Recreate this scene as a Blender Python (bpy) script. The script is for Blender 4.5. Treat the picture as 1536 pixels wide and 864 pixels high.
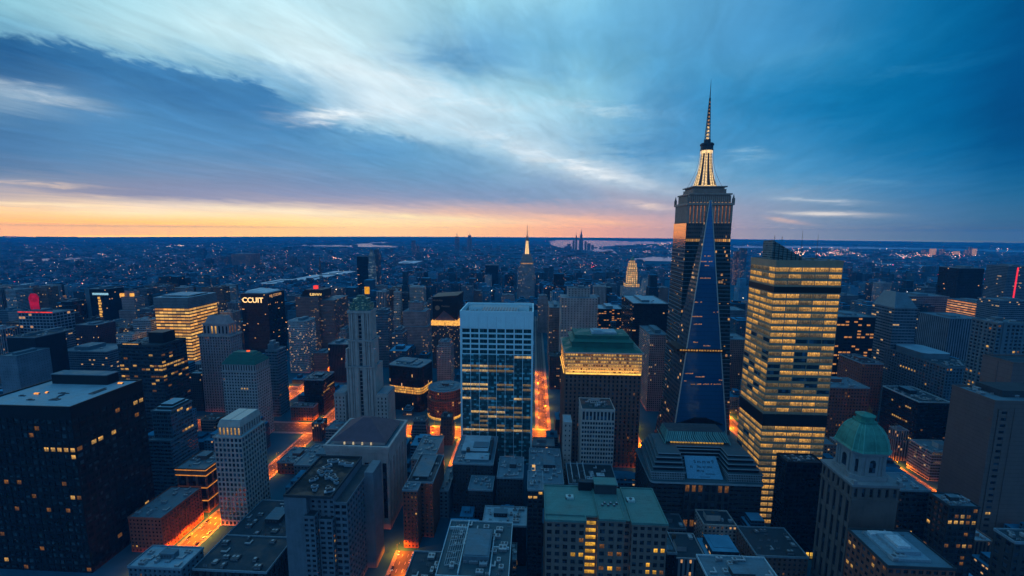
import bpy, math, random
from mathutils import Matrix, Vector
R = math.radians
S = bpy.context.scene
COL = S.collection
for _o in list(bpy.data.objects):
    bpy.data.objects.remove(_o)

# ------------------------------------------------------------------ camera
F_PX, W_PX, H_PX = 640.0, 1536.0, 864.0
CAM_H, PITCH, YAW, ROLL = 300.0, R(7.55), R(2.86), R(0.32)
CAMM = Matrix.Rotation(YAW, 3, 'Z') @ Matrix.Rotation(math.pi/2 - PITCH, 3, 'X') @ Matrix.Rotation(ROLL, 3, 'Z')
cam_d = bpy.data.cameras.new('camera')
cam_d.sensor_width = 36.0
cam_d.lens = 36.0 * F_PX / W_PX
cam_d.clip_start = 1.0
cam_d.clip_end = 90000.0
cam = bpy.data.objects.new('camera', cam_d)
cam.matrix_world = Matrix.Translation((0, 0, CAM_H)) @ CAMM.to_4x4()
COL.objects.link(cam)
S.camera = cam

def ray(px, py):
    """direction of sight through a point of the photograph (used to survey the place)"""
    v = CAMM @ Vector(((px - W_PX/2)/F_PX, -(py - H_PX/2)/F_PX, -1.0))
    return v.normalized()
def at(px, py, Y):
    d = ray(px, py); t = Y / d.y
    return Vector((d.x*t, Y, CAM_H + d.z*t))
def ground(px, py, z=0.0):
    d = ray(px, py); t = (z - CAM_H)/d.z
    return Vector((d.x*t, d.y*t, z))
CINV = CAMM.transposed()
def pix(p):
    v = CINV @ (Vector(p) - Vector((0, 0, CAM_H)))
    return (W_PX/2 + F_PX*v.x/-v.z, H_PX/2 - F_PX*v.y/-v.z)

# ------------------------------------------------------------------ render settings
S.render.engine = 'CYCLES'
S.view_settings.view_transform = 'Standard'
S.view_settings.look = 'None'
S.view_settings.gamma = 1.0
S.view_settings.exposure = 0.0
S.cycles.use_denoising = True
try:
    S.cycles.denoiser = 'OPENIMAGEDENOISE'
    S.cycles.denoising_input_passes = 'RGB_ALBEDO_NORMAL'
except Exception:
    pass
S.cycles.max_bounces = 4
S.cycles.diffuse_bounces = 2
S.cycles.glossy_bounces = 2
S.cycles.volume_bounces = 1
S.cycles.transmission_bounces = 1
S.cycles.sample_clamp_indirect = 2.0
S.cycles.caustics_reflective = False
S.cycles.caustics_refractive = False
S.cycles.use_light_tree = True

# ------------------------------------------------------------------ sky
def lin(c):
    return tuple(((v/255.0)/12.92 if v/255.0 <= 0.04045 else ((v/255.0 + 0.055)/1.055)**2.4) for v in c)
SKYX = [0, 100, 200, 300, 400, 470, 540, 600, 700, 800, 900, 1000, 1100, 1200, 1300, 1400, 1536]
SKY = [  # rows of dusk sky colours
 (0,   [(140,198,216),(160,212,228),(175,222,235),(185,226,238),(190,228,238),(188,226,238),(180,220,234),(170,215,230),(152,208,228),(148,206,230),(120,188,220),(98,170,212),(84,158,205),(60,140,192),(30,124,178),(8,108,163),(0,84,138)]),
 (45,  [(105,165,196),(150,200,218),(185,225,236),(198,232,241),(205,235,243),(205,234,242),(190,226,237),(172,215,231),(122,180,213),(118,182,216),(105,174,213),(90,163,208),(78,152,201),(62,140,191),(30,124,178),(5,108,163),(0,80,134)]),
 (75,  [(22,84,138),(60,122,168),(135,188,212),(185,224,236),(205,235,243),(215,238,245),(200,230,240),(165,209,229),(108,168,207),(112,178,214),(112,180,214),(85,158,204),(74,150,199),(66,146,195),(30,126,180),(2,106,162),(0,78,132)]),
 (100, [(25,88,142),(36,100,154),(66,134,183),(110,172,207),(180,218,234),(215,238,246),(222,240,247),(175,213,231),(110,168,207),(130,190,220),(122,186,216),(80,155,200),(72,150,198),(70,150,198),(22,122,176),(0,104,160),(0,76,130)]),
 (122, [(90,132,170),(52,108,158),(55,120,174),(66,132,182),(90,152,196),(170,208,229),(225,241,248),(198,226,238),(150,200,224),(150,203,226),(132,192,218),(80,152,199),(55,140,190),(40,132,185),(15,118,172),(0,104,160),(0,75,129)]),
 (140, [(165,188,206),(120,158,188),(60,124,176),(60,126,178),(60,126,179),(110,168,204),(215,235,245),(208,230,241),(175,214,231),(152,205,226),(140,198,222),(82,152,200),(40,132,185),(25,125,180),(12,116,170),(0,103,160),(0,74,128)]),
 (165, [(75,128,172),(80,134,178),(72,138,188),(64,130,182),(64,130,182),(100,158,198),(205,228,241),(214,233,243),(192,220,235),(170,212,230),(135,190,218),(78,148,197),(55,138,190),(32,127,182),(12,115,169),(0,103,159),(0,72,126)]),
 (195, [(66,120,168),(74,134,184),(76,140,189),(74,138,188),(68,134,185),(80,144,192),(130,184,214),(165,205,227),(188,217,233),(175,210,229),(130,185,215),(80,148,196),(62,142,192),(48,134,187),(20,118,172),(4,105,160),(0,74,127)]),
 (228, [(72,122,168),(80,136,182),(84,142,189),(84,142,189),(84,142,190),(86,146,193),(88,150,197),(94,156,200),(130,182,213),(192,216,232),(140,186,214),(86,150,198),(74,146,195),(62,140,190),(34,122,175),(16,110,164),(0,80,134)]),
 (258, [(92,128,168),(100,138,178),(106,142,180),(110,145,183),(110,146,185),(108,148,188),(104,152,192),(104,154,194),(106,155,195),(155,194,218),(200,215,228),(108,162,202),(100,160,200),(75,146,193),(56,132,182),(38,119,171),(12,92,144)]),
 (278, [(172,172,184),(138,148,174),(124,142,176),(124,144,180),(124,147,184),(122,148,186),(118,150,188),(116,152,190),(116,154,192),(126,160,196),(150,180,206),(150,178,204),(116,160,196),(96,150,190),(70,134,180),(50,122,172),(22,98,146)]),
 (296, [(170,160,176),(150,150,174),(136,146,176),(134,148,182),(134,148,182),(136,150,184),(138,152,186),(140,154,186),(134,154,188),(128,156,190),(140,164,194),(142,164,192),(130,160,192),(150,172,198),(90,140,180),(62,124,170),(32,104,150)]),
 (306, [(255,226,186),(244,214,184),(232,212,196),(206,190,190),(182,172,184),(172,166,184),(168,164,184),(166,164,186),(172,168,186),(176,168,186),(170,168,188),(154,162,190),(140,160,190),(126,154,186),(92,138,178),(68,124,168),(38,106,150)]),
 (317, [(255,208,158),(255,222,178),(255,238,206),(255,238,206),(255,234,200),(246,224,198),(230,204,190),(216,192,186),(220,182,176),(184,168,182),(176,166,184),(166,162,182),(144,156,184),(126,152,182),(96,138,174),(74,125,167),(46,108,150)]),
 (332, [(255,196,142),(255,200,142),(255,206,142),(255,212,148),(255,220,158),(255,226,168),(255,230,180),(255,228,180),(255,220,176),(250,198,168),(238,182,164),(196,166,176),(154,156,180),(128,150,178),(100,136,170),(80,125,164),(54,108,148)]),
 (352, [(250,182,140),(250,186,140),(252,190,140),(254,196,143),(255,200,146),(255,202,152),(255,202,156),(255,200,156),(252,192,152),(248,184,152),(226,170,164),(192,165,170),(158,156,174),(132,150,174),(108,136,166),(88,124,158),(66,112,148)]),
]
def sky_rgb(px, py):
    px = min(max(px, SKYX[0]), SKYX[-1]); py = min(max(py, SKY[0][0]), SKY[-1][0])
    i = max(k for k in range(len(SKYX)-1) if SKYX[k] <= px or k == 0); u = (px-SKYX[i])/(SKYX[i+1]-SKYX[i])
    j = max(k for k in range(len(SKY)-1) if SKY[k][0] <= py or k == 0); v = (py-SKY[j][0])/(SKY[j+1][0]-SKY[j][0])
    a, b = SKY[j][1], SKY[j+1][1]
    def mix(p, q, t): return tuple(p[k]*(1-t)+q[k]*t for k in range(3))
    return mix(mix(a[i], a[i+1], u), mix(b[i], b[i+1], u), v)

class N:
    """small helper for node graphs"""
    def __init__(s, tree): s.t = tree
    def new(s, kind, **kw):
        n = s.t.nodes.new(kind)
        for k, v in kw.items(): setattr(n, k, v)
        return n
    def put(s, sock, v):
        if hasattr(v, 'is_output') or isinstance(v, bpy.types.NodeSocket): s.t.links.new(v, sock)
        else: sock.default_value = v
    def math(s, op, a, b=None, c=None, clamp=False):
        n = s.new('ShaderNodeMath', operation=op, use_clamp=clamp)
        s.put(n.inputs[0], a)
        if b is not None: s.put(n.inputs[1], b)
        if c is not None: s.put(n.inputs[2], c)
        return n.outputs[0]
    def vmath(s, op, a, b=None):
        n = s.new('ShaderNodeVectorMath', operation=op)
        s.put(n.inputs[0], a)
        if b is not None: s.put(n.inputs[1], b)
        return n.outputs[0]
    def mix(s, fac, a, b, blend='MIX'):
        n = s.new('ShaderNodeMix', data_type='RGBA', blend_type=blend)
        s.put(n.inputs[0], fac); s.put(n.inputs[6], a); s.put(n.inputs[7], b)
        return n.outputs[2]
    def ramp(s, fac, stops, interp='LINEAR'):
        n = s.new('ShaderNodeValToRGB'); cr = n.color_ramp; cr.interpolation = interp
        while len(cr.elements) > 1: cr.elements.remove(cr.elements[-1])
        cr.elements[0].position = stops[0][0]; cr.elements[0].color = (*stops[0][1], 1)
        for p, c in stops[1:]:
            e = cr.elements.new(p); e.color = (*c, 1)
        s.put(n.inputs[0], fac)
        return n.outputs[0]
    def noise(s, vec, scale, detail=3, rough=.5, dist=0.0, out=0):
        n = s.new('ShaderNodeTexNoise'); n.inputs['Scale'].default_value = scale
        n.inputs['Detail'].default_value = detail; n.inputs['Roughness'].default_value = rough
        n.inputs['Distortion'].default_value = dist
        s.put(n.inputs['Vector'], vec)
        return n.outputs[out]
    def maprange(s, v, a, b, c=0.0, d=1.0, smooth=False):
        n = s.new('ShaderNodeMapRange'); n.interpolation_type = 'SMOOTHSTEP' if smooth else 'LINEAR'
        s.put(n.inputs[0], v)
        for i, x in enumerate((a, b, c, d)): n.inputs[i+1].default_value = x
        return n.outputs[0]
    def comb(s, x, y, z=0.0):
        n = s.new('ShaderNodeCombineXYZ')
        for i, v in enumerate((x, y, z)): s.put(n.inputs[i], v)
        return n.outputs[0]
    def sep(s, v):
        n = s.new('ShaderNodeSeparateXYZ'); s.put(n.inputs[0], v); return n.outputs

SUN_AZ, SUN_EL = R(-38), R(2.0)          # the sun has just gone behind the left part of the skyline
world = bpy.data.worlds.new('World'); S.world = world; world.use_nodes = True
nt = world.node_tree; nt.nodes.clear(); g = N(nt)
tc = g.new('ShaderNodeTexCoord').outputs['Generated']
x, y, z = g.sep(tc)
az = g.math('ARCTAN2', x, y); el = g.math('ARCSINE', z)
zz = g.math('ADD', g.math('MAXIMUM', z, 0.0), 0.06)
# the cloud layer seen in perspective, drawn out along the wind
STRK = R(15)
ux = g.math('DIVIDE', g.math('ADD', g.math('MULTIPLY', x, math.cos(STRK)), g.math('MULTIPLY', y, -math.sin(STRK))), zz)
uy = g.math('DIVIDE', g.math('ADD', g.math('MULTIPLY', x, math.sin(STRK)), g.math('MULTIPLY', y, math.cos(STRK))), zz)
pl = g.comb(ux, g.math('MULTIPLY', uy, 0.42))
n1 = g.noise(pl, 3.2, 5, .6, .6); n2 = g.noise(g.vmath('ADD', pl, (7.3, 2.1, 4.0)), 3.4, 5, .6, .6)
pf = g.comb(ux, g.math('MULTIPLY', uy, 0.10))
n3 = g.noise(pf, 6.0, 5, .6, .2)
n4 = g.noise(g.vmath('ADD', pl, (3.3, 9.1, 1.0)), 9.0, 7, .64, .7)
n5 = g.noise(g.vmath('ADD', pl, (1.3, 4.7, 2.0)), 4.2, 7, .62, .9)
amp = g.maprange(el, 0.0, 0.30, 0.06, 1.0)
elw = g.math('ADD', el, g.math('MULTIPLY', amp, g.math('ADD', g.math('MULTIPLY', g.math('SUBTRACT', n1, .5), 0.075),
        g.math('MULTIPLY', g.math('SUBTRACT', n4, .5), 0.026))))
azw = g.math('ADD', az, g.math('MULTIPLY', amp, g.math('ADD', g.math('MULTIPLY', g.math('SUBTRACT', n2, .5), 0.12), g.math('MULTIPLY', g.math('SUBTRACT', n4, .5), 0.03))))
t_az = g.math('ADD', g.math('MULTIPLY', azw, 1/(2*math.pi)), 0.5)
ELS = [0.15, 0.44, 0.52, 0.7, 1.0, 1.6, 2.4, 3.4, 4.4, 5.4, 6.6, 8, 9.5, 11, 12.8, 14.6, 16.4, 18.2, 20, 22, 24.2, 26.5, 29, 33, 38]
AZS = [-55 + 3.85*k for k in range(28)]
HAZE_D, HAZE_TOP, HAZE_I = 6.6e-5, 190.0, (.02, .14, .36)
def through_haze(c, e, azd=0.0):
    """what the sky must give off for its light to arrive with this colour after its way through the hazy air"""
    L = min(23300.0/max(abs(math.sin(R(azd))), abs(math.cos(R(azd)))), HAZE_TOP/math.tan(R(max(e, .1)))); T = math.exp(-HAZE_D*L)
    return tuple(max(v*.4, (v - i_*(1-T))/T) for v, i_ in zip(c, HAZE_I))
def sky_dir(azd, eld):
    a, e = R(azd), R(eld)
    d = Vector((math.sin(a)*math.cos(e), math.cos(a)*math.cos(e), math.sin(e)))
    return pix(Vector((0, 0, CAM_H)) + d*1000)
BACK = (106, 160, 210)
EDGE = [(0, 46), (100, 63), (200, 87), (300, 107), (370, 119), (430, 138), (462, 168), (480, 190), (540, 196), (600, 204), (700, 226), (800, 252), (900, 279), (1000, 297), (1200, 302), (1536, 306)]
def edge_y(px):
    for (xa, ya), (xb, yb) in zip(EDGE, EDGE[1:]):
        if px <= xb: return ya+(yb-ya)*(max(px, xa)-xa)/(xb-xa)
    return EDGE[-1][1]
def sky_ramps(pick):
    acc = None
    for k, e in enumerate(ELS):
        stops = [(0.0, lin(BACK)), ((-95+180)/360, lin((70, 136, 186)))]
        for a in AZS: stops.append(((a+180)/360, through_haze(lin(sky_rgb(*pick(*sky_dir(a, e)))), e, a)))
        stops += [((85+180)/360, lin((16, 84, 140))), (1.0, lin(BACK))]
        c = g.ramp(t_az, [(p, mul_(c, .125)) for p, c in stops])
        acc = c if acc is None else g.mix(g.maprange(elw, R(ELS[k-1]), R(e)), acc, c)
    return acc
def mul_(c, k): return tuple(v*k for v in c)
upper = sky_ramps(lambda px, py: (px, min(py, edge_y(px)-14)))       # the bright veil above
lower = sky_ramps(lambda px, py: (px, max(py, edge_y(px)+20)))       # the dark bank below it
# the upper edge of the bank, ragged by the wind
def edge_el(azd):
    best = min((abs(sky_dir(azd, e_/10)[1]-edge_y(sky_dir(azd, e_/10)[0])), e_/10) for e_ in range(10, 300))
    return best[1]
eramp = g.ramp(g.math('ADD', g.math('MULTIPLY', az, 1/(2*math.pi)), 0.5), [((a+180)/360, (edge_el(a)/40,)*3) for a in AZS])
e_el = g.math('MULTIPLY', g.sep(eramp)[0], R(40))
bv = g.comb(g.math('ADD', g.math('MULTIPLY', az, 9.0), g.math('MULTIPLY', el, 9.0)), g.math('MULTIPLY', el, 20.0))
b1 = g.noise(bv, 1.2, 2, .5); b2 = g.noise(g.vmath('ADD', bv, (5.1, 3.3, 0)), 4.0, 6, .62, .6)
off = g.math('ADD', g.math('MULTIPLY', g.math('SUBTRACT', b1, .5), .030), g.math('MULTIPLY', g.math('SUBTRACT', b2, .5), .040))
dd = g.math('SUBTRACT', g.math('ADD', el, g.math('MULTIPLY', off, g.maprange(el, R(3), R(12), .2, 1.0))), e_el)
soft = g.maprange(az, R(-24), R(-8), R(1.0), R(2.6))
bank = g.maprange(g.math('DIVIDE', dd, soft), -.5, .5, smooth=True)
acc = g.mix(bank, lower, upper)
acc = g.mix(1.0, acc, (8, 8, 8, 1), 'MULTIPLY')
# single streaks and patches of cloud: centre, half length, half depth, slope, weight, colour
CLOUDS = [(690, 86, 90, 26, 2, .60, (88, 150, 196)), (962, 224, 95, 20, 4, .70, (70, 140, 190)), (240, 128, 210, 26, 14, .45, (44, 108, 162)), (560, 226, 150, 15, 6, .35, (92, 150, 196)), (1300, 150, 150, 50, -6, .35, (4, 104, 160)),
 (820, 110, 110, 14, 6, .40, (104, 168, 208)), (1120, 130, 120, 16, -8, .40, (62, 144, 196)), (770, 300, 140, 7, 4, .45, (120, 150, 188)), (330, 262, 240, 8, 3, .35, (100, 138, 180)),
 (505, 173, 62, 11, -4, .90, (232, 243, 249)), (690, 150, 85, 9, 8, .75, (214, 232, 242)), (880, 161, 85, 8, 6, .70, (178, 214, 232)), (745, 207, 65, 8, 9, .70, (206, 226, 238)), (872, 252, 112, 10, 14, .95, (228, 236, 242)), (600, 120, 90, 12, 10, .55, (222, 238, 246)),
 (975, 309, 42, 5, 8, .80, (226, 206, 200)), (1040, 250, 42, 10, 4, .55, (150, 196, 222)), (1125, 234, 32, 9, -3, .55, (150, 196, 222)), (1225, 301, 66, 3.4, 3, .85, (190, 204, 216)), (1240, 321, 72, 3.8, 2, .95, (214, 212, 212)), (1180, 331, 30, 3, 8, .85, (226, 190, 176)), (1290, 272, 90, 5, 2, .35, (110, 166, 202)),
 (62, 143, 88, 10, 12, .85, (176, 196, 212)), (60, 276, 90, 2.6, 3, .80, (206, 190, 184)), (890, 332, 80, 3.4, 6, .80, (252, 196, 164)), (420, 317, 150, 3.6, 3, .60, (255, 240, 210)), (120, 308, 150, 3, 2, .70, (255, 232, 196)), (640, 326, 130, 3.4, 3, .60, (255, 236, 190)), (250, 338, 200, 2.6, 1, .5, (250, 186, 134)), (1340, 110, 120, 8, -10, .35, (40, 132, 184))]
def azel(px, py):
    d = ray(px, py); return math.atan2(d.x, d.y), math.asin(d.z)
cv = g.comb(g.math('ADD', g.math('MULTIPLY', az, 7.0), g.math('MULTIPLY', el, 6.0)), g.math('MULTIPLY', el, 34.0))
c1 = g.noise(cv, 2.2, 6, .62, .5); c2 = g.noise(g.vmath('ADD', cv, (9.1, 2.2, 0)), 1.6, 5, .6, .4)
calm = g.maprange(el, R(1), R(9), .12, 1.0)
cw = g.math('MULTIPLY', g.math('MULTIPLY', g.math('SUBTRACT', c1, .5), .05), calm); cw2 = g.math('MULTIPLY', g.math('MULTIPLY', g.math('SUBTRACT', c2, .5), .09), calm)
caz, cel = g.math('ADD', az, cw2), g.math('ADD', el, cw)
rag = g.maprange(c2, .36, .62, .35, 1.15)
for (px_, py_, hw_, hh_, an_, wt_, co_) in CLOUDS:
    t_ = R(an_); A0 = azel(px_, py_); A1 = azel(px_+hw_*math.cos(t_), py_+hw_*math.sin(t_)); A2 = azel(px_+hh_*math.sin(t_), py_-hh_*math.cos(t_))
    ax, ay, bx_, by_ = A1[0]-A0[0], A1[1]-A0[1], A2[0]-A0[0], A2[1]-A0[1]; det = ax*by_-ay*bx_
    du, dv = g.math('SUBTRACT', caz, A0[0]), g.math('SUBTRACT', cel, A0[1])
    u_ = g.math('MULTIPLY_ADD', du, by_/det, g.math('MULTIPLY', dv, -bx_/det)); v_ = g.math('MULTIPLY_ADD', dv, ax/det, g.math('MULTIPLY', du, -ay/det))
    r2 = g.math('MULTIPLY_ADD', u_, u_, g.math('MULTIPLY', v_, v_))
    w_ = g.math('MULTIPLY', g.math('EXPONENT', g.math('MULTIPLY', r2, -1.1)), g.math('MULTIPLY', rag, wt_), clamp=True)
    acc = g.mix(w_, acc, (*through_haze(lin(co_), max(.2, math.degrees(A0[1])), math.degrees(A0[0])), 1))
acc = g.mix(g.maprange(elw, R(39), R(62), smooth=True), acc, (*lin((70, 150, 200)), 1))
streak = g.maprange(n3, .3, .7, .96, 1.04)
cl = g.math('MULTIPLY', g.math('SUBTRACT', g.math('ADD', g.math('MULTIPLY', n5, .8), g.math('MULTIPLY', n4, .2)), .5), g.maprange(el, R(2), R(14), .15, .75))
fine = g.math('ADD', 1.025, g.math('MULTIPLY', cl, g.maprange(az, R(10), R(40), 1.0, .35)))
acc = g.mix(1.0, acc, g.comb(*(g.math('MULTIPLY', streak, fine),)*3), 'MULTIPLY')
nish = g.new('ShaderNodeTexSky', sky_type='NISHITA'); nish.sun_disc = False
nish.sun_elevation = SUN_EL; nish.sun_rotation = SUN_AZ
glow = g.mix(1.0, nish.outputs[0], (0.0015, 0.0015, 0.0015, 1), 'MULTIPLY')
acc = g.mix(1.0, acc, glow, 'ADD')
bg = g.new('ShaderNodeBackground'); g.put(bg.inputs[0], acc); bg.inputs[1].default_value = 1.0
wo = g.new('ShaderNodeOutputWorld'); nt.links.new(bg.outputs[0], wo.inputs[0])
try:
    world.cycles.sampling_method = 'MANUAL'; world.cycles.sample_map_resolution = 512
except Exception: pass

sun_d = bpy.data.lights.new('afterglow_sun', 'SUN'); sun_d.energy = 0.05; sun_d.angle = R(12); sun_d.color = (1.0, .5, .22)
sun = bpy.data.objects.new('afterglow_sun', sun_d); COL.objects.link(sun)
sd = Vector((math.sin(SUN_AZ)*math.cos(SUN_EL), math.cos(SUN_AZ)*math.cos(SUN_EL), math.sin(SUN_EL)))
sun.rotation_euler = sd.to_track_quat('Z', 'Y').to_euler()

# ------------------------------------------------------------------ materials
def new_mat(name):
    m = bpy.data.materials.new(name); m.use_nodes = True
    m.node_tree.nodes.clear()
    return m, N(m.node_tree)
def out(m, g, sh):
    o = g.new('ShaderNodeOutputMaterial'); m.node_tree.links.new(sh, o.inputs[0])
def nosample(m):
    try: m.cycles.emission_sampling = 'NONE'
    except Exception: pass
def princ(g, col, rough=.8, spec=.4, metal=0.0):
    b = g.new('ShaderNodeBsdfPrincipled')
    g.put(b.inputs['Base Color'], col if not isinstance(col, tuple) else (*col[:3], 1))
    g.put(b.inputs['Roughness'], rough)
    b.inputs['Specular IOR Level'].default_value = spec; b.inputs['Metallic'].default_value = metal
    return b
def mul(c, k): return tuple(min(1.0, v*k) for v in c)
MC = {}
def wall_mat(name, col, var=.28, rough=.85, scale=.12, streak=True, spec=.3, joints=None):
    """masonry, concrete or metal skin with stains, weather streaks and an uneven surface"""
    if name in MC: return MC[name]
    m, g = new_mat(name)
    pos = g.new('ShaderNodeNewGeometry').outputs['Position']
    a = g.noise(pos, scale, 5, .6)
    px, py, pz = g.sep(pos)
    b = g.noise(g.comb(px, py, g.math('MULTIPLY', pz, .07)), .55, 4, .6)
    f = g.noise(pos, 1.7, 4, .65)
    k = g.math('ADD', g.math('MULTIPLY', a, .5), g.math('ADD', g.math('MULTIPLY', b, .28), g.math('MULTIPLY', f, .22)))
    c = g.ramp(k, [(.30, mul(col, 1-var*1.3)), (.5, col), (.72, mul(col, 1+var))])
    if joints:
        jz = g.math('LESS_THAN', g.math('FRACT', g.math('DIVIDE', pz, joints)), .07)
        c = g.mix(g.math('MULTIPLY', jz, .55), c, (*mul(col, .35), 1))
    p = princ(g, c, rough, spec)
    bp = g.new('ShaderNodeBump'); bp.inputs['Strength'].default_value = .25; bp.inputs['Distance'].default_value = .3
    g.put(bp.inputs['Height'], f); m.node_tree.links.new(bp.outputs[0], p.inputs['Normal'])
    out(m, g, p.outputs[0]); MC[name] = m
    return m
def roof_mat(name, col, wet=.45):
    """roof membrane with patches, puddles and seams"""
    if name in MC: return MC[name]
    m, g = new_mat(name)
    pos = g.new('ShaderNodeNewGeometry').outputs['Position']
    a = g.noise(pos, .09, 5, .62, .4); f = g.noise(pos, .9, 4, .65)
    px, py, pz = g.sep(pos)
    st = g.noise(g.comb(g.math('MULTIPLY', px, .12), py, 0.0), .7, 3, .6)
    k = g.math('ADD', g.math('MULTIPLY', a, .5), g.math('ADD', g.math('MULTIPLY', f, .25), g.math('MULTIPLY', st, .25)))
    c = g.ramp(k, [(.32, mul(col, .45)), (.47, mul(col, .85)), (.56, col), (.7, mul(col, 1.35))])
    r = g.maprange(a, .40, .58, .30+wet*.3, .9)
    p = princ(g, c, r, .22)
    out(m, g, p.outputs[0]); MC[name] = m
    return m
def flat_mat(name, col, rough=.5, metal=0.0, spec=.4):
    if name in MC: return MC[name]
    m, g = new_mat(name)
    pos = g.new('ShaderNodeNewGeometry').outputs['Position']
    f = g.noise(pos, .8, 4, .6)
    c = g.ramp(f, [(.3, mul(col, .75)), (.7, mul(col, 1.2))])
    p = princ(g, c, g.maprange(f, .3, .7, max(.03, rough-.1), rough+.1), spec, metal)
    out(m, g, p.outputs[0]); MC[name] = m
    return m
def glow_mat(name, col, strength, var=.5, scale=.5):
    """something that gives off light, unevenly"""
    if name in MC: return MC[name]
    m, g = new_mat(name)
    pos = g.new('ShaderNodeNewGeometry').outputs['Position']
    f = g.noise(pos, scale, 4, .65)
    e = g.new('ShaderNodeEmission'); e.inputs[0].default_value = (*col, 1)
    g.put(e.inputs[1], g.maprange(f, .3, .7, strength*(1-var), strength*(1+var)))
    out(m, g, e.outputs[0]); nosample(m); MC[name] = m
    return m
def glass_mat(name, col=(.012, .018, .026), rough=.07, spec=.6, blinds=4.0):
    """unlit window: dark room behind a pane that mirrors the sky, blinds here and there"""
    if name in MC: return MC[name]
    m, g = new_mat(name)
    pos = g.new('ShaderNodeNewGeometry').outputs['Position']
    cell = g.vmath('FLOOR', g.vmath('MULTIPLY', pos, (.31, .31, .28)))
    w = g.new('ShaderNodeTexWhiteNoise'); g.put(w.inputs['Vector'], cell)
    c = g.ramp(w.outputs['Value'], [(0.0, mul(col, .5)), (.6, col), (.8, mul(col, 1+blinds*.25)), (1.0, mul(col, 1+blinds))])
    p = princ(g, c, rough, spec)
    bp = g.new('ShaderNodeBump'); bp.inputs['Strength'].default_value = .06; bp.inputs['Distance'].default_value = 1.0
    g.put(bp.inputs['Height'], g.noise(pos, .35, 2, .5)); m.node_tree.links.new(bp.outputs[0], p.inputs['Normal'])
    out(m, g, p.outputs[0]); MC[name] = m
    return m
def lit_mat(name, col, strength, cells=(.9, .9, .55)):
    """lit office or flat seen through its pane: ceiling lamps, blinds and furniture break up the light"""
    if name in MC: return MC[name]
    m, g = new_mat(name)
    pos = g.new('ShaderNodeNewGeometry').outputs['Position']
    cell = g.vmath('FLOOR', g.vmath('MULTIPLY', pos, cells))
    w = g.new('ShaderNodeTexWhiteNoise'); g.put(w.inputs['Vector'], cell)
    big = g.vmath('FLOOR', g.vmath('MULTIPLY', pos, (.13, .13, .27)))
    w2 = g.new('ShaderNodeTexWhiteNoise'); g.put(w2.inputs['Vector'], big)
    uv = g.new('ShaderNodeUVMap').outputs[0]
    u, v, _ = g.sep(uv)
    f = g.noise(pos, 1.2, 3, .7)
    ceil = g.maprange(v, .1, .8, .55, 1.15)
    k = g.math('MULTIPLY', ceil, g.math('MULTIPLY', g.maprange(w.outputs['Value'], 0, 1, .45, 1.15), g.maprange(f, .35, .65, .55, 1.2)))
    k = g.math('MULTIPLY', k, g.maprange(w2.outputs['Value'], 0, 1, .55, 1.25))
    c = g.mix(w2.outputs['Value'], (*col, 1), (*mul(col, .9)[:1], col[1]*.8, col[2]*.55, 1))
    e = g.new('ShaderNodeEmission'); g.put(e.inputs[0], c); g.put(e.inputs[1], g.math('MULTIPLY', k, strength))
    gl = g.new('ShaderNodeBsdfGlossy'); gl.inputs['Roughness'].default_value = .1; gl.inputs[0].default_value = (.06, .06, .06, 1)
    ad = g.new('ShaderNodeAddShader'); m.node_tree.links.new(e.outputs[0], ad.inputs[0]); m.node_tree.links.new(gl.outputs[0], ad.inputs[1])
    out(m, g, ad.outputs[0]); nosample(m); MC[name] = m
    return m
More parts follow.
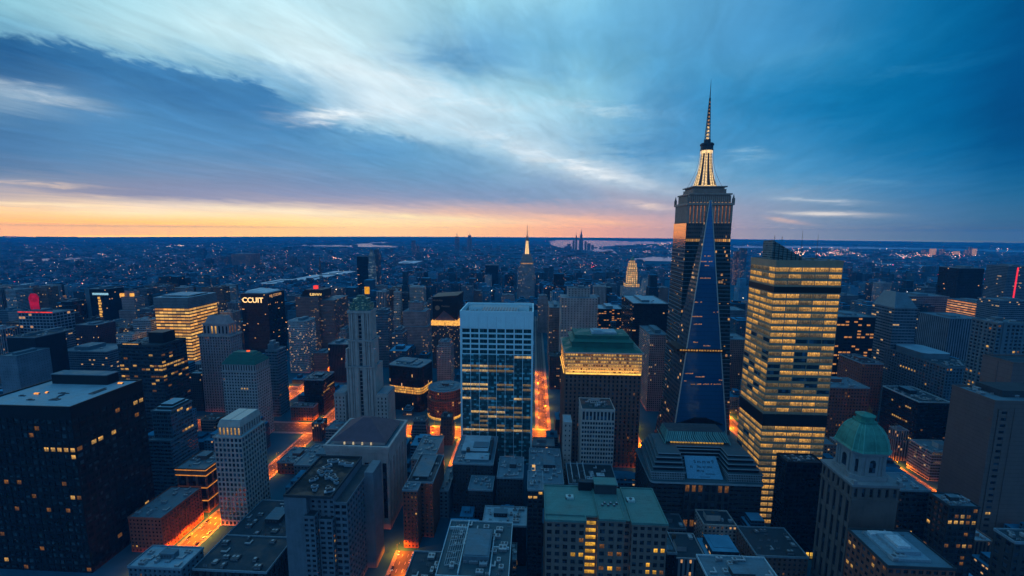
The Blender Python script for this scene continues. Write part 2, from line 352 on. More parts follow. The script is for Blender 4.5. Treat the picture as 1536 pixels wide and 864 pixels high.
def facade_mat(name, wall=None, wx=.6, wy=.55, lit=.06, litcol=(1, .55, .2), strength=.9, glass=(.012, .02, .03), rough=.8, cluster=3.0, vert=False, grey=.22):
    """distant facade: bays and storeys follow the UV map (one unit = one bay, one storey)"""
    if name in MC: return MC[name]
    m, g = new_mat(name)
    uv = g.new('ShaderNodeUVMap').outputs[0]
    u, v, _ = g.sep(uv)
    pos = g.new('ShaderNodeNewGeometry').outputs['Position']
    if wall is None:
        at_ = g.new('ShaderNodeAttribute', attribute_name='tint'); base = at_.outputs['Color']; seed = at_.outputs['Alpha']
    else:
        base = g.mix(0.0, (*wall, 1), (0, 0, 0, 1)); seed = 0.37
    st = g.maprange(g.noise(pos, .05, 5, .65), .3, .7, .68, 1.25)
    base = g.mix(1.0, base, g.comb(st, st, st), 'MULTIPLY')
    inx = g.math('LESS_THAN', g.math('ABSOLUTE', g.math('SUBTRACT', g.math('FRACT', u), .5)), wx/2)
    iny = g.math('LESS_THAN', g.math('ABSOLUTE', g.math('SUBTRACT', g.math('FRACT', v), .5)), wy/2)
    win = inx if vert else g.math('MULTIPLY', inx, iny)
    cu = g.math('FLOOR', u); cv = g.math('FLOOR', v)
    sd = g.math('MULTIPLY', seed, 91.7)
    w1 = g.new('ShaderNodeTexWhiteNoise'); g.put(w1.inputs['Vector'], g.comb(cu, cv, sd))
    w2 = g.new('ShaderNodeTexWhiteNoise'); g.put(w2.inputs['Vector'], g.comb(g.math('FLOOR', g.math('DIVIDE', u, cluster)), cv, g.math('ADD', sd, 5.0)))
    mixn = g.math('ADD', g.math('MULTIPLY', w1.outputs[0], .45), g.math('MULTIPLY', w2.outputs[0], .55))
    thr = .055 + .42*(lit**.5) if lit > 0 else -1.0
    if lit >= .85: thr = 2.0
    on = g.math('LESS_THAN', mixn, thr)
    gcol = g.mix(w1.outputs[0], (*mul(glass, .6), 1), (*mul(glass, 2.2), 1))
    col = g.mix(win, base, gcol)
    p = princ(g, col, g.math('SUBTRACT', rough, g.math('MULTIPLY', win, rough-.12)), .22)
    ec = g.mix(w2.outputs[0], (*litcol, 1), (litcol[0], litcol[1]*.72, litcol[2]*.5, 1))
    f = g.maprange(g.noise(pos, .8, 3, .7), .3, .7, .5, 1.3)
    es = g.math('MULTIPLY', g.math('MULTIPLY', win, iny), g.math('MULTIPLY', on, g.math('MULTIPLY', g.maprange(w1.outputs[0], 0, 1, 1.3, .4), strength)))
    g.put(p.inputs['Emission Color'], ec); g.put(p.inputs['Emission Strength'], g.math('MULTIPLY', es, f))
    out(m, g, p.outputs[0]); nosample(m); MC[name] = m
    return m

# ------------------------------------------------------------------ mesh builder
class MB:
    def __init__(s): s.v = []; s.f = []; s.m = []; s.uv = []; s.t = []; s.tint = (1, 1, 1, 1)
    def face(s, pts, m=0, uv=None):
        i = len(s.v); s.v += [tuple(p) for p in pts]
        s.f.append(tuple(range(i, i+len(pts)))); s.m.append(m)
        s.uv.append(uv or [(0, 0), (1, 0), (1, 1), (0, 1)][:len(pts)] + [(0, 0)]*max(0, len(pts)-4)); s.t.append(s.tint)
    def box(s, x0, x1, y0, y1, z0, z1, m=0, mt=None, bottom=False):
        if x1 < x0: x0, x1 = x1, x0
        if y1 < y0: y0, y1 = y1, y0
        a = [(x0, y0), (x1, y0), (x1, y1), (x0, y1)]
        s.prism(a, z0, z1, m, mt, bottom)
    def prism(s, poly, z0, z1, m=0, mt=None, bottom=False, bay=None, fl=None, top=True, u0=0.0):
        """poly counter-clockwise; bay, fl: UV in bays and storeys"""
        n = len(poly); u = u0
        for i in range(n):
            p, q = poly[i], poly[(i+1) % n]
            L = math.hypot(q[0]-p[0], q[1]-p[1])
            if bay:
                nb = max(1, round(L/bay)) if L > bay*.8 else L/bay
                nf = max(1, round((z1-z0)/fl))
                uv = [(u, 0), (u+nb, 0), (u+nb, nf), (u, nf)]; u += nb + 7
            else: uv = None
            s.face([(p[0], p[1], z0), (q[0], q[1], z0), (q[0], q[1], z1), (p[0], p[1], z1)], m, uv)
        if top: s.face([(p[0], p[1], z1) for p in poly], m if mt is None else mt, [(.02, .02)]*n)
        if bottom: s.face([(p[0], p[1], z0) for p in reversed(poly)], m, [(.02, .02)]*n)
    def loft(s, p0, z0, p1, z1, m=0, mt=None, top=True, bay=None, fl=None):
        n = len(p0); u = 0
        for i in range(n):
            a, b, c, d = p0[i], p0[(i+1) % n], p1[(i+1) % n], p1[i]
            uv = None
            if bay:
                nb = max(1, round(math.hypot(b[0]-a[0], b[1]-a[1])/bay)); nf = max(1, round((z1-z0)/fl))
                uv = [(u, 0), (u+nb, 0), (u+nb, nf), (u, nf)]; u += nb+5
            s.face([(a[0], a[1], z0), (b[0], b[1], z0), (c[0], c[1], z1), (d[0], d[1], z1)], m, uv)
        if top: s.face([(p[0], p[1], z1) for p in p1], m if mt is None else mt)
    def tube(s, a, b, r0, r1=None, n=6, m=0):
        a, b = Vector(a), Vector(b); r1 = r0 if r1 is None else r1
        d = (b-a).normalized(); e = d.orthogonal().normalized(); f = d.cross(e)
        P = [a + (e*math.cos(2*math.pi*i/n) + f*math.sin(2*math.pi*i/n))*r0 for i in range(n)]
        Q = [b + (e*math.cos(2*math.pi*i/n) + f*math.sin(2*math.pi*i/n))*r1 for i in range(n)]
        for i in range(n): s.face([P[i], P[(i+1) % n], Q[(i+1) % n], Q[i]], m)
        s.face(Q, m, [(0, 0)]*n); s.face(list(reversed(P)), m, [(0, 0)]*n)
    def build(s, name, mats, parent=None, tint=False):
        me = bpy.data.meshes.new(name)
        me.from_pydata(s.v, [], s.f)
        for m in (mats if isinstance(mats, (list, tuple)) else [mats]): me.materials.append(m)
        me.polygons.foreach_set('material_index', s.m)
        ul = me.uv_layers.new(name='UVMap')
        ul.data.foreach_set('uv', [c for f in s.uv for p in f for c in p])
        if tint:
            ca = me.color_attributes.new('tint', 'FLOAT_COLOR', 'CORNER')
            ca.data.foreach_set('color', [c for f, t in zip(s.f, s.t) for _ in f for c in t])
        me.update()
        o = bpy.data.objects.new(name, me); COL.objects.link(o)
        if parent is not None: o.parent = parent
        return o
def rect(x0, x1, y0, y1): return [(x0, y0), (x1, y0), (x1, y1), (x0, y1)]
def ngon(cx, cy, r, n, ph=0.0): return [(cx + r*math.cos(2*math.pi*i/n + ph), cy + r*math.sin(2*math.pi*i/n + ph)) for i in range(n)]
def rounded(x0, x1, y0, y1, r, n=5):
    P = []
    for cx, cy, a in ((x1-r, y0+r, -90), (x1-r, y1-r, 0), (x0+r, y1-r, 90), (x0+r, y0+r, 180)):
        for i in range(n+1):
            t = R(a + 90*i/n); P.append((cx + r*math.cos(t), cy + r*math.sin(t)))
    return P
def tag(o, label=None, cat=None, group=None, kind=None):
    if label: o['label'] = label
    if cat: o['category'] = cat
    if group: o['group'] = group
    if kind: o['kind'] = kind
    return o
def empty(name, loc, rz=0.0):
    o = bpy.data.objects.new(name, None); o.location = loc; o.rotation_euler = (0, 0, rz); o.empty_display_size = 2.0
    COL.objects.link(o); return o
# ------------------------------------------------------------------ building kit
M_DARK = glass_mat('dark_glass')
M_BLUE = glass_mat('blue_glass', (.015, .035, .055), .05, .8)
M_LIT = lit_mat('lit_window', (1.0, .56, .17), .95)
M_DIM = lit_mat('dim_window', (1.0, .42, .12), .24)
M_ORANGE = lit_mat('orange_window', (1.0, .36, .07), .75)
M_FRAME = flat_mat('window_frame', (.05, .055, .06), .5)
M_WFRAME = flat_mat('pale_window_frame', (.45, .5, .52), .5)
R_BLUE = roof_mat('pale_roof', (.27, .41, .48))
R_MID = roof_mat('grey_roof', (.115, .195, .24))
R_DARK = roof_mat('dark_roof', (.035, .056, .07))
R_GREEN = roof_mat('copper_roof', (.12, .30, .27))
R_DGREEN = roof_mat('dark_copper_roof', (.03, .15, .12))
M_UNIT = flat_mat('unit_metal', (.33, .38, .41), .5, .2)
M_UNITD = flat_mat('unit_dark', (.07, .08, .09), .6)
M_TANK = flat_mat('tank_wood', (.10, .065, .045), .9)
R_TEAL = roof_mat('slate_teal_roof', (.055, .105, .125))
C_STONE = wall_mat('pale_stone', (.48, .40, .36))
C_CONC = wall_mat('grey_concrete', (.135, .175, .205))
C_TAN = wall_mat('tan_panel', (.15, .112, .10), .16, joints=4.0)
C_BROWN = wall_mat('brown_brick', (.17, .10, .08))
C_RED = wall_mat('red_brick', (.24, .085, .055))
C_BLACK = wall_mat('black_metal', (.009, .011, .014), .3, .5)
C_CHAR = wall_mat('charcoal_stone', (.040, .046, .052))
C_WHITE = wall_mat('white_panel', (.62, .88, .93), .10, .6, streak=False)
C_BEIGE = wall_mat('beige_stone', (.46, .39, .37))
C_ROSE = wall_mat('rose_stone', (.43, .315, .31))
C_STEEL = wall_mat('steel_skin', (.10, .165, .20), .2, .45)
C_TEALC = wall_mat('green_copper', (.045, .24, .185), .5, .55)
C_PLUM = wall_mat('plum_tiles', (.115, .065, .085), .25, .6)
MESHES = {}
FDIR = {'F': (0, -1), 'B': (0, 1), 'L': (-1, 0), 'R': (1, 0)}

def pane_into(mb, face, p, w, h, mi, mull, fi):
    """one pane with its mullions, standing on a facade plane"""
    x, y, z = p
    def P(a, dz, o):
        if face == 'F': return (x+a, y-o, z+dz)
        if face == 'B': return (x-a, y+o, z+dz)
        if face == 'L': return (x-o, y-a, z+dz)
        return (x+o, y+a, z+dz)
    mb.face([P(-w/2, -h/2, .03), P(w/2, -h/2, .03), P(w/2, h/2, .03), P(-w/2, h/2, .03)], mi)
    bars = []
    if mull:
        t = .10
        nx, nz = mull
        for i in range(1, nx): a = -w/2 + w*i/nx; bars.append((a-t/2, a+t/2, -h/2, h/2))
        for j in range(1, nz): b = -h/2 + h*j/nz; bars.append((-w/2, w/2, b-t/2, b+t/2))
        for i, (a0, a1, b0, b1) in enumerate(bars):
            o = .09 if i < nx-1 else .08
            mb.face([P(a0, b0, o), P(a1, b0, o), P(a1, b1, o), P(a0, b1, o)], fi)

class Bld:
    def __init__(s, name, label, cat, X0, X1, Y0, Y1, rot=0.0, nwin=100, seed=None, group=None):
        s.name = name; s.cx = (X0+X1)/2; s.X0, s.X1, s.Y0, s.Y1 = X0, X1, Y0, Y1
        s.root = empty(name, (s.cx, Y0, 0), rot); tag(s.root, label, cat, group)
        s.wall = MB(); s.wins = []; s.nwin = nwin
        s.rng = random.Random(seed if seed is not None else hash(label) % 9973 if False else sum(map(ord, label)))
        s.hw = (X1-X0)/2; s.d = Y1-Y0
        FOOT.append((X0-2, X1+2, Y0-2, Y1+2))
    def facade(s, face, a0, a1, z0, z1, c, st):
        """piers, spandrels and panes of one face; a runs along it, c is its plane"""
        r = st.get('r', .5); bw = st['bw']; fh = st['fh']; wx = st.get('wx', .6); wy = st.get('wy', .6)
        n = max(1, round((a1-a0)/bw)); bay = (a1-a0)/n
        nf = max(1, round((z1-z0-st.get('base', 0)-st.get('top', 0))/fh)); zb = z0+st.get('base', 0); fl = (z1-st.get('top', 0)-zb)/nf
        sgn = -1 if face in 'FL' else 1
        def bx(p0, p1, q0, q1, dep, m):
            lo, hi = sorted((c - sgn*(r+.05), c - sgn*dep))
            if face in 'FB': s.wall.box(p0, p1, lo, hi, q0, q1, m, bottom=True)
            else: s.wall.box(lo, hi, p0, p1, q0, q1, m, bottom=True)
        pd, sd = (0.0, st.get('sp', .12)) if st.get('mode', 'pier') == 'pier' else (st.get('sp', .12), 0.0)
        pw = bay*(1-wx)
        for i in range(n+1):
            a = a0 + bay*i
            lo, hi = (a0 if i == 0 else a-pw/2), (a1 if i == n else a+pw/2)
            if i and i < n and st.get('major') and i % st['major'] == 0: lo -= pw*.35; hi += pw*.35
            bx(lo, hi, z0, z1, pd, st.get('pm', 0))
        sh = fl*(1-wy)
        if not st.get('nospan'):
            for j in range(nf+1):
                zz = zb + fl*j
                lo, hi = (z0 if j == 0 else zz-sh/2), (z1 if j == nf else zz+sh/2)
                bx(a0, a1, lo, hi, sd, st.get('sm', 0))
        pl = c - sgn*r
        rows = [s.rng.random() for _ in range(nf)]
        lit = st.get('lit', .05); rowlit = st.get('rowlit')
        for j in range(nf):
            run = 1.0
            for i in range(n):
                if 'fn' in st: k = st['fn'](face, i, j, n, nf, s.rng)
                else:
                    if s.rng.random() < .35: run = s.rng.random()
                    pr = lit*(1.6 if rows[j] < .25 else .3)
                    k = 'd'
                    if run < pr: k = 'l' if s.rng.random() < .75 else 'm'
                    elif s.rng.random() < lit*.12: k = 'm'
                if k is None: continue
                a = a0 + bay*(i+.5); zc = zb + fl*(j+.5)
                w = bay*wx - .02; h = fl*wy - .02
                p = (a, pl, zc) if face in 'FB' else (pl, a, zc)
                s.wins.append((face, p, w, h, k, st.get('mull')))
    def tier(s, x0, x1, y0, y1, z0, z1, st, faces='FLR', mt=None):
        r = st.get('r', .5)
        s.wall.box(x0+r if 'L' in faces else x0, x1-r if 'R' in faces else x1, y0+r if 'F' in faces else y0, y1, z0, z1 - .02, st.get('cm', 0), mt)
        for f in faces:
            if f == 'F': s.facade('F', x0, x1, z0, z1, y0, st)
            elif f == 'L': s.facade('L', y0+(r if 'F' in faces else 0), y1, z0, z1, x0, {**st, **st.get('side', {})})
            elif f == 'R': s.facade('R', y0+(r if 'F' in faces else 0), y1, z0, z1, x1, {**st, **st.get('side', {})})
    def plain(s, x0, x1, y0, y1, z0, z1, m=0): s.wall.box(x0, x1, y0, y1, z0, z1, m)
    def roof(s, x0, x1, y0, y1, z, mat, par=1.2, parmat=None, over=.25, slab=.6, th=.5):
        """roof slab with a parapet around it; returns the roof"""
        m = MB(); m.box(x0-over, x1+over, y0-over, y1+over, z, z+slab, 1, 0, bottom=True)
        ro = m.build('roof', [mat, parmat or s.wm[0]], s.root)
        if par > 0:
            q = MB(); a0, a1, b0, b1 = x0-over+.02, x1+over-.02, y0-over+.02, y1+over-.02
            q.box(a0, a1, b0, b0+th, z+slab, z+slab+par); q.box(a0, a1, b1-th, b1, z+slab, z+slab+par)
            q.box(a0, a0+th, b0+th, b1-th, z+slab, z+slab+par); q.box(a1-th, a1, b0+th, b1-th, z+slab, z+slab+par)
            q.build('parapet', [parmat or s.wm[0]], ro)
        return ro
    def kit(s, ro, x0, x1, y0, y1, z, n=6, big=True, tank=False, dark=False):
        """machinery that stands on a roof"""
        g = s.rng; A = [M_UNIT, M_UNITD]; used = []
        def free(cx, cy, a, b):
            if any(abs(cx-u[0]) < (a+u[2])/2+.6 and abs(cy-u[1]) < (b+u[3])/2+.6 for u in used): return False
            used.append((cx, cy, a, b)); return True
        W, D = x1-x0, y1-y0
        if big:
            a, b = W*g.uniform(.25, .4), D*g.uniform(.2, .35); cx, cy = x0+W*g.uniform(.35, .65), y0+D*g.uniform(.5, .7); free(cx, cy, a, b)
            h = g.uniform(3, 5); m = MB(); m.box(cx-a/2, cx+a/2, cy-b/2, cy+b/2, z, z+h, 0); m.box(cx-a/2-.2, cx+a/2+.2, cy-b/2-.2, cy+b/2+.2, z+h, z+h+.3, 1, bottom=True)
            for k in range(4): m.box(cx-a*.4+a*.2*k, cx-a*.4+a*.2*k+a*.13, cy-b/2-.06, cy-b/2+.1, z+h*.35, z+h*.75, 2)
            m.build('bulkhead', [s.wm[0], R_MID, M_UNITD], ro)
        for k in range(int(n*1.8)+2 if n else 0):
            for _ in range(14):
                a, b = g.uniform(1.8, min(4.5, W*.14)+2.0), g.uniform(1.6, min(4, D*.12)+1.8); cx, cy = g.uniform(x0+a/2+.5, max(x0+a/2+.6, x1-a/2-.5)), g.uniform(y0+b/2+.5, max(y0+b/2+.6, y1-b/2-.5))
                if free(cx, cy, a, b): break
            else: continue
            h = g.uniform(1.2, 2.8); kind = g.random(); m = MB()
            if kind < .55:
                m.box(cx-a/2, cx+a/2, cy-b/2, cy+b/2, z+.3, z+h, 0, bottom=True)
                for sx in (-1, 1): m.box(cx+sx*a*.4-.15, cx+sx*a*.4+.15, cy-b*.45, cy+b*.45, z, z+.3, 1)
                nfan = max(1, int(a/2.4))
                for q in range(nfan): m.prism(ngon(cx-a/2+a*(q+.5)/nfan, cy, min(b, a/nfan)*.36, 10), z+h, z+h+.35, 0, 1)
                for q in range(3): m.box(cx-a*.45, cx+a*.45, cy-b/2-.05, cy-b/2+.05, z+.6+q*.45, z+.8+q*.45, 1)
                m.build('air_conditioner', A if not dark else A[::-1], ro)
            elif kind < .8:
                L = min(W*.4, g.uniform(5, 12)); hx = min(L/2, (x1-x0)/2-1)
                m.box(cx-hx*.5, cx+hx*.5, cy-.5, cy+.5, z+.5, z+1.4, 0, bottom=True); m.box(cx+hx*.5-1.0, cx+hx*.5, cy+.5, cy+min(4, D*.2), z+.5, z+1.4, 0, bottom=True)
                for q in (-.4, 0, .4): m.box(cx+hx*q-.12, cx+hx*q+.12, cy-.4, cy+.4, z, z+.5, 1)
                m.build('duct', A, ro)
            else:
                for q in range(3): m.tube((cx+q*1.1-1, cy, z), (cx+q*1.1-1, cy, z+h), .22, n=8); m.prism(ngon(cx+q*1.1-1, cy, .42, 8), z+h, z+h+.25, 1, bottom=True)
                m.build('vent_pipe', A, ro)
        if tank:
            for _ in range(8):
                cx, cy = g.uniform(x0+3, x1-3), g.uniform(y0+D*.3, y1-3)
                if free(cx, cy, 4.5, 4.5): break
            m = MB()
            for sx in (-1, 1):
                for sy in (-1, 1): m.tube((cx+sx*1.3, cy+sy*1.3, z), (cx+sx*1.3, cy+sy*1.3, z+3.2), .14, n=5, m=1)
            m.prism(ngon(cx, cy, 2.1, 14), z+3.2, z+7, 0, bottom=True); m.loft(ngon(cx, cy, 2.25, 14), z+7, ngon(cx, cy, .1, 14), z+8.6, 1)
            m.build('water_tank', [M_TANK, M_UNITD], ro)
    wm = [C_CONC]; pm = None
    def finish(s, mats, panes=None):
        """panes: materials for dark, lit, dim panes and mullions"""
        s.wall.build('wall', mats, s.root)
        panes = panes or [M_DARK, M_LIT, M_DIM, M_FRAME]
        if not s.wins: return s
        K = {'d': 0, 'l': 1, 'm': 2}
        mw = s.root.matrix_basis if False else Matrix.Translation(s.root.location) @ s.root.rotation_euler.to_matrix().to_4x4()
        sc = []
        C = Vector((0, 0, CAM_H))
        for wn in s.wins:
            p = mw @ Vector(wn[1]); nrm = mw.to_3x3() @ Vector((*FDIR[wn[0]], 0))
            v = C - p; dist = v.length; f = v.dot(nrm)/dist
            q = pix(p)
            sc.append((wn[2]*wn[3]*f/dist**2 if f > 0 and -20 < q[0] < 1556 and q[1] < 880 else -1.0))
        order = sorted(range(len(sc)), key=lambda i: -sc[i])
        top = [i for i in order if sc[i] > 0][:s.nwin]; tops = set(top)
        for i in top:
            face, p, w, h, k, mull = s.wins[i]
            key = (face, round(w, 2), round(h, 2), k, mull, panes[K[k]].name, panes[3].name)
            if key not in MESHES:
                m = MB(); pane_into(m, face, (0, 0, 0), w, h, 0, mull, 1)
                o = m.build('window', [panes[K[k]], panes[3]], s.root); MESHES[key] = o.data
            else:
                o = bpy.data.objects.new('window', MESHES[key]); COL.objects.link(o); o.parent = s.root
            o.location = p
        rest = [i for i in range(len(sc)) if i not in tops]
        if rest:
            m = MB()
            for i in rest:
                face, p, w, h, k, mull = s.wins[i]; pane_into(m, face, p, w, h, K[k], mull, 3)
            o = m.build('window_field', panes, s.root); o['kind'] = 'stuff'
        return s
FOOT = []
def fplace(xl, xr, yt, Y, D):
    """survey a facade: left and right pixel columns and top row, at distance Y -> X0, X1, Y0, Y1, Z"""
    a, b = at(xl, yt, Y), at(xr, yt, Y)
    return a.x, b.x, Y, Y+D, (a.z+b.z)/2
# ------------------------------------------------------------------ buildings one can tell apart: near and left
GP = [M_DARK, M_LIT, M_DIM, M_FRAME]
BP = [M_BLUE, M_LIT, M_DIM, M_WFRAME]

# dark office tower at the lower left
b = Bld('office_tower', 'near black office tower with a wet pale roof, largest at the lower left corner', 'office tower', -472, -384, 320, 386)
b.wm = [C_BLACK]
def f_dark(face, i, j, n, nf, rng):
    t = nf-1-j
    if t < 1: return 'd'
    if face == 'F' and t == 4: return 'l' if n-5 <= i else 'd'
    if face == 'R' and t == 1 and i >= n-2: return 'l'
    if face == 'R' and t == 4 and i in (0, 2, 3, 5): return 'l' if rng.random() < .8 else 'm'
    q = rng.random()
    return 'l' if q < .008 else 'm' if q < .03 else 'd'
Z = 151.5
b.tier(-44, 44, 0, 66, 0, Z-9, dict(bw=6.0, fh=6.2, wx=.74, wy=.60, r=.5, fn=f_dark, mull=(2, 1)))
b.plain(-44, 44, 0, 66, Z-9, Z)
ro = b.roof(-44, 44, 0, 66, Z, R_BLUE, 1.3, C_BLACK, .2, .5, 1.1)
m = MB(); m.box(-34, 22, 53, 64.4, Z+.5, Z+9.5, 0); m.box(-34.4, 22.4, 52.6, 64.8, Z+9.5, Z+10.3, 1, bottom=True)
m.build('penthouse', [C_BLACK, R_MID], ro)
for (px_, py_, w_) in ((-18, 27, 2.4), (-12, 30, 1.2), (31, 57, 2.6)):
    m = MB(); m.box(px_-w_, px_+w_, py_-.7, py_+.7, Z+.5, Z+1.7, 0); m.box(px_-w_*.9, px_+w_*.9, py_-.78, py_-.68, Z+.75, Z+1.5, 1, bottom=True)
    m.box(px_-w_*.9, px_+w_*.9, py_-.5, py_+.5, Z+1.7, Z+1.85, 1)
    m.build('roof_light', [M_UNITD, glow_mat('flood_orange', (1, .38, .08), 1.6)], ro)
for (px_, py_, a_, b_) in ((4, 30, 5, .4), (12, 16, 4, 1.6), (-26, 22, 3, .5), (30, 36, 2.5, 6), (8, 24, .4, 3), (-8, 14, 3.5, .5)):
    m = MB(); m.box(px_-a_, px_+a_, py_-b_, py_+b_, Z+.5, Z+1.2, 0); m.box(px_-a_*.5, px_+a_*.3, py_-b_*.6, py_+b_*1.3, Z+1.2, Z+1.7, 0); m.build('duct', [M_UNITD], ro)
b.finish([C_BLACK], [glass_mat('smoky_glass', (.016, .026, .030), .14, .25), M_LIT, M_DIM, M_FRAME])

# glass office with lit floors behind it
b = Bld('office_block', 'dark green glass office with a raised black penthouse, just behind the near black tower', 'office block', -577, -515, 550, 594, nwin=100)
b.wm = [C_CHAR]
def f_b(face, i, j, n, nf, rng):
    t = nf-1-j
    p = .7 if t in (5, 6, 8) else .3 if t in (3, 9) else .05
    if face == 'F' and i in (2, 5): p *= .2
    return ('l' if rng.random() < .6 else 'm') if rng.random() < p else 'd'
b.tier(-31, 31, 0, 44, 0, 139, dict(bw=6, fh=5.2, wx=.9, wy=.55, r=.4, mode='span', fn=f_b, mull=(3, 1)))
ro = b.roof(-31, 31, 0, 44, 139, R_DARK, 1.5, C_CHAR)
m = MB(); m.box(0, 22, 16, 36, 139.6, 155, 0); m.build('penthouse', [C_BLACK, R_DARK], ro)
m = MB(); m.box(-26, -2, 2, 6, 139.6, 142.5, 0, bottom=True); m.box(-25.5, -2.5, 1.9, 2.0, 140, 141.8, 1, bottom=True); m.build('roof_light', [C_BLACK, glow_mat('amber_strip', (1, .5, .15), .7)], ro)
b.kit(ro, -28, -2, 8, 38, 139.6, 5, big=False)
b.finish([C_CHAR], GP)

# stepped steel block below it
b = Bld('office_block', 'stepped steel and glass block with pale roof terraces, right of the near black tower', 'office block', -429, -402, 430, 468)
b.wm = [C_STEEL]
b.tier(-13, 13, 0, 38, 0, 65, dict(bw=4, fh=4.4, wx=.92, wy=.5, r=.35, mode='span', lit=.03))
ro = b.roof(-13, 13, 0, 38, 65, R_MID, .8, C_STEEL)
b.tier(-11, 11, 6, 36, 65.6, 97, dict(bw=4.4, fh=4.6, wx=.82, wy=.62, r=.35, mode='span', lit=.22, mull=(2, 1)))
ro2 = b.roof(-11, 11, 6, 36, 97, R_BLUE, 1, C_STEEL, .6)
m = MB(); m.box(-9, 9, 11, 35, 97.6, 100.5, 0, 1); m.box(-7, 7, 14, 32, 100.5, 103, 0, 1); m.build('penthouse', [C_CHAR, R_BLUE], ro2)
b.finish([C_STEEL], BP)

# brown low block by the street
b = Bld('apartment_block', 'low dark red brick block with a flat grey roof on the near left street edge', 'apartment block', -373, -341, 346, 394)
b.wm = [C_RED]
b.tier(-16, 16, 0, 48, 0, 34, dict(bw=3.4, fh=3.9, wx=.5, wy=.5, lit=.04))
ro = b.roof(-16, 16, 0, 48, 34, R_MID, 1, C_RED); b.kit(ro, -15, 15, 1, 47, 34.6, 6, False)
b.finish([C_RED], GP)

# corner building with orange edges
b = Bld('corner_building', 'dark corner building with glowing orange cornice strips beside the lit street', 'corner building', -375, -343, 404, 440)
b.wm = [C_BROWN]
b.tier(-16, 16, 0, 36, 0, 43, dict(bw=10, fh=14, wx=.78, wy=.8, r=.6, lit=0, mull=(4, 5)))
b.plain(-16.4, 16.4, -.4, 36, 43, 48.5)
ro = b.roof(-16.4, 16.4, -.4, 36, 48.5, R_MID, 1.2, C_BROWN, .5); b.kit(ro, -15, 15, 1, 34, 49.1, 4)
GLO = glow_mat('cornice_orange', (1, .34, .05), .75)
for z_ in (48.6, 42.6, 29, 14.5):
    m = MB(); m.box(-16.9, 17.0, -.95, -.6, z_-.5, z_+.3, bottom=True); m.box(16.62, 17.0, -.6, 36, z_-.5, z_+.3, bottom=True); m.build('light_strip', [GLO], b.root)
b.finish([C_BROWN], GP)

# pale residential tower with arched crown
b = Bld('residential_tower', 'slim pale apartment tower with a lit arcade under its blue flat roof', 'residential tower', -316, -287, 386, 423)
b.wm = [C_STONE]
b.tier(-14.5, 14.5, 0, 37, 0, 95, dict(bw=4.1, fh=5.2, wx=.66, wy=.66, r=.6, lit=.012, sp=.2))
ro = b.roof(-14.5, 14.5, 0, 37, 95, R_BLUE, .8, C_STONE, .7)
def f_arc(face, i, j, n, nf, rng): return 'l' if face == 'F' else 'd'
b.tier(-11.6, 11.6, 3, 35, 95.6, 105, dict(bw=4.0, fh=8.4, wx=.52, wy=.8, r=.9, fn=f_arc, mull=(1, 3)))
m = MB(); m.loft(rect(-12, 12, 2.6, 35.4), 105, rect(-10.6, 10.6, 5, 33), 111, 0, 1); m.build('roof', [C_STONE, R_BLUE], b.root)
m = MB(); m.box(-10.2, -.2, 5.4, 32.6, 111, 111.5, 0); m.box(.2, 10.2, 5.4, 32.6, 111, 111.35, 0); m.build('skylight', [flat_mat('teal_glass', (.12, .3, .33), .15)], b.root)
b.finish([C_STONE], BP)

# twin stone towers
X0, X1, Y0, Y1, Z = fplace(298, 345, 505, 650, 24)
b = Bld('residential_tower', 'tall rose grey stone tower with an arched penthouse, left of the green topped tower', 'residential tower', X0, X1, Y0, Y1+4)
b.wm = [C_ROSE]; w = b.hw
b.tier(-w, w, 0, 26, 0, Z, dict(bw=4.4, fh=4.6, wx=.45, wy=.62, r=.8, lit=.02, sp=.35))
b.roof(-w, w, 0, 26, Z, R_MID, 1, C_BEIGE, 1.4, 1.6)
b.tier(-w+5, w-5, 4, 24, Z+1.6, Z+19, dict(bw=6, fh=16, wx=.5, wy=.72, r=.8, fn=lambda f, i, j, n, nf, r_: 'l' if (f == 'F' and i in (2, 3)) else 'm' if f == 'R' else 'd', mull=(2, 4)))
ro = b.roof(-w+5, w-5, 4, 24, Z+19, R_MID, .8, C_ROSE, 1.0, 1.2)
m = MB(); m.loft(rect(-w+7, w-7, 6, 22), Z+20.2, rect(-w+12, w-12, 9, 19), Z+33, 0, 1); m.build('mansard', [C_ROSE, R_DARK], ro)
b.finish([C_ROSE], GP)

X0, X1, Y0, Y1, Z = fplace(332, 383, 547, 560, 32)
b = Bld('residential_tower', 'pale stone apartment tower with a stepped dark green copper roof', 'residential tower', X0, X1, Y0, Y1)
b.wm = [C_BEIGE]; w = b.hw
b.tier(-w, w, 0, 32, 0, Z-11, dict(bw=4.2, fh=4.5, wx=.58, wy=.55, r=.7, lit=.012, sp=.25))
b.roof(-w, w, 0, 32, Z-11, R_MID, 0, C_STONE, .9, 1.2)
b.tier(-w+.4, w-.4, .4, 31.6, Z-9.8, Z, dict(bw=3.8, fh=9, wx=.5, wy=.8, r=.7, lit=.02))
m = MB(); q = 0
for k, (a_, h_) in enumerate(((0.6, 4), (3.4, 4), (6.4, 4), (9.6, 3))):
    m.loft(rect(-w-.8+a_, w+.8-a_, -.8+a_, 32.8-a_), Z+q, rect(-w-.8+a_+1.9, w+.8-a_-1.9, -.8+a_+1.9, 32.8-a_-1.9), Z+q+h_, 0); q += h_
m.build('roof', [R_DGREEN], b.root)
m = MB(); m.box(4, 8, 13, 15, Z+q, Z+q+2, 0); m.build('beacon', [glow_mat('red_beacon', (1, .12, .03), 1.2)], b.root)
b.finish([C_BEIGE], GP)

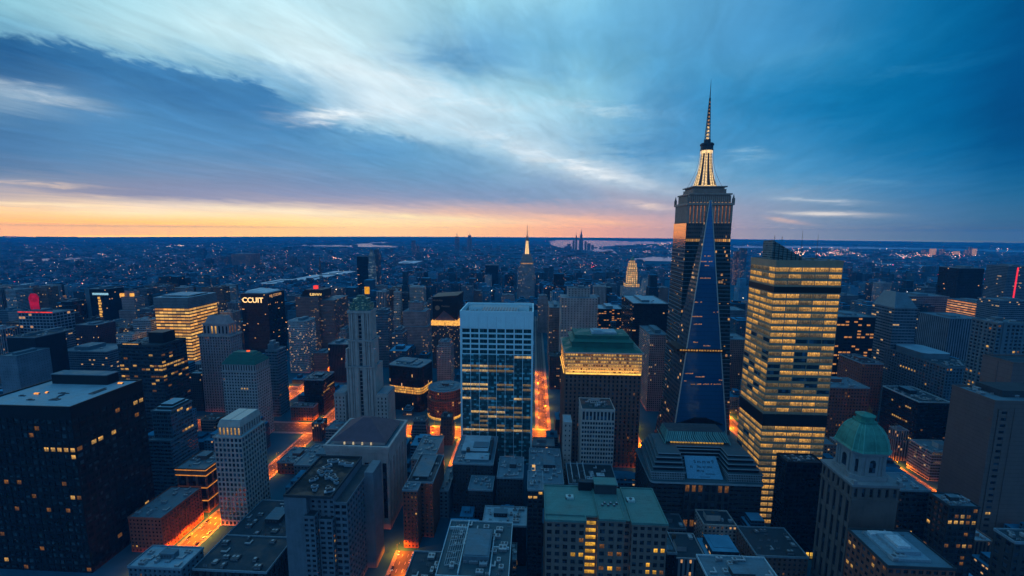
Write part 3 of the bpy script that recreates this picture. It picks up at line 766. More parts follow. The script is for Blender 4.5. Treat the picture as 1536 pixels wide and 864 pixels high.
X0, X1, Y0, Y1, Z = fplace(398, 415, 527, 640, 26)
b = Bld('residential_tower', 'slim blue grey slab close behind the green topped tower', 'residential tower', X0, X1, Y0, Y1)
b.wm = [C_STEEL]; w = b.hw
b.tier(-w, w, 0, 26, 0, Z, dict(bw=4.6, fh=4.8, wx=.9, wy=.45, r=.4, mode='span', lit=.03))
ro = b.roof(-w, w, 0, 26, Z, R_MID, 1.2, C_STEEL)
m = MB(); m.box(-w+1, 2, 5, 20, Z+.6, Z+10); m.box(-w+3, -1, 7, 16, Z+10, Z+15); m.build('penthouse', [C_STEEL], ro)
b.finish([C_STEEL], BP)

# pale deco tower
b = Bld('stone_tower', 'tall pale stone tower with one dark central strip and a green glittering crown', 'stone tower', -259, -207, 545, 582, nwin=60)
C_DECO = wall_mat('warm_deco_stone', (.47, .375, .34)); b.wm = [C_DECO]
def strip(x0, x1, y0, y1, z0, z1, dark=(-2.6, 2.6)):
    m = b.wall
    m.box(x0, x1, y0+2.2, y1, z0, z1)
    xs = [x0, x0+(dark[0]-x0)*.16, x0+(dark[0]-x0)*.42, x0+(dark[0]-x0)*.58, dark[0]-1.2, dark[0]]
    sp = [(xs[0], xs[1], 0.9), (xs[1]+.9, xs[2], .35), (xs[2]+.9, xs[3], .5), (xs[3]+.9, xs[4], 0), (xs[4], xs[5], .7)]
    for a, c, dd in sp:
        m.box(a, c, y0+dd, y0+2.3, z0, z1); m.box(-c, -a, y0+dd, y0+2.3, z0, z1)
strip(-20, 20, 4, 34, 0, 116, (-2.2, 2.2))
strip(-16.6, 16.6, 6, 30, 116, 152, (-2.2, 2.2))
strip(-15, 15, 7, 28, 152, 190, (-2.2, 2.2))
for k in range(34):
    z_ = 6+k*5.4; y_ = (4 if z_ < 112 else 6 if z_ < 148 else 7)+2.15
    b.wins.append(('F', (0, y_, z_), 4.0, 4.4, 'd', (2, 2)))
    for xx in ((-11.2, 11.2) if z_ < 112 else (-8.9, 8.9)):
        if k % 1 == 0: b.wins.append(('F', (xx, y_, z_), 1.0, 3.0, 'd', None))
for z_, x_, y0_ in ((116, 20, 4), (152, 16.6, 6)):
    b.wall.box(-x_-.7, x_+.7, y0_-.7, 33, z_-.6, z_+1.4, 0, 1, bottom=True)
b.wall.box(-16, 16, 6, 29, 190, 193.5, 0, 1, bottom=True)
for sx in (-1, 1):
    for k in range(4): b.wall.box(sx*(18.4)-1.6+k*.2, sx*18.4+1.6-k*.2, 2.6+k*.5, 12, 117.4+k*6, 123.4+k*6)
m = MB(); m.box(-13, 13, 8.5, 27, 193.5, 203, 0); m.box(-9.5, 9.5, 10.5, 25, 203, 209, 0); m.box(-5, 5, 13, 22, 209, 213, 0)
cr = m.build('crown', [facade_mat('green_mosaic', (.10, .19, .17), .62, .62, .25, (.45, 1.0, .85), .16, (.02, .08, .07), cluster=1.0)], b.root)
for p in cr.data.polygons:
    for li in p.loop_indices:
        v = cr.data.vertices[cr.data.loops[li].vertex_index].co; cr.data.uv_layers[0].data[li].uv = ((v.x+v.y)/1.6, v.z/1.6)
m = MB(); m.box(8, 14, 9.2, 11, 216, 225.5); m.build('lit_panel', [glow_mat('amber_panel', (1, .42, .03), .75, .5, .9)], b.root)
for sx, x0_, x1_ in ((-1, -37, -21.5), (1, 21.5, 37)):
    b.tier(x0_, x1_, 1, 32, 0, 76, dict(bw=4.6, fh=5.4, wx=.32, wy=.55, r=.6, lit=0.01))
    b.wall.box(x0_-.5, x1_+.5, .5, 32.5, 76, 79, 0, 1, bottom=True)
    b.wall.box(x0_+.6, x1_-.6, 1.5, 31.5, 79, 80.5, 0, 1)
b.finish([C_DECO, R_MID], GP)

# hipped hall
b = Bld('civic_hall', 'stone hall with a hipped plum coloured roof behind the grey apartment slab', 'hall', -204, -141, 390, 449, nwin=60)
b.wm = [C_BEIGE]
b.tier(-31.5, 31.5, 0, 59, 0, 82, dict(bw=9, fh=70, wx=.5, wy=.86, r=1.6, lit=0, top=6, base=6, mull=(2, 14)))
b.plain(-32.4, 32.4, -.9, 59.9, 82, 86)
ro = b.roof(-32.4, 32.4, -.9, 59.9, 86, R_MID, 1.8, C_BEIGE, .8, 1.2, 2.2)
m = MB(); m.box(-26, 26, 6, 52, 87.2, 91, 0); m.loft(rect(-28, 28, 4, 54), 91, rect(-4, 4, 27, 31), 106, 1); m.build('hipped_roof', [C_BEIGE, C_PLUM], ro)
for k in range(4):
    m = MB(); m.box(-14+k*9, -12.6+k*9, 1.5, 2.5, 89, 91.5); m.build('roof_lamp', [glow_mat('roof_lamp_cream', (1, .8, .5), .5)], ro)
b.finish([C_BEIGE], GP)

# grey apartment slab in front
b = Bld('apartment_block', 'grey apartment slab at the bottom with a dark roof full of pale machines', 'apartment block', -193, -137, 300, 362)
b.wm = [C_CONC]
Z = 93.5
b.plain(-28, -10, 0, 60, 0, Z-.5)                                   # blank end wall
b.tier(-10, 10, 5, 60, 0, Z-.5, dict(bw=5, fh=4.3, wx=.5, wy=.5, r=.6, lit=.05), faces='F')
b.tier(-11.5, -2.5, -3, 6, 0, Z-15, dict(bw=4.5, fh=4.3, wx=.62, wy=.52, r=.5, lit=.09, mull=(2, 1)))
b.roof(-11.5, -2.5, -3, 6, Z-15, R_DARK, .8, C_CONC)
b.tier(-1.5, 9.5, 1, 8, 0, Z-20, dict(bw=5.5, fh=4.3, wx=.66, wy=.55, r=.5, lit=.08, mull=(2, 1)))
b.roof(-1.5, 9.5, 1, 8, Z-20, R_DARK, .8, C_CONC)
b.tier(9.5, 20, 5, 60, 0, Z-8, dict(bw=5, fh=5.3, wx=.72, wy=.6, r=.9, lit=.02), faces='FR')
b.roof(9.5, 20, 5, 60, Z-8, R_DARK, .9, C_CONC)
b.plain(20, 28, 40, 60, 0, Z-2)                                     # white stair slab at the rear corner
ro = b.roof(-28, 10, 0, 60, Z-.5, roof_mat('black_roof', (.012, .02, .024)), 1.5, C_CHAR, .2, .5, .9)
for k in range(26):
    g_ = b.rng; m = MB(); x_, y_ = g_.uniform(-17, 6), g_.uniform(6, 52); a_ = g_.uniform(1.2, 4.2); c_ = g_.uniform(.9, 2.0); an = g_.choice((0, .5, -.4, .9))
    ca, sa = math.cos(an), math.sin(an)
    pl_ = [(x_+ca*u-sa*v, y_+sa*u+ca*v) for u, v in ((-a_, -c_), (a_, -c_), (a_, c_), (-a_, c_))]
    z0_ = Z+k*.013
    m.prism(pl_, z0_, z0_+g_.uniform(.8, 2.4), 0)
    pl2 = [(x_+(p[0]-x_)*.6, y_+(p[1]-y_)*.6) for p in pl_]; m.prism(pl2, z0_+.7, z0_+2.75+k*.01, 1)
    m.build('air_conditioner', [flat_mat('blue_grey_unit', (.24, .33, .39), .4), M_UNITD], ro)
def bal(face, a):  # balconies at the left edge
    for j in range(18):
        m = MB(); z_ = 4+j*4.3; m.box(-30.5, -28.02, 8, 13, z_, z_+.25, bottom=True); m.box(-30.5, -30.3, 8, 13, z_+.25, z_+1.2); m.box(-30.3, -28.02, 8, 8.15, z_+.25, z_+1.2); m.build('balcony', [C_CONC], b.root)
bal('L', 0)
b.finish([C_CONC], GP)

# round cornered black building with golden band, brick drum, black tower with golden crown
b = Bld('office_block', 'black round cornered office block with one golden lit storey band', 'office block', -246, -181, 676, 726, rot=R(-13), nwin=60)
b.wm = [C_BLACK]
m = MB(); P = rounded(-32, 32, 0, 48, 9); m.prism(P, 0, 30, 0, bay=2.2, fl=4); m.prism(rounded(-31.4, 31.4, .6, 47.4, 8.6), 30, 42, 1, bay=2.2, fl=4); m.prism(P, 42, 76, 0, 2, bay=2.2, fl=6, bottom=True)
m.build('wall', [facade_mat('black_fins', (.014, .016, .02), .5, .9, .01, glass=(.006, .008, .01)), facade_mat('gold_band', (.05, .04, .03), .86, .78, .95, (1, .52, .10), .95, cluster=2.0), R_DARK], b.root)
m = MB(); m.prism(rounded(-31.2, 31.2, .8, 47.2, 8.4), 76, 76.8, 0); m.box(-22, 6, 14, 38, 76.8, 80.5, 0); m.box(9, 20, 10, 30, 76.8, 79); ro = m.build('roof', [R_MID], b.root)
b.kit(ro, -26, 24, 6, 42, 76.9, 8, False)

b = Bld('brick_building', 'rounded red brick building with a lit ground floor on the bend of the bright street', 'brick building', -172, -113, 640, 690, nwin=60)
m = MB(); P = ngon(0, 28, 29, 22); m.prism(P, 0, 4.6, 2); m.prism(P, 4.6, 31, 0, bay=3.4, fl=4.4); m.prism(ngon(0, 28, 30, 22), 31, 32.4, 1, 1, bottom=True); m.prism(ngon(0, 28, 27, 22), 32.4, 46, 0, bay=3.4, fl=4.5); m.prism(ngon(0, 28, 27.8, 22), 46, 47.4, 1, 3, bottom=True)
m.build('wall', [facade_mat('red_brick_facade', (.22, .075, .05), .46, .5, .06, (1, .45, .12), .7), C_RED, lit_mat('shop_light', (1, .5, .10), 1.3), R_MID], b.root)
m = MB(); m.prism(ngon(0, 28, 22, 22), 47.4, 48.2, 0); ro = m.build('roof', [R_MID], b.root); b.wm = [C_RED]; b.kit(ro, -14, 14, 14, 42, 48.2, 9)

X0, X1, Y0, Y1, Z = fplace(648, 690, 488, 900, 50)
b = Bld('office_tower', 'brown tower with a black folded crown above a golden lit band', 'office tower', X0, X1, Y0, Y1); w = b.hw
Zb = at(668, 488, 900).z; Zt = at(668, 442, 900).z
m = MB(); m.prism(rect(-w, w, 0, 50), 0, Zb, 0, bay=2.4, fl=3.6)
m.build('wall', [facade_mat('brown_dots', (.10, .065, .06), .5, .5, .22, (1, .6, .3), .42, cluster=1.0)], b.root)
m = MB(); m.prism(rect(-w-1.4, w+1.4, -1.4, 51.4), Zb, Zb+10, 0, 0, bottom=True); m.build('lit_band', [glow_mat('gold_ring', (1, .46, .09), 1.05, .5, .25)], b.root)
m = MB(); zc = Zb+10
m.box(-w+1, w-7, 12, 40, zc, Zb+40, 2)
A_ = [(-w+1.5, 4), (w-6, 0), (w-1, 30), (-w+4, 46)]; T_ = [(-w+1, 3), (w-4, -1), (w+3, 34), (-w+4, 48)]
H_ = [Zt-6, Zt-1, Zt+3, Zt-3]
m.face([(*A_[0], zc), (-w+5, 4, zc), (*T_[0], H_[0])]); m.face([(-w+5, 4, zc), (-w+26, 2.5, zc+22), (*T_[1], H_[1]), (*T_[0], H_[0])])
m.face([(-w+26, 2.5, zc+22), (*A_[1], zc), (*T_[1], H_[1])])
m.face([(*A_[1], zc), (w-3, 14, zc+18), (*T_[2], H_[2]), (*T_[1], H_[1])]); m.face([(w-3, 14, zc+18), (*A_[2], zc), (*T_[2], H_[2])])
m.face([(*A_[2], zc), (*A_[3], zc), (*T_[3], H_[3]), (*T_[2], H_[2])]); m.face([(*A_[3], zc), (*A_[0], zc), (*T_[0], H_[0]), (*T_[3], H_[3])])
m.face([(*T_[0], H_[0]), (*T_[1], H_[1]), (*T_[2], H_[2]), (*T_[3], H_[3])], 0)
m.face([(-w+6, 3.4, zc), (w-9, 2, zc), (-w+26, 1.6, zc+21)], 1)
m.build('crown', [C_BLACK, wall_mat('plum_stone', (.12, .09, .10)), C_BROWN], b.root)
GS = flat_mat('dull_gold', (.42, .24, .13), .4, .3)
m = MB(); m.prism(ngon(0, 0, 5.2, 14), 0, .5); o = m.build('emblem', [GS], b.root); o.rotation_euler = (R(90), 0, 0); o.location = (-w+12, 2.2, Zb+38)
def sign_text(txt, parent, loc, size, mat, rz=0.0, ext=.08, rx=90):
    cu = bpy.data.curves.new('lettering', 'FONT'); cu.body = txt; cu.size = size; cu.extrude = ext; cu.align_x = 'CENTER'; cu.align_y = 'CENTER'; cu.offset = size*.012
    t = bpy.data.objects.new('lettering_curve', cu); COL.objects.link(t); bpy.context.view_layer.update()
    me = bpy.data.meshes.new_from_object(t.evaluated_get(bpy.context.evaluated_depsgraph_get())); bpy.data.objects.remove(t); me.materials.clear(); me.materials.append(mat)
    o = bpy.data.objects.new('lettering', me); COL.objects.link(o); o.parent = parent; o.location = loc; o.rotation_euler = (R(rx), 0, rz); return o
sign_text('HUUUULR', b.root, (-w+14, 1.7, Zt-13), 5.0, GS); sign_text('TIWGIIVWRN', b.root, (4, 1.2, Zt-26), 4.6, GS)
# ------------------------------------------------------------------ buildings one can tell apart: centre
# white framed tower
b = Bld('office_tower', 'white framed glass tower with a blank white top band and recessed roof, centre', 'office tower', -89, -1, 520, 583)
b.wm = [C_WHITE]
Z = 195.2
def f_w(face, i, j, n, nf, rng):
    t = nf-1-j
    if t == 0: return 'l' if i >= n-2 else 'd'
    if t in (2, 3): return ('l' if (i in (0, 2) and rng.random() < .9) else 'm' if i < 6 else 'd')
    if t in (6, 7): return 'l' if i < 3 else ('m' if rng.random() < .4 else 'd')
    p = {9: .5, 11: .55, 12: .6, 13: .7, 15: .45, 16: .5}.get(t, .08)
    return ('m' if rng.random() < .6 else 'l') if rng.random() < p else 'd'
FR = flat_mat('blue_mullion', (.34, .52, .58), .4)
b.tier(-44, 44, 0, 63, 0, 146, dict(bw=11, fh=6.1, wx=.95, wy=.50, r=.35, fn=f_w, mull=(6, 1), sm=2, pm=0, sp=.2))
b.tier(-44, 44, 0, 63, 146, 180, dict(bw=11, fh=6.8, wx=.86, wy=.70, r=.9, fn=lambda *a: 'd', mull=(2, 1)))
b.wall.box(-46, -44.02, -.6, 63, 0, 180); b.wall.box(44.02, 46, -.6, 63, 0, 180)
b.wall.box(-46, 46, -.6, 63, 180.02, Z, bottom=True)
for k in range(1, 8): b.wall.box(-46+11.5*k-.12, -46+11.5*k+.12, -.72, -.5, 180.5, Z-.3, 1, bottom=True)
ro = b.roof(-46, 46, -.6, 63, Z, R_MID, 6.2, C_WHITE, .02, .3, 1.5)
m = MB(); m.box(-40, 40, 36, 60, Z+.3, Z+4.6, 0, 1); m.box(-20, 26, 10, 34, Z+.3, Z+5, 2, 1)
for k in range(12): m.box(-19.5+k*3.8, -17.5+k*3.8, 10.5, 33.5, Z+5, Z+5.5, 2)
m.build('penthouse', [C_WHITE, R_BLUE, C_STEEL], ro); b.kit(ro, -42, -22, 4, 34, Z+.3, 4, False)
b.finish([C_WHITE, FR, glass_mat('spandrel_glass', (.04, .135, .155), .15, .7)], [glass_mat('teal_glass_pane', (.014, .062, .068), .10, .5, 1.2), lit_mat('lit_office', (1.0, .66, .30), .95, (1.1, 1.1, .4)), lit_mat('half_lit_office', (.8, .56, .28), .30, (1.6, 1.6, .4)), FR])

# green roofed building with golden storeys
b = Bld('office_building', 'brown stone block with a dark green mansard roof and golden floodlit upper storeys', 'office building', 41, 136, 520, 592)
b.wm = [C_BROWN]; w = b.hw
Z = 151
b.tier(-w, w, 0, 72, 0, Z-29, dict(bw=5.2, fh=5.2, wx=.42, wy=.6, r=.8, lit=.03, sp=.5))
b.plain(-w-.8, w+.8, -.8, 72, Z-29, Z-27.6)
def f_g(face, i, j, n, nf, rng): return 'l' if rng.random() < (.85 if j < 2 else .72) else 'm'
b.tier(-w, w, 0, 72, Z-27.6, Z-1, dict(bw=3.2, fh=4.4, wx=.78, wy=.62, r=.5, fn=f_g, mull=(2, 1), sm=1, pm=1, cm=1))
m = MB(); m.box(-w+1, w-1, -1.5, -.82, Z-27.5, Z-25.8, 0, bottom=True)
m.build('floodlight', [glow_mat('gold_flood', (1, .55, .10), 1.4, .4, .3)], b.root)
m = MB(); m.box(-w-1.5, -w-.82, 1, 71, Z-27.5, Z-25.8, 0, bottom=True)
m.build('floodlight', [glow_mat('gold_flood', (1, .55, .10), 1.4, .4, .3)], b.root)
m = MB(); m.box(-w-1.6, w+1.6, -1.6, 73, Z-1, Z+.6, 1, bottom=True); m.loft(rect(-w-1, w+1, -1, 72.5), Z+.6, rect(-w+9, w-9, 11, 62), Z+4, 0)
m.prism(rect(-w+9, w-9, 11, 62), Z+4, Z+11, 0); m.loft(rect(-w+7.5, w-7.5, 9.5, 63.5), Z+11, rect(-w+12, w-12, 15, 58), Z+13.5, 0); m.prism(rect(-w+13, w-13, 17, 56), Z+13.5, Z+18, 0)
ro = m.build('roof', [R_DGREEN, C_STONE], b.root)
m = MB(); m.box(-12, 20, 24, 46, Z+18, Z+20.5, 0); m.box(-9, 2, 28, 42, Z+20.5, Z+22, 0); m.build('penthouse', [R_BLUE], ro)
b.finish([C_BROWN, wall_mat('gold_stone', (.42, .31, .18))], GP)
for (fx, fy, rz, sx) in ((0, -3.2, 0, 88), (-w-3.2, 36, 90, 66)):
    ld = bpy.data.lights.new('flood_glow', 'AREA'); ld.shape = 'RECTANGLE'; ld.size = sx; ld.size_y = 1.0; ld.energy = 16000; ld.color = (1, .50, .10)
    lo = bpy.data.objects.new('flood_glow', ld); COL.objects.link(lo); lo.parent = b.root; lo.location = (fx, fy, Z-27)
    dv = Vector((0, .28, 1)) if rz == 0 else Vector((.28, 0, 1)); lo.rotation_euler = (-dv).to_track_quat('Z', 'X').to_euler() if False else (R(180-16), 0, 0) if rz == 0 else (R(180-16), 0, R(-90))

# white small tower in front of it
b = Bld('office_block', 'small pale tower with vertical slot windows and dark flat roof, before the green roofed building', 'office block', 54, 89, 440, 472)
b.wm = [C_STONE]; w = b.hw
b.tier(-w, w, 0, 32, 0, 98, dict(bw=2.9, fh=5.0, wx=.72, wy=.62, r=.6, lit=.01, side=dict(wx=.22, bw=6)))
b.tier(-w, w, 0, 32, 98, 110, dict(bw=3.9, fh=12, wx=.62, wy=.8, r=.7, lit=0, side=dict(wx=.2, bw=8)))
ro = b.roof(-w, w, 0, 32, 110, roof_mat('teal_black_roof', (.02, .05, .06)), 1.2, C_STONE); b.kit(ro, -14, 14, 6, 28, 110.6, 5)
b.finish([C_STONE], BP)
b = Bld('office_block', 'narrow pale stair tower left of the small slotted tower', 'office block', 36, 45, 455, 475, nwin=30)
b.wm = [C_STONE]; b.tier(-4.5, 4.5, 0, 20, 0, 88, dict(bw=4.5, fh=6, wx=.3, wy=.4, lit=.02)); b.roof(-4.5, 4.5, 0, 20, 88, R_BLUE, .8, C_STONE); b.finish([C_STONE], BP)

# foreground roofs in the middle
def low(label, X0, X1, Y0, Y1, Z, wallm, roofm, st=None, n=10, big=True, tank=False, name='low_building', cat='building', parm=None, panes=None, nwin=60, par=1.1, dark=False):
    b = Bld(name, label, cat, X0, X1, Y0, Y1, nwin=nwin); b.wm = [wallm]; w = b.hw; d = b.d
    b.tier(-w, w, 0, d, 0, Z, st or dict(bw=4, fh=4.2, wx=.45, wy=.5, r=.45, lit=.02, sp=.1, mull=(1, 2)))
    b.wall.box(-w-.35, w+.35, -.35, d+.1, Z-1.2, Z, bottom=True) if False else None
    ro = b.roof(-w, w, 0, d, Z, roofm, par, parm or flat_mat('highlight_coping', (.20, .29, .34), .5), .4, .7); b.kit(ro, -w+.8, w-.8, .8, d-.8, Z+.7, n, big, tank, dark)  # default parapet is pale: sky highlights on roof edges put into the colour
    b.finish([wallm], panes or GP); return b, ro
b, ro = low('dark brick block with a pale terraced roof directly before the white framed tower', -83, -40, 420, 481, 55, C_CHAR, R_MID, dict(bw=3.2, fh=3.7, wx=.5, wy=.5, r=.4, lit=.02), 10, tank=True)
m = MB(); m.box(-16, 14, 22, 58, 55.7, 59, 0, 1); m.box(-10, 16, 6, 20, 55.7, 58, 0, 1); m.build('penthouse', [C_STEEL, R_BLUE], ro)
m = MB(); m.box(16.6, 18, 10, 50, 55.7, 61, 0); m.build('wall_fin', [C_CHAR], ro)
low('narrow dark brick block between roofs, left of the lattice fronted block', -34, -8, 400, 440, 53, C_CHAR, R_MID, dict(bw=3.4, fh=4, wx=.42, wy=.5, lit=.01), 6)
low('small stepped annexe with a pale parapet left of the narrow dark brick block', -62, -38, 392, 416, 44, C_CHAR, R_MID, dict(bw=3, fh=3.8, wx=.6, wy=.5, lit=.02), 4, False)
b, ro = low('windowless dark block with a pale flat roof, lower centre', -43, -3.5, 350, 376, 38, C_BLACK, R_BLUE, dict(bw=6, fh=5, wx=.2, wy=.3, lit=0), 7)
low('dark block with a lattice of small windows beside the green flat roofed building', -2.5, 10.5, 338, 366, 81, C_CHAR, R_MID, dict(bw=4.2, fh=4.1, wx=.74, wy=.62, r=.6, lit=.03), 4, False)
b, ro = low('long low block with lit skylights behind the green flat roofed building', -2, 33, 400, 470, 48, C_CHAR, R_MID, None, 12)
for k in range(3):
    m = MB(); m.box(-14.6, -10.6, 8+k*9, 14.5+k*9, 48.7, 50.4, 0); m.box(-14.2, -11, 8.4+k*9, 14.1+k*9, 50.4, 50.55, 1); m.box(-14.2, -11, 7.9+k*9, 8.05+k*9, 49, 50.2, 1, bottom=True); m.build('skylight', [M_UNIT, glow_mat('skylight_glow', (1, .55, .16), .8)], ro)
b, ro = low('dark roofed block with white pipe frames behind the green flat roofed building', 38, 86, 398, 436, 50, C_RED, roof_mat('slate_roof', (.03, .04, .045)), None, 6, False)
for xx in (-20, -13, -7):
    m = MB()
    for yy in (3, 18, 34): m.tube((xx, yy, 50.7), (xx, yy, 56), .25, n=6)
    m.tube((xx, 3, 56), (xx, 34, 56), .25, n=6); m.tube((xx, 3, 53.4), (xx, 34, 53.4), .18, n=6); m.build('pipe_frame', [M_WFRAME], ro)
m = MB(); m.box(6, 14, 16, 22, 50.75, 50.95, 0); m.box(-1, 3, 14, 24, 50.75, 51.6, 1); m.build('roof_hatch', [M_WFRAME, M_UNIT], ro)
b, ro = low('low block with a blue roof, pale parapets and many ducts at the bottom edge', -62, -14, 252, 306, 73, C_CHAR, R_TEAL, dict(bw=4, fh=4.2, wx=.4, wy=.5, lit=.02), 22, False, parm=flat_mat('pale_coping', (.40, .52, .56), .5))
m = MB(); m.box(-8, 10, 12, 40, 73.7, 79, 0, 1); m.box(-7, 9, 13, 39, 79, 79.6, 1); m.build('penthouse', [C_STEEL, R_MID], ro)
m = MB(); m.box(-10, -9.2, 1, 53, 73.7, 76); m.box(11, 11.8, 1, 44, 73.7, 75.6); m.box(11.8, 23, 26, 26.8, 73.7, 75.6); m.box(-23, -10, 44, 44.8, 73.7, 76.4); m.build('parapet', [flat_mat('pale_coping', (.40, .52, .56), .5)], ro)
m = MB()
for k in range(7): m.tube((-20, 8+k*6, 75), (-11, 8+k*6+2, 75), .3); m.tube((-20+k*1.5, 8, 76), (-20+k*1.5, 46, 76), .18)
m.build('pipe_rack', [M_UNIT], ro)
low('small dark roof at the bottom edge beside the blue roofed ducts', -90, -65, 266, 300, 50, C_CHAR, R_DARK, None, 7, False)
low('narrow grey block beside the street left of the terraced roof', -96, -86, 410, 455, 30, C_CONC, R_MID, None, 3, False)

R_PATINA = roof_mat('worn_copper_roof', (.10, .235, .215), .3)
# green flat roofed building, E-shaped
b = Bld('apartment_building', 'grey apartment building with a flat green copper roof and a lit light well, bottom centre', 'apartment building', 11, 98, 285, 327)
C_BROWNSTONE = wall_mat('brown_stone', (.185, .145, .125)); b.wm = [C_BROWNSTONE]; Z = 92.5; S_ = dict(bw=5.4, fh=5.7, wx=.56, wy=.56, r=.45, lit=.26, mull=(2, 2))
def f_well(face, i, j, n, nf, rng): return 'l' if face == 'R' or (face == 'F' and i == 0 and rng.random() < .85) else 'd'
WG = lit_mat('stair_light', (1, .52, .06), 1.2, (.3, .3, .3))
b.tier(-43.5, -14.5, 0, 42, 0, Z, {**S_, 'side': dict(fn=lambda f, i, j, n, nf, r: ('l' if f == 'R' and i < 2 else 'm' if r.random() < .05 else 'd'), wx=.86, wy=.5, bw=4.4, mull=None)})
b.tier(-14.5, -5.5, 6, 42, 0, Z-2, {**S_, 'bw': 9, 'wx': .82, 'wy': .55, 'mull': (2, 1), 'fn': lambda *a: 'l'}, faces='F')
b.tier(-5.5, 13.5, 1, 42, 0, Z+1.2, {**S_, 'bw': 6.3, 'wx': .55, 'side': dict(bw=5, fn=lambda f, i, j, n, nf, r: 'l' if i < 2 and r.random() < .6 else 'd')})
b.tier(13.5, 18.5, 4, 42, 0, Z-2, {**S_, 'lit': .3}, faces='F')
b.tier(18.5, 43.5, 0, 42, 0, Z, S_)
for (x0_, x1_, y0_, z_) in ((-43.5, -14.5, 0, Z), (18.5, 43.5, 0, Z), (-5.5, 13.5, 1, Z+1.2)):
    b.wall.box(x0_-.6, x1_+.6, y0_-.6, y0_+1, z_-1.4, z_-.02, bottom=True)
ro = b.roof(-43.5, -5.5, 6, 42, Z, R_PATINA, .9, R_PATINA, .5, .7, .7)
q = MB(); q.box(-44.1, -14, -.7, 5.45, Z, Z+.66, bottom=True); q.box(-44.1, -43.4, -.7, 5.4, Z+.7, Z+1.6); q.box(-43.4, -14.7, -.7, 0, Z+.7, Z+1.6); q.box(-14.7, -14, -.7, 5.4, Z+.7, Z+1.6); q.build('roof', [R_PATINA], b.root)
q = MB(); q.box(-4.9, 14.1, .4, 41, Z+1.2, Z+2.2, bottom=True); q.box(-4.9, -4.2, .4, 41, Z+2.2, Z+2.8); q.box(13.4, 14.1, .4, 41, Z+2.2, Z+2.8); q.box(-4.2, 13.4, .4, 1.1, Z+2.2, Z+2.8); rm = q.build('roof', [R_PATINA], b.root)
b.roof(18.5, 43.5, 0, 42, Z, R_PATINA, .9, R_PATINA, .5, .7, .7); b.roof(14.8, 17.3, 3.6, 41.6, Z-.3, R_PATINA, 0, R_PATINA, .6, .7)
m = MB(); m.box(-4, 13, 31, 40, Z+2.2, Z+10, 0, 1); m.box(-4.4, 13.4, 30.6, 40.4, Z+10, Z+10.8, 1, bottom=True); m.build('penthouse', [C_CHAR, R_PATINA], rm)
m = MB(); m.box(-16, -1, 37, 41.5, Z+.7, Z+8, 0, 1); m.build('penthouse', [C_BLACK, R_DARK], ro)
for (x_, y_) in ((-24, 27), (23, 26)):
    m = MB(); m.box(x_-3, x_+3, y_-2, y_+2, Z+.7, Z+2.4, 0); m.prism(ngon(x_, y_, 1.2, 12), Z+2.4, Z+2.8, 1); m.box(x_-3.2, x_-2.4, y_-2.3, y_+2.3, Z+.75, Z+2.0, 1); m.build('air_conditioner', [flat_mat('sage_unit', (.38, .52, .50), .5), M_UNITD], ro)
for k in range(6):
    m = MB(); m.box(-1+k*2.2, .6+k*2.2, 16+(k % 2)*2.4, 17.6+(k % 2)*2.4, Z+2.2, Z+3.3, 0); m.box(-.8+k*2.2, .4+k*2.2, 16.2+(k % 2)*2.4, 17.4+(k % 2)*2.4, Z+3.3, Z+3.5, 1); m.build('air_conditioner', [M_UNITD, M_UNIT], rm)
b.finish([C_BROWNSTONE], [M_DARK, WG, M_DIM, M_FRAME])

# super-tall tower with the floodlit spire
b = Bld('skyscraper', 'tallest skyscraper with a stepped dark crown and a golden floodlit spire', 'skyscraper', 205, 288, 598, 662)
cx = b.cx; b.wm = [C_CHAR]
ZB = 301.0
def mx(x): return 208.5+(x-212.5)*.923
def lp(x0, x1, y0, y1):
    x0, x1 = mx(x0), mx(x1); return [(x0-cx, y0-598), (x1-cx, y0-598), (x1-cx, y1-598), (x0-cx, y1-598)]
P0, P1 = lp(209.5, 297, 598, 660), lp(212.5, 277.5, 601, 655)
m = MB(); m.loft(P0, 0, P1, ZB-14, 0, bay=3.2, fl=5.2)
m.prism(P1, ZB-14, ZB-9, 2, bay=2.6, fl=5, top=False); m.prism(P1, ZB-9, ZB+12, 1, bay=2.4, fl=5)
wl = m.build('wall', [facade_mat('deep_teal_curtain', (.022, .040, .046), .82, .60, .012, (1, .5, .18), .5, (.010, .032, .042), .5, 2.0), facade_mat('brown_grid', (.15, .11, .10), .5, .5, .03, (1, .5, .2), .3), facade_mat('gold_line', (.10, .07, .05), .8, .7, .95, (1, .55, .16), .7), C_CHAR], b.root)
m = MB(); nl = 52
for k in range(1, nl):
    t = k/nl; q = [(a[0]+(c[0]-a[0])*t, a[1]+(c[1]-a[1])*t) for a, c in zip(P0, P1)]
    e = .35; z_ = (ZB-14)*t
    m.prism([(q[0][0]-e, q[0][1]-e), (q[1][0]+e, q[1][1]-e), (q[2][0]+e, q[2][1]+e), (q[3][0]-e, q[3][1]+e)], z_, z_+1.1, 0, bottom=True)
m.build('floor_bands', [C_STEEL], b.root)['kind'] = 'stuff'
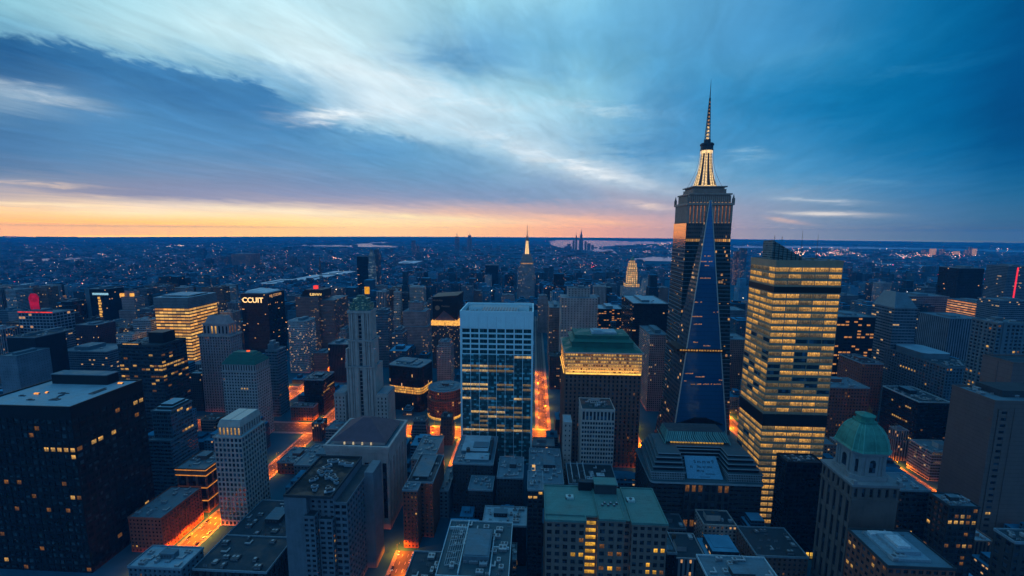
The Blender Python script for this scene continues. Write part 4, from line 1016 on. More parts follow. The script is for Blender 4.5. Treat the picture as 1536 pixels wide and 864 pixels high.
for k in range(56):   # lit windows on the two faces
    t = b.rng.uniform(.30, .98); z_ = 0; j = int(t*nl); t = (j+.6)/nl
    q = [(a[0]+(c[0]-a[0])*t, a[1]+(c[1]-a[1])*t) for a, c in zip(P0, P1)]
    z_ = (ZB-14)*t; L = b.rng.uniform(.9, 2.6); s_ = b.rng.choice((0, 0, 1)) if k < 48 else 2
    m = MB()
    if s_ == 0: u = b.rng.betavariate(1.2, 2.6) if b.rng.random() < .8 else b.rng.random(); x_ = q[0][0]+(q[1][0]-q[0][0])*u*.94+.5; m.box(x_, x_+L, q[0][1]-.12, q[0][1]+.1, z_-.5, z_+.5, bottom=True)
    elif s_ == 1: u = b.rng.random(); y_ = q[0][1]+(q[3][1]-q[0][1])*u*.9+1; m.box(q[0][0]-.12, q[0][0]+.1, y_, y_+L, z_-.5, z_+.5, bottom=True)
    else: u = b.rng.uniform(.8, .98); x_ = q[0][0]+(q[1][0]-q[0][0])*u; m.box(x_, x_+2, q[0][1]-.12, q[0][1]+.1, z_-.5, z_+.5, bottom=True)
    m.build('window', [lit_mat('lit_amber', (1, .5, .14), .75)], b.root)
# column storeys, cornices and steps
m = MB(); m.box(mx(212.5)-cx-.35, mx(212.5)-cx-.05, 3.3, 56, ZB-22, ZB+11.5, 0, bottom=True); m.build('sunset_mirror_band', [flat_mat('sunset_tinted_mirror', (.80, .34, .17), .10, .95)], b.root)  # added mirror panel, the orange of the reflected sunset put into its colour
m = MB(); q = lp(214.5, 276.5, 603, 653)
m.prism(q, ZB+12, ZB+36, 0)
def ring_cols(x0, x1, y0, y1, z0, z1, n, wdt, dep, mb, mi):
    for i in range(n+1):
        x_ = mx(x0) + (mx(x1)-mx(x0))*i/n - cx
        mb.box(x_-wdt, x_+wdt, y0-598-dep, y0-598+.1, z0, z1, mi)
    for i in range(n):
        y_ = y0 + (y1-y0)*(i+.5)/n - 598
        mb.box(mx(x0)-cx-dep, mx(x0)-cx+.1, y_-wdt, y_+wdt, z0, z1, mi); mb.box(mx(x1)-cx-.1, mx(x1)-cx+dep, y_-wdt, y_+wdt, z0, z1, mi)
ring_cols(214.5, 276.5, 603, 653, ZB+12, ZB+36, 12, 1.3, 1.7, m, 1)
m.prism(lp(211.5, 279.5, 600, 656), ZB+36, ZB+39, 1, bottom=True)
m.prism(lp(217, 275, 605, 651), ZB+39, ZB+50, 0); ring_cols(217, 275, 605, 651, ZB+39, ZB+49, 20, .7, .9, m, 1)
m.prism(lp(215, 277, 603, 653), ZB+50, ZB+52, 1, bottom=True)
m.prism(lp(222, 270, 608, 648), ZB+52, ZB+58, 0); m.prism(lp(224, 268, 610, 646), ZB+58, ZB+60.5, 1); m.prism(lp(221, 271, 607, 649), ZB+60.5, ZB+62, 1, bottom=True)
for x_, y_ in ((mx(213), 601.5), (mx(278), 601.5), (mx(213), 654), (mx(278), 654)):
    m.box(x_-cx-1.5, x_-cx+1.5, y_-598-1.5, y_-598+1.5, ZB+39, ZB+45); m.loft(ngon(x_-cx, y_-598, 1.6, 6), ZB+45, ngon(x_-cx, y_-598, .1, 6), ZB+51)
m.build('crown', [wall_mat('umber_stone', (.33, .21, .17)), wall_mat('umber_trim', (.42, .285, .23))], b.root)
UP = glow_mat('column_uplight', (1, .50, .22), .5, .6, .6)
for i in range(12):
    x_ = mx(214.5+62*(i+.5)/12)-cx
    m = MB(); m.box(x_-.7, x_+.7, 603-598-.16, 603-598+.1, ZB+13, ZB+35, 0, bottom=True); m.build('window', [lit_mat('tall_lit_window', (1, .40, .18), .34, (1, 1, .5))], b.root)
    m = MB(); m.box(x_-1, x_+1, 603-598-1.7, 603-598-.2, ZB+12.05, ZB+12.6, 0); m.box(x_-1, x_+1, 605-598-1.2, 605-598-.2, ZB+39.02, ZB+39.8, 0); m.build('floodlight', [UP], b.root)
# floodlit cone, drum and mast
scx, scy, z0 = mx(246)-cx, 628-598, ZB+62
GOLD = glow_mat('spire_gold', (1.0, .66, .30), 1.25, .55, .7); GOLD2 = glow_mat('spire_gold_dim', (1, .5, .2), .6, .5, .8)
PR = ((0, 15.2), (10, 12.2), (22, 9.8), (34, 8.1), (46, 7.0)); m = MB(); [m.loft(ngon(scx, scy, PR[q][1], 12), z0+PR[q][0], ngon(scx, scy, PR[q+1][1], 12), z0+PR[q+1][0], 0) for q in range(4)]; m.prism(ngon(scx, scy, 8.2, 14), z0+50, z0+60, 0, bottom=True); m.prism(ngon(scx, scy, 9.2, 14), z0+57, z0+59, 0, bottom=True); m.prism(ngon(scx, scy, 4.5, 12), z0+60, z0+65, 0)
sp = m.build('spire', [wall_mat('spire_dark', (.05, .055, .065), .2, .5)], b.root)
def cone_r(t):
    h_ = t*46
    for (h0_, r0_), (h1_, r1_) in zip(PR, PR[1:]):
        if h_ <= h1_+1e-6: return r0_+(r1_-r0_)*(h_-h0_)/(h1_-h0_)+.45
for k in range(8):
    a = 2*math.pi*(k+.5)/8
    m = MB(); e0, e1 = 12.9, 7.1; h = .20
    for q in range(22):
        t0, t1 = q/22, (q+.72)/22
        r0, r1 = cone_r(t0), cone_r(t1)
        for sgn, hh in ((-1, .10), (1, .10)):
            ac = a + sgn*.135
            m.face([(scx+math.cos(ac-hh)*r0, scy+math.sin(ac-hh)*r0, z0+46*t0), (scx+math.cos(ac+hh)*r0, scy+math.sin(ac+hh)*r0, z0+46*t0), (scx+math.cos(ac+hh)*r1, scy+math.sin(ac+hh)*r1, z0+46*t1), (scx+math.cos(ac-hh)*r1, scy+math.sin(ac-hh)*r1, z0+46*t1)])
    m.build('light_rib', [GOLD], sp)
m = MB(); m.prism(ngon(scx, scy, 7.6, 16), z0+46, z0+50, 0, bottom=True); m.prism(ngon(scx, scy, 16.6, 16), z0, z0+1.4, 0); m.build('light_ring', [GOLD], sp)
m = MB()
zb, zt = z0+65, z0+118
for k in range(14):
    t0, t1 = k/14, (k+1)/14; r0, r1 = 4.0*(1-t0)+.9*t0, 4.0*(1-t1)+.9*t1; za, zc_ = zb+(zt-zb)*t0, zb+(zt-zb)*t1
    for q in range(4):
        a, a2 = math.pi/4+q*math.pi/2, math.pi/4+(q+1)*math.pi/2
        A = (scx+r0*math.cos(a), scy+r0*math.sin(a), za); Bq = (scx+r1*math.cos(a), scy+r1*math.sin(a), zc_)
        A2 = (scx+r0*math.cos(a2), scy+r0*math.sin(a2), za); B2 = (scx+r1*math.cos(a2), scy+r1*math.sin(a2), zc_)
        m.tube(A, Bq, .32, n=4); m.tube(A, B2, .2, n=4); m.tube(A2, Bq, .2, n=4); m.tube(A, A2, .2, n=4)
m.tube((scx, scy, zb), (scx, scy, zt), .8, .45, n=6); m.tube((scx, scy, zt), (scx, scy, zt+27), .75, .12, n=6); m.prism(ngon(scx, scy, 1.3, 8), zt, zt+2, 0, bottom=True)
ms = m.build('mast', [M_UNITD], sp)
for k in range(11):
    t = k/11; r0 = 3.1*(1-t)+.8*t; za = zb+(zt-zb)*t
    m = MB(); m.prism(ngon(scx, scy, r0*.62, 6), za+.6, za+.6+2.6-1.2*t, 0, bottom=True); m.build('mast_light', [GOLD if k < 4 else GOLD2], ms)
for q in range(8):
    a = math.pi/8+q*math.pi/4; m = MB(); pts = []
    for s_ in range(7):
        t = s_/6; rr = 23*(1-t)+8.6*t - 5.5*math.sin(math.pi*t)*.8; pts.append((scx+rr*math.cos(a), scy+rr*math.sin(a)*.9, z0+52*t))
    for s_ in range(6): m.tube(pts[s_], pts[s_+1], .26, n=4)
    m.build('stay_cable', [flat_mat('pale_cable', (.4, .42, .45), .4, .3)], sp)

# blue glass wedge in front of it
b = Bld('glass_tower', 'slim blue glass wedge tower tapering to a point before the tallest skyscraper', 'glass tower', 176, 252, 520, 578)
cx = b.cx; b.wm = [C_STEEL]
ap = at(1066, 300, 562); bl = at(1011, 645, 521); br = at(1089, 645, 521)
A = Vector((ap.x-cx, 562-520, ap.z)); zq = bl.z
Lq = Vector((bl.x-cx, 1, zq)); Rq = Vector((br.x-cx, 1, zq))
def ext(p, z): t = (A.z-z)/(A.z-p.z); return A+(p-A)*t
L0, R0 = ext(Lq, 0), ext(Rq, 0); LB, RB = Vector((L0.x-4, 56, 0)), Vector((R0.x+3, 56, 0)); AB = A+Vector((0, 2.2, 0)); dA = .9
def bands(P, Q, n, m, mi):
    """one face cut into storeys, each a little proud of the next"""
    for k in range(n):
        t0, t1 = k/n, (k+1)/n
        m.face([P[0].lerp(P[1], t0), Q[0].lerp(Q[1], t0), Q[0].lerp(Q[1], t1), P[0].lerp(P[1], t1)], mi, [(0, k), (20, k), (20, k+1), (0, k+1)])
m = MB(); AL_, AR_ = A-Vector((dA, 0, 0)), A+Vector((dA, 0, 0)); BL_, BR_ = AB-Vector((dA, 0, 0)), AB+Vector((dA, 0, 0))
m.face([L0, R0, AR_, AL_], 0, [(0, 0), (18, 0), (9.2, 64), (8.8, 64)]); m.face([R0, RB, BR_, AR_], 1, [(0, 0), (14, 0), (1, 64), (0, 64)])
m.face([LB, L0, AL_, BL_], 1, [(0, 0), (14, 0), (14, 64), (13, 64)]); m.face([RB, LB, BL_, BR_], 1); m.face([AL_, AR_, BR_, BL_], 1)
def wedge_glass():
    m_, g_ = new_mat('wedge_blue_glass'); uv = g_.new('ShaderNodeUVMap').outputs[0]; u, v, _ = g_.sep(uv)
    ln = g_.math('LESS_THAN', g_.math('FRACT', v), .16); ln2 = g_.math('LESS_THAN', g_.math('FRACT', g_.math('MULTIPLY', u, 1.0)), .05)
    k = g_.math('MAXIMUM', ln, g_.math('MULTIPLY', ln2, .5)); pos = g_.new('ShaderNodeNewGeometry').outputs['Position']
    c = g_.mix(g_.math('MULTIPLY', k, .55), (.016, .13, .30, 1), (.008, .06, .15, 1)); n_ = g_.noise(pos, .03, 4, .6); c = g_.mix(g_.maprange(n_, .35, .65, 0, .45), c, (.025, .17, .36, 1))
    p = princ(g_, c, .12, .5, .35); out(m_, g_, p.outputs[0]); return m_
m.build('wall', [wedge_glass(), facade_mat('wedge_side', (.05, .07, .085), .7, .5, .16, (1, .55, .22), .55, (.015, .03, .05))], b.root)
EDG = wall_mat('pale_edge', (.52, .50, .46), .1, .4)
for P, Q in ((L0, AL_), (R0, AR_)):
    m = MB(); m.tube(P+Vector((0, -.3, 0)), Q+Vector((0, -.3, 0)), .95, .5, n=4); m.build('edge_trim', [EDG], b.root)
nrm = (R0-L0).cross(AL_-L0).normalized()
def on_front(px_, py_):
    d = ray(px_, py_); o = Vector((-cx, -520, CAM_H)); t = (L0-o).dot(nrm)/d.dot(nrm); return o+d*t
for (x0_, x1_, y_) in ((1054, 1066, 385), (1051, 1060, 393), (1063, 1069, 393), (1057, 1064, 399), (1050, 1066, 418), (1040, 1053, 454), (1070, 1078, 469), (1038, 1056, 475.5), (1038, 1053, 487), (1028, 1040, 561), (1043, 1057, 566), (1036, 1082, 577), (1026, 1030, 572), (1078, 1084, 571), (1040, 1047, 514), (1055, 1066, 519.5)):
    p, q = on_front(x0_, y_), on_front(x1_, y_); up = (AL_-L0).normalized(); h = 1.5
    m = MB(); n_ = max(2, int((x1_-x0_)/2.2)); o_ = nrm*.15*(-1 if nrm.y > 0 else 1)
    for i in range(n_):
        if b.rng.random() < .15: continue
        a_, c_ = p.lerp(q, i/n_), p.lerp(q, (i+.78)/n_); hh = h*b.rng.uniform(.55, 1)
        m.face([a_+o_, c_+o_, c_+o_+up*hh, a_+o_+up*hh])
    m.build('window_strip', [lit_mat('lit_peach', (1, .46, .22), .62, (2, 2, .5))], b.root)
pa, pb = on_front(1018, 525), on_front(1085, 525)
m = MB(); m.box(pa.x-2.5, pb.x+2.5, min(pa.y, pb.y)-1.6, 54, pa.z-2, pa.z+2, 0, bottom=True)
m.build('belt_storey', [C_BLACK], b.root)
m = MB()
for i in range(16): m.box(pa.x+1+i*(pb.x-pa.x-2)/16, pa.x+1+(i+.7)*(pb.x-pa.x-2)/16, min(pa.y, pb.y)-1.75, min(pa.y, pb.y)-1.5, pa.z-.7, pa.z+1.2, 0, bottom=True)
m.build('window_strip', [lit_mat('lit_amber', (1, .5, .14), .75)], b.root)
pl_ = on_front(1050, 633); m = MB()
for k in range(7):
    hw_ = 27-abs(k-3)*0-k*3.2; m.box(pl_.x-hw_, pl_.x+hw_, pl_.y-2.4+k*.2, pl_.y+10, pl_.z-2+k*1.1, pl_.z-1+k*1.1, 0)
m.build('arched_canopy', [C_BLACK], b.root)

# terraced podium building
b = Bld('terraced_building', 'dark stone building with curved roof terraces, a green lantern hall and a big blue sign', 'terraced building', 119, 226, 400, 462)
b.wm = [C_CHAR]; w = b.hw
b.tier(-w, w, 0, 62, 0, 55.5, dict(bw=5.4, fh=4.6, wx=.86, wy=.42, r=.6, mode='span', lit=.012))
b.tier(-22, 22, -2.5, 4, 0, 55.5, dict(bw=6.2, fh=9, wx=.62, wy=.78, r=.7, fn=lambda f, i, j, n, nf, r: 'm' if j in (1, nf-1) and r.random() < .8 else 'd', mull=(3, 5)))
M_SLAT = facade_mat('terrace_slats', (.26, .33, .36), .5, .62, .0, glass=(.01, .015, .02))
m = MB(); z_ = 55.5
m.prism(rounded(-w-1.5, w+1.5, -2.8, 63, 4), 55.5, 57.5, 1, 2, bottom=True)
steps = [(0, 8.5), (2.5, 4), (4.5, 4), (6.5, 4), (9, 3)]; z_ = 57.5
for k, (i_, h_) in enumerate(steps):
    m.prism([(-w+i_, 1+i_), (-21-i_*.3, 1+i_), (-21-i_*.3, 26), (21+i_*.3, 26), (21+i_*.3, 1+i_), (w-i_, 1+i_), (w-i_-3, 60-i_), (-w+i_+5, 60-i_)], z_, z_+h_-1, 0 if k == 0 else 3, 2, bay=1.6, fl=2.8)
    m.prism([(-w+i_-.8, .2+i_), (-20.2-i_*.3, .2+i_), (-20.2-i_*.3, 25.2), (20.2+i_*.3, 25.2), (20.2+i_*.3, .2+i_), (w-i_+.8, .2+i_), (w-i_-2, 61-i_), (-w+i_+4, 61-i_)], z_+h_-1, z_+h_, 1, 2, bottom=True)
    z_ += h_
ro = m.build('roof_terrace', [M_SLAT, wall_mat('terrace_edge', (.30, .38, .42), .2, .5), R_TEAL, C_BLACK], b.root)
b.finish([C_CHAR], GP)
m = MB(); sz = 58.1
m.face([(-17.5, 3, sz), (17.5, 3, sz), (15.8, 20, sz+15), (-15.8, 20, sz+15)], 0); m.face([(17.5, 3.4, sz-.4), (-17.5, 3.4, sz-.4), (-15.8, 20.6, sz+14.8), (15.8, 20.6, sz+14.8)], 1)
m.face([(-17.5, 3.4, sz-.4), (-17.5, 3, sz), (-15.8, 20, sz+15), (-15.8, 20.6, sz+14.8)], 1); m.face([(17.5, 3, sz), (17.5, 3.4, sz-.4), (15.8, 20.6, sz+14.8), (15.8, 20, sz+15)], 1); m.face([(-15.8, 20, sz+15), (15.8, 20, sz+15), (15.8, 20.6, sz+14.8), (-15.8, 20.6, sz+14.8)], 1)
for sx in (-13, 0, 13): m.tube((sx, 20, 57.5), (sx, 18, sz+13), .3, m=1)
sg = m.build('sign_board', [flat_mat('sign_blue', (.10, .29, .42), .5), M_UNITD], b.root)
rx_ = math.degrees(math.atan2(15, 17)); INK = flat_mat('sign_ink', (.012, .03, .05), .6)
def board(u, v): return (u, 3+17*v-.12, sz+15*v+.12)
sign_text('S m m w 9', sg, board(2.5, .74), 4.6, INK, 0, .03, rx_); sign_text('Stu uy cms', sg, board(2, .52), 3.4, INK, 0, .03, rx_); sign_text('n', sg, board(-11, .52), 5.2, INK, 0, .03, rx_)
sign_text('Mh bs', sg, board(-3, .34), 3.0, INK, 0, .03, rx_); sign_text('cmmrmns', sg, board(6, .22), 2.2, INK, 0, .03, rx_); sign_text('mmm mims', sg, board(0, .09), 2.0, flat_mat('sign_ink_pale', (.05, .17, .26), .6), 0, .03, rx_)
# lantern hall
zt_ = z_; m = MB(); m.prism(rect(-28, 28, 30, 54), zt_, zt_+3.4, 1)
m.loft([(-33, 27), (33, 27), (31, 56), (-31, 56)], zt_+3.4, [(-28.5, 34), (28.5, 34), (28.5, 54), (-28.5, 54)], zt_+11.5, 0, 2, bay=2.4, fl=9)
ln = m.build('lantern_hall', [facade_mat('green_ribs', (.16, .33, .30), .62, .9, 0, glass=(.02, .07, .07), vert=True), C_BLACK, R_DARK], b.root)
for i in range(18):
    m = MB(); x_ = -27+i*3.05; m.box(x_, x_+2.4, 29.7, 30.02, zt_+.5, zt_+2.9, 0, bottom=True); m.build('window', [lit_mat('lit_mosaic', (1, .58, .12), .85, (1.4, 1.4, 1.6))], ln)
for sx in (-33.4, 33.4):
    m = MB(); m.tube((sx, 26.6, zt_+1), (sx*.87, 34, zt_+13), .5, n=5); m.tube((sx, 26.6, zt_+1), (sx, 56, zt_+3), .4, n=5); m.build('lantern_rib', [R_GREEN], ln)
# ------------------------------------------------------------------ buildings one can tell apart: right
b = Bld('office_tower', 'golden lit glass tower with a slanted fin on its roof, right of the tallest skyscraper', 'office tower', 232, 294, 420, 468)
C_GOLDS = wall_mat('grey_gold_skin', (.34, .255, .17), .2, .5); b.wm = [C_GOLDS]; w = b.hw
Z = 272
def f_al(face, i, j, n, nf, rng):
    t = nf-1-j
    if t in (3, 23, 24): return 'd'
    if t < 2: p = .75
    elif t < 11: p = .72
    elif t < 20: p = .38
    else: p = .68
    q = rng.random()
    return 'l' if q < p else 'm' if q < p+.28 else 'd'
b.tier(-w, w, 0, 48, 0, Z-3.6, dict(bw=13, fh=6.45, wx=.955, wy=.62, r=.5, mode='span', fn=f_al, mull=(6, 2), side=dict(bw=12.4)))
b.plain(-w, w, 0, 48, Z-3.58, Z)
for (za, zb_) in ((Z-3.6-6.45*4, Z-3.6-6.45*3), (Z-3.6-6.45*25, Z-3.6-6.45*23)):
    b.wall.box(-w-.25, w+.25, -.25, 48, za+.3, zb_-.3, 1, bottom=True)
ro = b.roof(-w, w, 0, 48, Z, R_DARK, 1.6, C_GOLDS); b.kit(ro, 0, w-2, 6, 40, Z+.6, 10, False)
m = MB(); a0, a1 = -w+4, -w+33; y0_, y1_ = 16, 34; h0, h1 = 21, 4
m.face([(a0, y0_, Z+.6), (a1, y0_, Z+.6), (a1, y0_, Z+h1), (a0, y0_, Z+h0)], 0, [(0, 0), (8, 0), (8, 3), (0, 9)])
m.face([(a0, y1_, Z+.6), (a0, y0_, Z+.6), (a0, y0_, Z+h0), (a0, y1_, Z+h0-1)], 0, [(0, 0), (6, 0), (6, 9), (0, 9)])
m.face([(a1, y0_, Z+.6), (a1, y1_, Z+.6), (a1, y1_, Z+h1), (a1, y0_, Z+h1)], 0); m.face([(a1, y1_, Z+.6), (a0, y1_, Z+.6), (a0, y1_, Z+h0-1), (a1, y1_, Z+h1)], 0)
m.face([(a0, y0_, Z+h0), (a1, y0_, Z+h1), (a1, y1_, Z+h1), (a0, y1_, Z+h0-1)], 1)
for k in range(7): t = (k+.5)/7; x_ = a0+(a1-a0)*t; m.box(x_-.3, x_+.3, y0_-.35, y0_+.1, Z+.6, Z+h0+(h1-h0)*t-.3, 2)
fin = m.build('roof_fin', [facade_mat('fin_stripes', (.17, .22, .22), .96, .6, 0, glass=(.04, .08, .09)), C_STEEL, C_CHAR], ro)
for (x_, y_, za, h, r_) in ((a0+.6, 15, Z+h0, 5, .2), (a0+9, 17, Z+20, 5, .2), (9, 30, Z+.6, 30, .32), (11.5, 32, Z+.6, 17, .2), (27, 34, Z+.6, 26, .3)):
    m = MB(); m.tube((x_, y_, za-1), (x_, y_, za+h), r_, .1, n=5)
    for k in range(4): m.tube((x_-.9+k*.1, y_, za+h*(.3+.16*k)), (x_+.9-k*.1, y_, za+h*(.3+.16*k)), .09, n=4)
    m.build('antenna', [M_UNITD], ro)
m = MB()
for k in range(9): m.tube((26+(k % 3)*1.2, 33, Z+.6), (27, 34, Z+9), .1, n=4)
m.build('antenna_frame', [M_UNITD], ro)
b.finish([C_GOLDS, C_BLACK], [M_BLUE, lit_mat('gold_office', (1.0, .52, .145), .95, (1.2, 1.2, .55)), lit_mat('dusky_office', (.66, .50, .30), .30, (1.3, 1.3, .6)), M_FRAME])

b = Bld('office_block', 'plain black block with a gold lit ground floor, right of the golden tower', 'office block', 230, 262, 372, 388, nwin=80)
b.wm = [C_BLACK]; w = b.hw
b.tier(-w, w, 0, 16, 8, 94, dict(bw=4.5, fh=4.4, wx=.8, wy=.6, r=.3, lit=0)); b.tier(-w, w, .5, 15.5, 0, 8, dict(bw=3.4, fh=7.6, wx=.8, wy=.8, r=.4, fn=lambda *a: 'l', mull=(2, 3)))
ro = b.roof(-w, w, 0, 16, 94, R_DARK, 1.4, C_BLACK); b.kit(ro, -14, 14, 2, 14, 94.6, 5, False, dark=True)
b.finish([C_BLACK], [glass_mat('black_glass', (.006, .008, .011), .15, .18), lit_mat('gold_lobby', (1, .6, .1), 1.1), M_DIM, M_FRAME])

# green domed tower
b = Bld('domed_tower', 'grey stone tower topped by a green copper dome on a columned drum, lower right', 'domed tower', 235.5, 268.5, 303, 336)
C_DOMED = wall_mat('warm_grey_stone', (.12, .10, .092)); b.wm = [C_DOMED]; w = b.hw; Z = 117
b.tier(-w, w, 0, 33, 0, Z-12, dict(bw=5.8, fh=10.5, wx=.36, wy=.8, r=.9, lit=0, sp=.4, mull=(2, 6), side=dict(bw=6.6, wx=.46, fh=20)), faces='L')
b.tier(-w+12, w-12, -.5, 1, 0, Z-13, dict(bw=4.5, fh=9, wx=.3, wy=.4, r=.4, lit=0), faces='F') if False else None
b.plain(-w-.5, w+.5, -.5, 33.3, Z-12, Z-10.6)
b.tier(-w, w, 0, 33, Z-10.6, Z-1, dict(bw=5.2, fh=9, wx=.42, wy=.7, r=1.0, lit=0, mull=(1, 3)))
for k, (e, h) in enumerate(((.5, .8), (1.1, .9), (1.7, .9))): b.wall.box(-w-e, w+e, -e, 33+e*.5, Z-1+k*.95, Z-1+k*.95+h, 1, bottom=True)
for sx in (-1, 1): b.wall.box(sx*(w-.6)-1.3, sx*(w-.6)+1.3, -1.6, 1.0, Z+1.85, Z+4.4, 1)
m = MB(); dz = Z+1.9; dx, dy = -.5, 16.5
sq = lambda r, c=.32: [(dx-r+c*r, dy-r), (dx+r-c*r, dy-r), (dx+r, dy-r+c*r), (dx+r, dy+r-c*r), (dx+r-c*r, dy+r), (dx-r+c*r, dy+r), (dx-r, dy+r-c*r), (dx-r, dy-r+c*r)]
m.prism(sq(13.8), dz, dz+3.4, 0); m.prism(sq(11.8), dz+3.4, dz+19, 0)
for i in range(8):
    p, q = sq(11.8)[i], sq(11.8)[(i+1) % 8]
    for t in (.04, .2, .8, .96):
        x_, y_ = p[0]+(q[0]-p[0])*t, p[1]+(q[1]-p[1])*t; m.tube((x_, y_, dz+3.4), (x_, y_, dz+18.4), .8, .7, n=8)
m.prism(sq(13.0), dz+19, dz+20.4, 0, bottom=True); m.prism(sq(14.0), dz+20.4, dz+21.6, 0, bottom=True)
dr = m.build('drum', [wall_mat('grey_marble', (.22, .24, .25), .2)], b.root)
for i in (0, 7, 1, 6):
    p, q = sq(11.8)[i], sq(11.8)[(i+1) % 8]; mx, my = (p[0]+q[0])/2, (p[1]+q[1])/2; nx, ny = mx-dx, my-dy; L = math.hypot(nx, ny); nx /= L; ny /= L; tx, ty = -ny, nx
    m = MB(); pts = []
    for (u, v) in ((-2.2, 0), (2.2, 0), (2.2, 7.4), (1.6, 9.2), (0, 10), (-1.6, 9.2), (-2.2, 7.4)): pts.append((mx+nx*.12+tx*u, my+ny*.12+ty*u, dz+5.6+v))
    m.face(pts, 0); m.build('arched_window', [M_DARK], dr)
m = MB(); prof = [(14.4, 21.6), (13.4, 23.0), (12.9, 26.0), (12.0, 30.0), (10.4, 34.6), (8.2, 38.2), (5.8, 40.6)]
for (r0, z0_), (r1, z1_) in zip(prof, prof[1:]): m.loft(sq(r0), dz+z0_, sq(r1), dz+z1_, 0, top=False)
m.prism(sq(6.2), dz+40.4, dz+41.8, 0, bottom=True); m.prism(sq(4.8, .45), dz+41.8, dz+45.2, 0); m.prism(sq(5.6, .45), dz+45.2, dz+46, 0, bottom=True); m.loft(sq(5.0, .45), dz+46, sq(.4, .45), dz+48, 0)
do = m.build('dome', [C_TEALC], b.root)
m = MB()
for i in range(8):
    for (r0, z0_), (r1, z1_) in zip(prof, prof[1:]):
        for f in (0.0, .5):
            P_, Q_ = sq(r0), sq(r1); a = Vector((*P_[i], dz+z0_)).lerp(Vector((*P_[(i+1) % 8], dz+z0_)), f); c = Vector((*Q_[i], dz+z1_)).lerp(Vector((*Q_[(i+1) % 8], dz+z1_)), f); m.tube(a, c, .32 if f == 0 else .15, n=4)
m.build('dome_rib', [wall_mat('pale_copper', (.10, .38, .31), .15)], do)['kind'] = 'stuff'
m = MB()
for k in range(3): m.tube((dx+1.5+k*.9, dy, dz+45.5), (dx+2.2+k*.9, dy, dz+53-k*1.8), .16, n=4)
m.tube((dx+1, dy, dz+50), (dx+5, dy, dz+50), .12, n=4); m.build('finial', [flat_mat('brass', (.35, .2, .06), .4, .6)], do)
b.finish([C_DOMED, wall_mat('grey_marble', (.22, .24, .25), .2)], GP)

b, ro = low('blue roofed block with a stepped plinth of pale panels, bottom right', 226, 267, 256, 290, 90.5, C_RED, R_MID, dict(bw=4.4, fh=5, wx=.62, wy=.5, r=.5, lit=.25, mull=(2, 2)), 3, False, parm=C_CHAR)
m = MB(); m.box(-13, 10, 5, 31, 91.25, 92.9, 0); m.box(-8, 7, 9, 26, 92.9, 95.1, 0); m.box(-5, 3, 12, 23, 95.1, 96.7, 1); m.box(-11, 5, 26.5, 30, 92.9, 94.1, 1); m.build('penthouse', [flat_mat('plinth', (.20, .30, .36), .5), flat_mat('pale_unit', (.50, .56, .60), .4)], ro)
low('dark block with scattered lit windows and a recessed roof court, right of the domed tower', 324, 346, 322, 339, 90, C_CHAR, R_MID, dict(bw=4.6, fh=5, wx=.72, wy=.6, r=.5, lit=.6, mull=(2, 1)), 4, True, parm=C_CHAR)
low('lower dark block with a plain grey roof behind the domed tower', 311, 335, 350, 376, 85, C_CHAR, R_MID, dict(bw=5, fh=5, wx=.8, wy=.55, r=.5, lit=.12), 3, False)
b = Bld('tower_block', 'windowless tan panel slab with a narrow window column, right edge', 'tower block', 428.6, 494, 400, 441, nwin=80)
b.wm = [C_TAN]; w = b.hw
b.plain(-w, w, 0, 41, 0, 145)
b.tier(-w+4, -w+14, -.7, 1, 0, 139, dict(bw=10, fh=6.2, wx=.5, wy=.42, r=.5, lit=.02), faces='F'); b.wall.box(-w+18, -w+19, -.5, .2, 0, 141)
ro = b.roof(-w, w, 0, 41, 145, R_MID, 2.0, C_TAN); b.kit(ro, -w+3, w-6, 5, 38, 145.6, 6)
m = MB(); m.box(-w+20, w-2, 14, 39, 145.6, 152, 0); m.build('penthouse', [C_CHAR], ro)
b.finish([C_TAN], GP)
b = Bld('tower_block', 'blank brown slab rising behind the tan panel slab at the right edge', 'tower block', 496, 545, 452, 482, nwin=10)
b.wm = [C_TAN]; w = b.hw; b.plain(-w, w, 0, 30, 0, 167); b.wall.box(-w-.3, -w+.2, 14, 15, 0, 165); b.roof(-w, w, 0, 30, 167, R_DARK, 1.5, C_TAN)
b.wins = [('F', (-w+6+k*8, 0.0, 20+j*9), 3, 3, 'd', None) for k in range(5) for j in range(15)]; b.finish([wall_mat('brown_panel', (.16, .125, .12), .16, joints=5.0)], GP)
low('dark block with a pale edged roof and one lit band, behind the domed tower', 506, 545, 560, 618, 81, C_BLACK, R_DARK, dict(bw=3.2, fh=5.0, wx=.86, wy=.5, r=.5, lit=.10, mull=(2, 1)), 10, True, parm=flat_mat('pale_coping', (.40, .52, .56), .5), nwin=90)
X0, X1, Y0, Y1, Z = fplace(1420, 1480, 553, 620, 108)
b = Bld('office_block', 'wide lattice fronted low block with scattered lit cells, right side', 'office block', X0, X1, Y0, Y1, nwin=100); b.wm = [C_STEEL]; w = b.hw
b.tier(-w, w, 0, 108, 0, Z, dict(bw=4.6, fh=4.6, wx=.66, wy=.66, r=1.0, lit=.06, side=dict(bw=5.2)))
ro = b.roof(-w, w, 0, 108, Z, R_DARK, 1.6, C_STEEL); b.kit(ro, -w+2, w-2, 4, 40, Z+.6, 9, False)
m = MB(); m.prism(rounded(-w+6, w-6, 44, 100, 8), Z+.6, Z+9, 0, 1); m.build('penthouse', [C_STEEL, R_BLUE], ro); b.finish([C_STEEL], BP)
X0, X1, Y0, Y1, Z = fplace(1497, 1545, 487, 520, 30)
b = Bld('residential_tower', 'balconied blue grey apartment tower at the right edge', 'residential tower', X0, X1, Y0, Y1, nwin=90); b.wm = [C_STEEL]; w = b.hw
